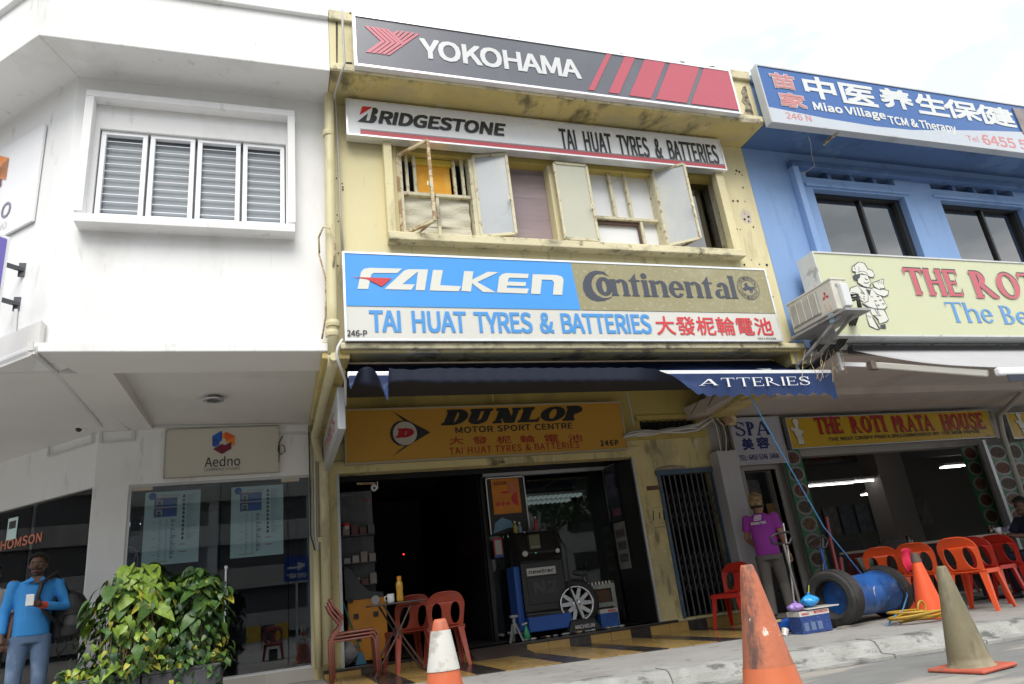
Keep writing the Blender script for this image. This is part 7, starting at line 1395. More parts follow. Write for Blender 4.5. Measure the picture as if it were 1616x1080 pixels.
# battery box with bags, trolley jacks, poles
bx = P(1265, 1000, Z=gz(5.4)); by = 6.75; b0 = P(1266, 990, Y=by); b1 = P(1314, 990, Y=by); zb0 = gz(b0.x); H_ = P(1290, 962, Y=by).z - zb0
cb_m = M('navy carton print', (.02, .05, .20), .5, .15, 5, stains=[((.20, .26, .40), 40, .62, .66, (1, 1, 2), .6)])
t = thing('battery_box', 'dark blue battery carton with a white top band beside the near tyre', 'box', ((b0.x + b1.x) / 2, by, zb0)); W_ = b1.x - b0.x
def rbx(nm, x0, x1, y0, y1, z0, z1, mat, **k): return O(nm, MB().box(x0, x1, y0, y1, z0, z1), mat, t, **k)
rbx('carton', b0.x, b1.x, by, by + .2, zb0, zb0 + H_ * .78, cb_m, bevel=.004); rbx('white_band', b0.x - .002, b1.x + .002, by - .002, by + .202, zb0 + H_ * .78, zb0 + H_, F('carton white', (.55, .53, .50)))
bpq = yp(by - .002); word('BOSCH', bpq, (b0.x + .03, zb0 + H_ * .84), (b0.x + .12, zb0 + H_ * .84), (b0.x + .03, zb0 + H_ * .93), F('signal red print', (.56, .04, .05)), t, px=False, off=.05, lift=.003); word('BOSCH', bpq, (b0.x + .19, zb0 + H_ * .86), (b1.x - .02, zb0 + H_ * .86), (b0.x + .19, zb0 + H_ * .97), F('signal red print', (.56, .04, .05)), t, px=False, off=.05, lift=.003)
for k in range(3): rbx('print_block', b0.x + .03 + k * .09, b0.x + .09 + k * .09, by - .002, by - .0005, zb0 + .03, zb0 + H_ * .5, F('pale carton print', (.14, .20, .34), var=.5))
rbx('tray', b0.x + .1, b1.x + .14, by - .02, by + .2, zb0 + H_ + .012, zb0 + H_ + .024, F('carton white', (.55, .53, .50)))
def bag(c, r, mat, lab, sq=1, seed=1, H=1.0):
    t = thing('plastic_bag', lab, 'bag', (c.x, c.y, c.z)); rn = random.Random(seed); ph = [rn.uniform(0, 6) for _ in range(6)]
    def f(a, b): th = a * 2 * math.pi; q = math.sin(math.pi * b * .96 + .02) ** .7; rr2 = r * q * (1 + .16 * math.sin(3 * th + ph[0]) * math.sin(4 * b + ph[1]) + .10 * math.sin(7 * th + ph[2] + b * 5) + .05 * math.sin(17 * th + 3 * b)); return (c.x + rr2 * math.cos(th), c.y + rr2 * .8 * math.sin(th), c.z + r * 1.5 * H * b)
    O('bag_body', MB().grid(f, 30, 16), mat, t, smooth=True); O('knot', MB().tube([(c.x, c.y, c.z + r * 1.45 * H), (c.x + .01, c.y, c.z + r * 1.75 * H)], [.012, .02], 7), mat, t); return t
bag(Vector((b0.x + .04, by + .08, zb0 + H_ + .001)), .085, M('lilac plastic', (.34, .22, .55), .3, .1, 8, .4, 30), 'lilac plastic bag on the blue battery carton', seed=2, H=.72)
bag(Vector((b0.x + .24, by + .08, zb0 + H_ + .026)), .10, M('sky blue plastic', (.03, .30, .68), .25, .1, 8, .4, 30), 'sky blue plastic bag with a straw on the battery carton', seed=5, H=.85)
O('straw', MB().tube([(b0.x + .25, by + .08, zb0 + H_ + .16), (b0.x + .28, by + .08, zb0 + H_ + .25)], .005, 5), M('lime straw', (.4, .5, .05), .4), label='lime drinking straw sticking out of the sky blue bag', cat='straw')
jb = M('blue jack paint', (.015, .08, .36), .35, .15, 6, stains=[((.03, .03, .04), 6, .55, .7, (1, 1, 1), .7)])
def jack(x, y, lab, hx, hz, dx, loop, hm):
    t = thing('trolley_jack', lab, 'jack', (x, y, gz(x)), 0, 'trolley jacks'); z = gz(x)
    for s in (-1, 1): O('side_plate', MB().hexa([(x - .22, y + s * .09 - .008, z + .05), (x + .26, y + s * .11 - .008, z + .04), (x + .26, y + s * .11 + .008, z + .04), (x - .22, y + s * .09 + .008, z + .05)], [(x - .20, y + s * .09 - .008, z + .12), (x + .24, y + s * .11 - .008, z + .17), (x + .24, y + s * .11 + .008, z + .17), (x - .20, y + s * .09 + .008, z + .12)]), jb, t)
    for xx in (x - .2, x + .2):
        for s in (-1, 1): O('caster', MB().lathe([(.038, -.02), (.045, 0), (.038, .02)], (xx, y + s * .13, z + .045), 14, (0, 1, 0)), rubber, t)
    O('lift_arm', MB().bar((x - .18, y, z + .10), (x + .15, y, z + .16), .07, .05), jb, t, bevel=.01); O('saddle', MB().lathe([(.05, 0), (.055, .02), (.03, .02)], (x - .17, y, z + .13), 14), rust, t); O('pump', MB().tube([(x + .1, y, z + .1), (x + .24, y, z + .16)], .045, 10), jb, t)
    top = Vector((x + dx, y + .05, z + hz)); b = Vector((x + .2, y, z + .16)); O('handle', MB().tube([b, b.lerp(top, .5), top], .014, 8), hm, t); O('handle_sleeve', MB().tube([b, b.lerp(top, .14)], .022, 8), redp if loop else jb, t)
    w_ = .15; O('grip_loop', MB().tube([top + Vector((-.02, 0, 0)), top + Vector((-w_, 0, .02)), top + Vector((-w_ - .02, 0, .08)), top + Vector((-w_ * .5, 0, .12)), top + Vector((w_ * .7, 0, .13)), top + Vector((w_, 0, .08)), top + Vector((w_ * .6, 0, .0)), top + Vector((.02, 0, -.01))], .015, 8), black_frame, t, smooth=True)
stl = M('scratched steel tube', (.22, .21, .20), .35, .2, 9, metal=.6)
jk = P(1262, 988, Y=7.15); jack(jk.x - .12, 7.15, 'blue trolley jack with a tall steel handle and black loop grip', 0, .95, .20, 1, stl)
jk2 = P(1300, 960, Y=7.75); jack(jk2.x, 7.75, 'blue trolley jack behind the tyre with a blue based handle', 0, .88, .22, 0, jb)
O('steel_rod', MB().tube([P(1236, 826, Y=7.25), P(1244, 872, Y=7.25), P(1254, 955, Y=7.25)], .010, 6), M('bright steel', (.6, .6, .6), .3, metal=.5), label='bright thin steel rod standing beside the jack handle', cat='rod')
O('pole', MB().tube([P(1304, 816, Y=8.1), P(1312, 860, Y=8.05), P(1328, 925, Y=7.95)], .022, 8), M('dull red steel', (.20, .02, .03), .45, .15, 6), label='dull red steel pole leaning behind the tyre', cat='pole'); O('pole', MB().tube([P(1326, 880, Y=8.3), P(1334, 935, Y=8.2)], .03, 8), M('dull red steel', (.2, .02, .03)), label='short dark red bar crossing behind the red pole', cat='pole')
O('pole', MB().tube([P(1298, 845, Y=8.0), P(1299, 905, Y=7.9)], .018, 8), black_frame, label='short black steel bar between the two jack handles', cat='pole')
O('folded_board', MB().bar(P(1362, 880, Y=8.2), P(1378, 905, Y=8.1), .25, .02), M('grey green board', (.16, .18, .16), .6), label='grey green board leaning behind the tilted tyre', cat='board')
for k, (px, py, lab) in enumerate(((1262, 974, 'crushed white cup on the pavement beside the jack'), )): q = P(px, py, Y=6.9); O('paper_cup', MB().lathe([(.03, 0), (.04, .08), (.035, .08)], (q.x - .25, 6.9, gz(q.x)), 12, (.5, .2, .8)), F('carton white', (.55, .53, .5)), label=lab, cat='cup')

# restaurant tables in front
def rtable(a, b, lab, dy=.7):
    p, q = P(*a), P(*b); return None
tt = M('pale table laminate', (.60, .56, .46), .3, .05, 2); 
def table(x0, x1, y0, y1, z, lab):
    t = thing('restaurant_table', lab, 'table', ((x0 + x1) / 2, (y0 + y1) / 2, gz(x0)), 0, 'restaurant tables'); O('table_top', MB().box(x0, x1, y0, y1, z - .035, z), tt, t, bevel=.008)
    xm, ym_ = (x0 + x1) / 2, (y0 + y1) / 2; O('pedestal', MB().tube([(xm, ym_, gz(xm) + .04), (xm, ym_, z - .035)], .035, 10), black_frame, t); O('foot', MB().box(xm - .3, xm + .3, ym_ - .03, ym_ + .03, gz(xm), gz(xm) + .045), black_frame, t, bevel=.01); O('foot', MB().box(xm - .03, xm + .03, ym_ - .3, ym_ + .3, gz(xm) + .001, gz(xm) + .04), black_frame, t)
ta = P(1374, 868, Y=8.6); tb = P(1445, 858, Y=8.6); table(ta.x, ta.x + 1.05, 8.6, 9.25, ta.z + .01, 'pale table behind the blue drum with a glass on it')
tc_ = P(1528, 846, Y=7.55); table(8.45, 10.3, 7.5, 8.2, P(1560, 843, Y=7.5).z, 'long pale table beside the orange chairs cut by the right edge')
T2 = P(1560, 843, Y=7.5).z; T1 = ta.z + .01
def glass(x, y, z, lab, fill, h=.12, r=.035):
    t = thing('glass', lab, 'glass', (x, y, z)); O('tumbler', MB().lathe([(r * .8, .001), (r, h), (r * .94, h), (r * .74, .006)], (x, y, z), 18, close=False), GLASS('clear tumbler', (.85, .85, .85), .05), t, smooth=True); O('drink', MB().lathe([(.001, .007), (r * .73, .007), (r * .88, h * .75), (.001, h * .75)], (x, y, z), 16, close=False), fill, t, smooth=True)
q = P(1437, 858, Y=8.7); glass(q.x, 8.7, T1, 'glass with a white filling on the table behind the drum', F('white drink', (.6, .6, .58)), .13, .045)
q = P(1392, 860, Y=8.9); glass(q.x, 8.9, T1, 'small empty looking glass farther left on the table behind the drum', F('grey drink', (.14, .14, .14)), .1, .032)
q = P(1564, 838, Y=7.6); glass(q.x, 7.6, T2, 'glass of milky tea on the long pale table', M('milky tea', (.50, .28, .12), .4), .115, .042)
q = P(1592, 835, Y=7.65); t = thing('food_box', 'pale lilac plastic food box on the long pale table', 'box', (q.x, 7.65, T2)); O('box_body', MB().hexa([(q.x - .10, 7.6, T2 + .001), (q.x + .10, 7.6, T2 + .001), (q.x + .10, 7.75, T2 + .001), (q.x - .10, 7.75, T2 + .001)], [(q.x - .13, 7.57, T2 + .06), (q.x + .13, 7.57, T2 + .06), (q.x + .13, 7.78, T2 + .06), (q.x - .13, 7.78, T2 + .06)]), F('lilac plastic box', (.42, .38, .60)), t, bevel=.006); O('rim', MB().box(q.x - .14, q.x + .14, 7.56, 7.79, T2 + .06, T2 + .068), F('lilac plastic box', (.42, .38, .6)), t)
# ------------------------------------------------------------------ people
def person(label, loc, rz, H, skin, shirt, trousers, hair, arms, legs, sleeve=.5, head_turn=0, lean=0, belly=.0, shoe=None, seated=False, hairfn=None, extra=None, head_tilt=0):
    """local frame: +Y forward, +X the person's right; arms/legs: joint positions for H = 1.70"""
    t = thing('person', label, 'person', loc, rz); k = H / 1.70; S = lambda p: Vector(p) * k
    hip = S(legs['hip']); ch = S(arms['chest']); nk = S(arms['neck']); hd = S(arms['head'])
    body = MB()
    loft(body, [(hip + S((0, 0, -.06)), .13 * k, .10 * k), (hip.lerp(ch, .4), .135 * k, (.10 + belly) * k), (ch, .16 * k, .11 * k), (ch.lerp(nk, .6), .165 * k, .09 * k), (nk + S((0, 0, -.03)), .09 * k, .07 * k)])
    body.tube([nk + S((0, 0, -.06)), nk, nk.lerp(hd, .5)], [.07 * k, .055 * k, .054 * k], 16)
    hr = Matrix.Rotation(head_turn, 3, 'Z') @ Matrix.Rotation(head_tilt, 3, 'X'); h = lambda p: hd + hr @ S(p)
    body.ell(h((0, 0, .02)), (.076 * k, .094 * k, .10 * k), 20, 14, hr); body.ell(h((0, .022, -.055)), (.058 * k, .066 * k, .062 * k), 16, 10, hr)
    body.tube([h((0, .085, .025)), h((0, .108, -.018))], [.009 * k, .016 * k], 8); body.ell(h((0, .088, -.058)), (.026 * k, .014 * k, .014 * k), 10, 8, hr)
    for s in (-1, 1): body.ell(h((s * .080, -.005, 0)), (.012 * k, .020 * k, .030 * k), 10, 8, hr); body.ell(h((s * .045, .05, -.02)), (.02 * k, .03 * k, .02 * k), 8, 6, hr)
    for s in ('R', 'L'):
        sh, el, wr, ha = (S(p) for p in arms[s]); body.tube([sh, sh.lerp(el, .5), el, el.lerp(wr, .35), wr], [.052 * k, .047 * k, .038 * k, .040 * k, .026 * k], 14); body.ell(sh, (.06 * k, .06 * k, .06 * k), 12, 8)
        d = (ha - wr).normalized(); side = d.cross(Vector((0, 1, 0)) if abs(d.z) > .6 else Vector((0, 0, 1))).normalized(); nrm = d.cross(side); curl = arms.get('curl' + s, .5)
        body.tube([wr, wr + d * .035 * k, wr + d * .085 * k], [.026 * k, .036 * k, .036 * k], 10)
        for i in range(4):
            b = wr + d * .08 * k + side * (i - 1.5) * .019 * k; ln = (.070, .080, .075, .058)[i] * k
            body.tube([b, b + (d + nrm * curl * .5).normalized() * ln * .45, b + (d + nrm * curl * .5).normalized() * ln * .45 + (d * (1 - curl) + nrm * curl * 1.2).normalized() * ln * .5], [.0095 * k, .009 * k, .007 * k], 7)
        b = wr + d * .03 * k + side * -.028 * k; body.tube([b, b + (d * .5 - side * .8).normalized() * .035 * k, b + (d * .5 - side * .8).normalized() * .035 * k + (d + nrm * curl * .6).normalized() * .032 * k], [.012 * k, .011 * k, .008 * k], 7)
    for s in ('R', 'L'):
        a, b, c, f = (S(p) for p in legs[s]); body.tube([a, a.lerp(b, .5), b, b.lerp(c, .35), c], [.08 * k, .068 * k, .052 * k, .052 * k, .036 * k], 14)
    fuse(O('body', body, skin, t), .0085, 2)
    sm = MB(); w = 1.0
    loft(sm, [(hip + S((0, 0, -.05)), .168 * k, .128 * k), (hip.lerp(ch, .35), .165 * k, (.132 + belly) * k), (ch, .172 * k, .128 * k), (ch.lerp(nk, .45), .176 * k, .112 * k), (ch.lerp(nk, .8), .15 * k, .09 * k), (nk + S((0, 0, .0)), .072 * k, .066 * k)])
    for s in ('R', 'L'):
        sh, el, wr, ha = (S(p) for p in arms[s])
        if sleeve < .8: sm.tube([sh + (sh - el).normalized() * .02 * k, sh.lerp(el, .4), sh.lerp(el, sleeve * 1.5)], [.062 * k, .066 * k, .070 * k], 14)
        else: sm.tube([sh, sh.lerp(el, .5), el, el.lerp(wr, .5), el.lerp(wr, .92)], [.062 * k, .057 * k, .050 * k, .045 * k, .036 * k], 14)
        sm.ell(sh, (.064 * k, .064 * k, .058 * k), 12, 8)
    so_ = fuse(O('shirt', sm, shirt, t), .011, 3)
    tm = MB(); loft(tm, [(hip + S((0, 0, -.12)), .16 * k, .12 * k), (hip + S((0, 0, -.02)), .158 * k, .122 * k), (hip + S((0, 0, .06)), .15 * k, .115 * k)])
    for s in ('R', 'L'):
        a, b, c, f = (S(p) for p in legs[s]); tm.tube([a, a.lerp(b, .5), b, b.lerp(c, .5), c + S((0, 0, .0))], [.10 * k, .088 * k, .074 * k, .070 * k, .062 * k], 16)
    fuse(O('trousers', tm, trousers, t), .011, 3)
    for s in ('R', 'L'):
        a, b, c, f = (S(p) for p in legs[s]); m_ = MB(); d = (f - c); d.z = 0; d.normalize(); q = Vector((c.x, c.y, .035 * k)); m_.ell(q + d * .03 * k, (.045 * k, .045 * k, .045 * k)); m_.ell(q + d * .12 * k + Vector((0, 0, -.008)), (.048 * k, .075 * k, .034 * k), rot=Matrix.Rotation(math.atan2(-d.x, d.y), 3, 'Z')); m_.tube([q, q + d * .12 * k], .042 * k, 10); fuse(O('shoe', m_, shoe or black_frame, t), .01, 1)
    hm_ = MB(); hairfn(hm_, h, hr, k); O('hair', hm_, hair, t, smooth=True)
    e1 = MB(); e2 = MB(); e3 = MB()
    for s in (-1, 1): e1.ell(h((s * .030, .083, .012)), (.012 * k, .006 * k, .005 * k), 8, 6, hr); e2.ell(h((s * .030, .088, .012)), (.006 * k, .004 * k, .005 * k), 8, 6, hr); e3.tube([h((s * .048, .080, .030)), h((s * .032, .092, .037)), h((s * .001, .0935, .031))], .004 * k, 6)
    O('eyes', e1, F('eye white', (.30, .27, .25)), t); O('iris', e2, flat_black, t); O('eyebrows', e3, M('dark hair', (.012, .010, .009), .6), t)
    O('lips', MB().ell(h((0, .096, -.058)), (.024 * k, .008 * k, .009 * k), 10, 6, hr), M('lips', (.16, .05, .045), .5), t)
    if extra: extra(t, h, S, hr, k)
    return t
cloth = dict(bump=.5, bsc=9)
skin_d = M('dark brown skin', (.10, .048, .028), .5, .06, 8); skin_l = M('tan skin', (.36, .19, .12), .5, .06, 8)
blue_s = M('bright blue shirt cotton', (.035, .25, .62), .8, .06, 5, .6, 12); jeans = M('faded blue jeans', (.10, .16, .27), .85, .1, 5, .5, 14, stains=[((.26, .33, .45), 3, .5, .7, (1, 1, .6), .8)])
purple_s = M('purple t shirt cotton', (.36, .05, .42), .85, .06, 5, .6, 12); grey_t = M('grey loose trousers', (.15, .14, .13), .85, .1, 5, .6, 12)
white_s = M('grey white shirt', (.36, .35, .33), .85, .06, 5, .5, 12); navy_s = M('navy clothing', (.008, .013, .035), .85, .1, 5, .4, 12); dk_t = M('dark trousers', (.02, .02, .025), .85)
hair_k = M('black hair', (.010, .009, .008), .55, .3, 30, .6, 90); hair_b = M('bleached blond hair', (.38, .27, .13), .6, .3, 30, .8, 90, stains=[((.05, .035, .02), 14, .5, .62, (1, 1, 1), .8)])
def hair_short(mb, h, hr, k, top=.05, vol=0):
    def f(a, b):
        th = a * 2 * math.pi; ph = b * math.pi * .5; back = -math.cos(th - math.pi / 2) ; front = math.sin(th)
        lim = .95 if front < 0 else .95 - .42 * front ** .7
        ph *= lim * (1.22 if front < .3 else 1); r = 1.10 + vol + .03 * math.sin(th * 9 + ph * 7) * math.sin(ph * 9)
        return h((.079 * r * math.sin(ph) * math.cos(th), .097 * r * math.sin(ph) * math.sin(th) - .004, .02 + .104 * (r + top * .5) * math.cos(ph)))
    mb.grid(f, 36, 14)
    rn = random.Random(2)
    for _ in range(90):
        a = rn.uniform(0, 6.28); ph = rn.uniform(0, 1.3); r = 1.1 + vol
        if math.sin(a) > .5 and ph > .9: continue
        p = (.079 * r * math.sin(ph) * math.cos(a), .097 * r * math.sin(ph) * math.sin(a), .02 + .104 * r * math.cos(ph)); q = tuple(x * 1.14 + rn.uniform(-.008, .008) for x in p[:2]) + (p[2] + .014,); mb.tube([h(p), h(q)], [.008 * k, .002 * k], 5)
def hair_blond(mb, h, hr, k):
    hair_short(mb, h, hr, k, .25, .10); rn = random.Random(6)
    for _ in range(140):
        a = rn.uniform(0, 6.28); ph = rn.uniform(0, 1.0); p = (.085 * math.sin(ph) * math.cos(a), .10 * math.sin(ph) * math.sin(a), .03 + .115 * math.cos(ph)); mb.tube([h(p), h((p[0] * 1.2, p[1] * 1.25 - .005, p[2] + rn.uniform(.02, .045)))], [.012 * k, .003 * k], 5)
# the man in blue with a backpack
armsA = dict(chest=(0, .0, 1.24), neck=(0, .0, 1.46), head=(0, .015, 1.585), R=((.195, 0, 1.40), (.25, -.02, 1.12), (.25, .05, .90), (.245, .09, .80)), L=((-.195, 0, 1.40), (-.29, .03, 1.14), (-.06, .25, 1.17), (.02, .29, 1.20)), curlR=.4, curlL=.9)
legsA = dict(hip=(0, 0, .93), R=((.09, 0, .88), (.11, .03, .48), (.11, 0, .08), (.12, .1, .08)), L=((-.09, 0, .88), (-.11, .04, .48), (-.12, 0, .08), (-.13, .1, .08)))
def extraA(t, h, S, hr, k):
    m_ = MB(); m_.tube([h((-.045, .072, -.035)), h((-.03, .094, -.04)), h((0, .103, -.036)), h((.03, .094, -.04)), h((.045, .072, -.035))], .006 * k, 6); m_.ell(h((0, .078, -.098)), (.034 * k, .022 * k, .026 * k), 10, 8, hr); m_.tube([h((-.062, .04, -.07)), h((-.045, .07, -.10)), h((0, .085, -.115)), h((.045, .07, -.10)), h((.062, .04, -.07))], .010 * k, 6)
    O('beard', m_, hair_k, t, smooth=True)
    c = MB(); c.add([S((.05, .085, 1.47)), S((-.05, .085, 1.47)), S((-.11, .12, 1.40)), S((-.02, .13, 1.43)), S((.02, .13, 1.43)), S((.11, .12, 1.40))], [(1, 2, 3), (0, 4, 5)]); O('collar', c, blue_s, t, solid=.008)
    O('undershirt', MB().poly(Plane(S((0, .118, 1.40)), (-1, 0, 0), (0, -.35, 1)), [(-.03, 0), (.03, 0), (.045, .07), (-.045, .07)], .01), skin_d, t)
    O('wristband', MB().tube([S((-.10, .22, 1.165)), S((-.05, .258, 1.172))], .036 * k, 12), M('red orange threads', (.50, .06, .03), .7, .5, 30, .6, 60), t)
perA = person('man in a bright blue shirt and faded jeans carrying a black backpack', (P(53, 960, Y=8.75).x, 8.75, gz(-2.2) - .05), R_(-164), 1.64, skin_d, blue_s, jeans, hair_k, armsA, legsA, sleeve=1, head_turn=R_(-14), belly=.015, hairfn=lambda *a: hair_short(*a), extra=extraA)
kA = 1.64 / 1.7; MA = Matrix.Translation(perA.location) @ Matrix.Rotation(R_(-164), 4, 'Z'); wa_ = lambda p: MA @ (Vector(p) * kA)
t = thing('phone', 'white phone held in the raised hand of the man in blue', 'phone', wa_((.03, .33, 1.22))); O('phone_body', MB().bar(wa_((.045, .325, 1.17)), wa_((.045, .325, 1.28)), .07, .012), F('phone white', (.75, .75, .75)), t, bevel=.003)
bagm = M('black backpack nylon', (.007, .007, .008), .55, .3, 9, .6, 20); t = thing('backpack', 'black backpack hanging at the side of the man in blue', 'backpack', wa_((-.3, -.1, .8)))
mb = MB(); loft(mb, [(wa_((-.25, -.12, .78)), .12, .09), (wa_((-.31, -.10, .84)), .17, .13), (wa_((-.33, -.10, 1.0)), .185, .15), (wa_((-.34, -.10, 1.16)), .17, .14), (wa_((-.32, -.09, 1.27)), .12, .10), (wa_((-.31, -.08, 1.31)), .06, .05)]); fuse(O('pack_body', mb, bagm, t), .012, 3)
mb = MB(); loft(mb, [(wa_((-.35, .05, .84)), .10, .06), (wa_((-.36, .05, .95)), .12, .07), (wa_((-.36, .04, 1.06)), .08, .05)]); fuse(O('front_pocket', mb, bagm, t), .012, 3)
O('strap', MB().tube([wa_((-.30, .0, 1.28)), wa_((-.17, .04, 1.50)), wa_((-.05, .145, 1.40)), wa_((-.02, .16, 1.25)), wa_((-.10, .16, 1.10)), wa_((-.26, .1, .95))], .022, 8), bagm, t, smooth=True)
for i, dx in enumerate((-.22, -.30, -.36, -.42)): O('hanging_strap', MB().tube([wa_((dx, .04, .82)), wa_((dx - .02, .06, .74)), wa_((dx + (.03 if i % 2 else -.05), .05, .64 + .03 * i))], .008, 6), bagm, t, smooth=True)
# second man at the left edge
q = P(-6, 950, Y=9.0); perB = person('man in a pale grey shirt cut off by the left edge of the photo', (q.x - .08, 9.05, gz(-2.6) - .05), R_(-172), 1.60, skin_d, white_s, dk_t, hair_k, dict(chest=(0, 0, 1.24), neck=(0, 0, 1.46), head=(0, .015, 1.585), R=((.195, 0, 1.40), (.24, 0, 1.12), (.25, .06, .88), (.25, .1, .8)), L=((-.195, 0, 1.40), (-.25, 0, 1.12), (-.24, .08, .90), (-.23, .14, .82))), legsA, sleeve=.55, hairfn=lambda *a: hair_short(*a), head_turn=R_(30))
# man in the purple shirt seen from behind
armsC = dict(chest=(0, -.01, 1.24), neck=(0, .01, 1.46), head=(0, .03, 1.585), R=((.19, 0, 1.40), (.24, -.03, 1.11), (.27, .10, .88), (.28, .16, .80)), L=((-.19, 0, 1.40), (-.24, .06, 1.14), (-.16, .26, 1.02), (-.1, .32, 1.0)), curlR=.5, curlL=.7)
legsC = dict(hip=(0, 0, .93), R=((.09, 0, .88), (.12, .10, .48), (.14, -.02, .08), (.16, .1, .08)), L=((-.09, 0, .88), (-.10, -.02, .48), (-.11, -.14, .09), (-.11, -.02, .08)))
qC = P(1222, 900, Y=8.75)
def extraC(t, h, S, hr, k):
    mb = MB(); mb.grid(lambda a, b: h((.088 * math.cos(R_(170) + R_(200) * a), .102 * math.sin(R_(170) + R_(200) * a) * 1.02 - .002, .045 - b * .095)), 20, 6); O('cropped_side_hair', mb, hair_k, t, smooth=True, solid=.008)
    O('apron_strap', MB().tube([S((.12, .11, 1.40)), S((.17, .12, 1.28)), S((.19, .13, 1.1))], .03, 6), M('crimson scarf', (.45, .02, .10), .8, .4, 20), t, smooth=True)
perC = person('man in a purple t shirt and grey trousers seen from behind by the narrow door', (qC.x - .04, 8.75, gz(6.6)), R_(-38), 1.70, skin_l, purple_s, grey_t, hair_b, armsC, legsC, sleeve=.42, head_turn=R_(-40), belly=.03, hairfn=hair_blond, extra=extraC)
kC = 1.0; bpl_ = Plane(Vector((0, -.175, 1.30)), (1, 0, 0), (0, .1, 1)); wp = F('shirt white print', (.62, .58, .62))
word('SEVEN TIRE', bpl_, (-.14, -.0), (.07, -.0), (-.14, .038), wp, perC, px=False, off=.05, lift=.0, name='shirt_print'); 
mb = MB()
for k in range(4): mb.poly(bpl_, [(-.09 + .006 * k, .055 + .02 * k), (.01 + .006 * k, .055 + .02 * k), (.01 + .006 * k, .068 + .02 * k), (-.09 + .006 * k, .068 + .02 * k)], .0)
O('shirt_print', mb, wp, perC, kind='stuff')
# diner at the right edge
qD = P(1626, 880, Y=7.15); armsD = dict(chest=(0, .04, .80), neck=(0, .07, 1.02), head=(0, .10, 1.14), R=((.19, .06, .97), (.26, .20, .74), (.13, .42, .78), (.06, .48, .80)), L=((-.19, .06, .97), (-.25, .22, .74), (-.10, .44, .78), (-.04, .50, .80)), curlR=.8, curlL=.8)
legsD = dict(hip=(0, 0, .50), R=((.1, 0, .50), (.13, .44, .52), (.14, .42, .08), (.15, .55, .08)), L=((-.1, 0, .50), (-.13, .44, .52), (-.15, .36, .08), (-.16, .5, .08)))
perD = person('seated diner in dark navy clothes cut off by the right edge holding a white cup', (qD.x + .30, 7.15, gz(9.3)), R_(78), 1.70, skin_d, navy_s, navy_s, hair_k, armsD, legsD, sleeve=.45, hairfn=lambda *a: hair_short(*a), head_tilt=R_(-10))
MD = Matrix.Translation(perD.location) @ Matrix.Rotation(R_(78), 4, 'Z'); t = thing('cup', 'white square cup held in the diner hands above the table', 'cup', MD @ Vector((.01, .55, .84))); O('cup_body', MB().lathe([(.03, -.05), (.042, .05), (.036, .05), (.028, -.04)], MD @ Vector((.01, .56, .86)), 14), ch, t, smooth=True)
monobloc(redp, 'red chair under the seated diner at the right edge', (perD.location.x, perD.location.y, gz(9.4)), R_(78), G1)

# ------------------------------------------------------------------ planter with climbing pothos
px0, px1 = P(100, 1072, Y=7.6).x, P(348, 1042, Y=7.6).x; pzt = P(300, 1052, Y=7.6).z
pt = M('charcoal planter', (.04, .04, .048), .5, .1, 4, .1, 30, stains=[((.10, .10, .10), 3, .55, .72, (1, 1, .6), .5)])
xm = px0 + (px1 - px0) * .48
for a, b, lab in ((px0, xm - .006, 'left charcoal planter box in front of the corner shop'), (xm + .006, px1, 'right charcoal planter box in front of the studio glass')):
    t = thing('planter', lab, 'planter', ((a + b) / 2, 7.8, gz(-1.5))); O('box', MB().box(a, b, 7.6, 8.05, gz(-1.5), pzt - .03), pt, t, bevel=.008); O('rim', MB().box(a - .004, b + .004, 7.592, 8.058, pzt - .03, pzt), pt, t, bevel=.006); O('soil', MB().box(a + .03, b - .03, 7.63, 8.02, pzt, pzt + .004), M('potting soil', (.03, .02, .015), .95, .3, 20), t)
def leafmat(nm, c, v=.2): 
    return M(nm, c, .38, v, 9, .15, 30, spec=.45, stains=[((min(1, c[0] * 1.7 + .02), c[1] * 1.45, c[2] * 1.1), 5, .52, .66, (1, 1, 1), .6)])
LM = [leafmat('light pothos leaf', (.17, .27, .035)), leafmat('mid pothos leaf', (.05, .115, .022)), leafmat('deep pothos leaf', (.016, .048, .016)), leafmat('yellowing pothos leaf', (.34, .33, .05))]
hp = [(0, .0), (.10, .10), (.26, .13), (.42, .05), (.50, -.12), (.47, -.32), (.36, -.55), (.20, -.78), (0, -1.0)]
def leaf_geo(curve, fold):
    vv = []; ff = []
    rows = [(0, -.0), (0, -.14), (0, -.32), (0, -.55), (0, -.78), (0, -1.0)]
    L_ = [(0, 0), (.13, .09), (.27, .08), (.38, -.06), (.40, -.26), (.33, -.52), (.17, -.80)]
    def z(x, y): return fold * abs(x) - curve * y * y - .15 * x * x
    mid = [(0, y) for y in (-.02, -.2, -.4, -.6, -.8, -1.0)]
    for p in mid: vv.append((p[0], p[1], z(*p)))
    for s in (1, -1):
        b = len(vv)
        for x, y in L_[1:]: vv.append((s * x, y, z(x, y)))
        q = [(0, b, b + 1), (0, b + 1, b + 2), (0, b + 2, 1), (1, b + 2, b + 3), (1, b + 3, 2), (2, b + 3, b + 4), (2, b + 4, 3), (3, b + 4, b + 5), (3, b + 5, 4), (4, b + 5, 5)]
        ff += q if s == 1 else [tuple(reversed(f)) for f in q]
    return vv, ff
LEAF = []
for mi, mt_ in enumerate(LM):
    for cv, fo in ((.45, .25), (.8, .15), (.1, .5)):
        vv, ff = leaf_geo(cv, fo); me = bpy.data.meshes.new('leaf'); me.from_pydata(vv, [], ff); me.materials.append(mt_)
        for p in me.polygons: p.use_smooth = True
        LEAF.append((me, vv, ff, mi))
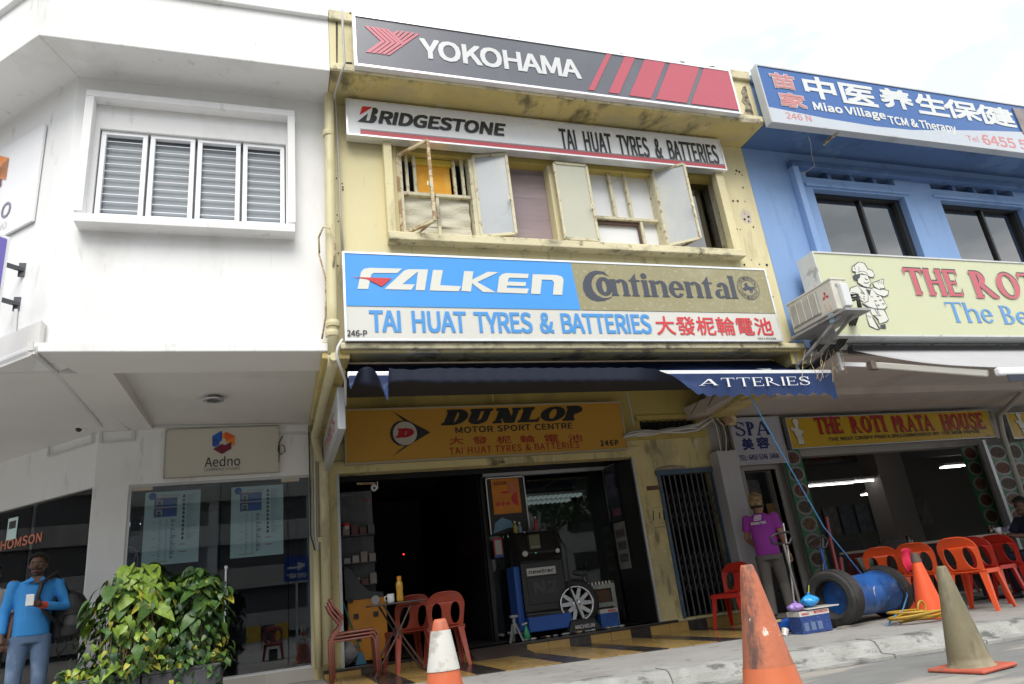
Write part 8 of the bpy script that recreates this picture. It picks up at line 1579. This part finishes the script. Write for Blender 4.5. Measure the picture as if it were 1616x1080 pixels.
def pothos(label, cx, cy, z0, z1, rad, seed, nbig, nsmall, light):
    rn = random.Random(seed); t = thing('potted_plant', label, 'plant', (cx, cy, pzt), 0, 'pothos plants in the charcoal planters'); B = Vector((cx, cy, pzt))
    core = MB(); 
    for i in range(4): core.tube([(cx + rn.uniform(-.1, .1), cy + rn.uniform(-.03, .08), pzt), (cx + rn.uniform(-.1, .1), cy + .03, (z0 + z1) / 2), (cx + rn.uniform(-.08, .08), cy + .02, z1 - .15)], [.05, .045, .03], 8)
    O('moss_pole', core, M('dark moss pole', (.03, .022, .014), .95, .3, 20, .8, 60), t)
    st = MB()
    for i in range(70):
        a = rn.uniform(-2.9, -.2); r = rn.uniform(.3, .95) * rad; x, y = cx + math.cos(a) * r, cy + math.sin(a) * r * .8; zt = rn.uniform(z0 + .3, z1 - .15)
        st.tube([(x * .6 + cx * .4, y * .6 + cy * .4, zt + .05), (x, y, zt - .12), (x + rn.uniform(-.05, .05), y + rn.uniform(-.04, .02), max(pzt, zt - rn.uniform(.3, .8)))], .004, 4, cap=False)
    O('vine_stems', st, M('tan vine stem', (.16, .13, .06), .8, .3, 20), t, kind='stuff')
    small = [MB() for _ in LM]
    def place(i, big):
        u = rn.random(); zz = z0 + (z1 - z0) * (u ** (.75 if big else 1.15)); f = (zz - z0) / (z1 - z0)
        R = rad * (.70 + .45 * math.sin(math.pi * min(1, f * .9 + .08)) + (.35 * (1 - f) ** 3)); R *= (1 if f < .85 else (1 - f) / .15 * .6 + .4) * (1 + .28 * math.sin(7 * u + seed) * math.sin(3 * rn.random() * 6.3))
        a = rn.uniform(-math.pi - .3, .3) if rn.random() < .8 else rn.uniform(0, math.pi); rr2 = R * (rn.uniform(.75, 1.06) if big else rn.uniform(.45, 1.05))
        p = Vector((cx + math.cos(a) * rr2, cy + math.sin(a) * rr2 * .75, zz)); out = Vector((math.cos(a), math.sin(a) * .9, .35 + .5 * rn.random())).normalized()
        n = (out + Vector((rn.uniform(-.9, .9), rn.uniform(-.6, .5), rn.uniform(-.3, 1.1)))).normalized(); down = Vector((rn.uniform(-.9, .9) + .5 * math.cos(a), rn.uniform(-.5, .3), -1)); tip = (down - n * down.dot(n)).normalized(); X_ = (-tip).cross(n).normalized()
        sz = (rn.uniform(.08, .15 + .09 * light) * (1.0 if f > .45 else .6)) if big else rn.uniform(.045, .085)
        lum = rn.random() * .75 + (.35 if out.y < -.3 else 0) * light + f * .35 * light  # street-facing and higher leaves get lighter greens: daylight put into leaf colour
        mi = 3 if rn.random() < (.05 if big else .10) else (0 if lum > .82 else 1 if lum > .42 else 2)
        M3 = Matrix((X_, -tip, n)).transposed() * sz; return p, M3, mi
    for i in range(nbig):
        p, M3, mi = place(i, True); me = LEAF[mi * 3 + rn.randrange(3)][0]; o = bpy.data.objects.new('leaf', me); COL.objects.link(o); o.parent = t; m4 = M3.to_4x4(); m4.translation = p - B; o.matrix_local = m4
    for i in range(nsmall):
        p, M3, mi = place(i, False); _, vv, ff, _ = LEAF[mi * 3 + rn.randrange(3)]; small[mi].add([p + M3 @ Vector(v) for v in vv], ff)
    for mi, sb_ in enumerate(small):
        if sb_.v: O('small_leaves', sb_, LM[mi], t, kind='stuff', smooth=True)
zt1 = P(215, 900, Y=7.75).z
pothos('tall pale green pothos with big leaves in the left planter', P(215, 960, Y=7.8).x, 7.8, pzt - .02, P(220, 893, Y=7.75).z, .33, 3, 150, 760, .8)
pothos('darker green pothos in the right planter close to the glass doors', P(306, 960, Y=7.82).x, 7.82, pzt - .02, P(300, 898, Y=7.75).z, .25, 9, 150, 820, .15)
rn = random.Random(21); gcm = [MB(), MB(), MB(), MB()]; stm = MB()
for i in range(620):
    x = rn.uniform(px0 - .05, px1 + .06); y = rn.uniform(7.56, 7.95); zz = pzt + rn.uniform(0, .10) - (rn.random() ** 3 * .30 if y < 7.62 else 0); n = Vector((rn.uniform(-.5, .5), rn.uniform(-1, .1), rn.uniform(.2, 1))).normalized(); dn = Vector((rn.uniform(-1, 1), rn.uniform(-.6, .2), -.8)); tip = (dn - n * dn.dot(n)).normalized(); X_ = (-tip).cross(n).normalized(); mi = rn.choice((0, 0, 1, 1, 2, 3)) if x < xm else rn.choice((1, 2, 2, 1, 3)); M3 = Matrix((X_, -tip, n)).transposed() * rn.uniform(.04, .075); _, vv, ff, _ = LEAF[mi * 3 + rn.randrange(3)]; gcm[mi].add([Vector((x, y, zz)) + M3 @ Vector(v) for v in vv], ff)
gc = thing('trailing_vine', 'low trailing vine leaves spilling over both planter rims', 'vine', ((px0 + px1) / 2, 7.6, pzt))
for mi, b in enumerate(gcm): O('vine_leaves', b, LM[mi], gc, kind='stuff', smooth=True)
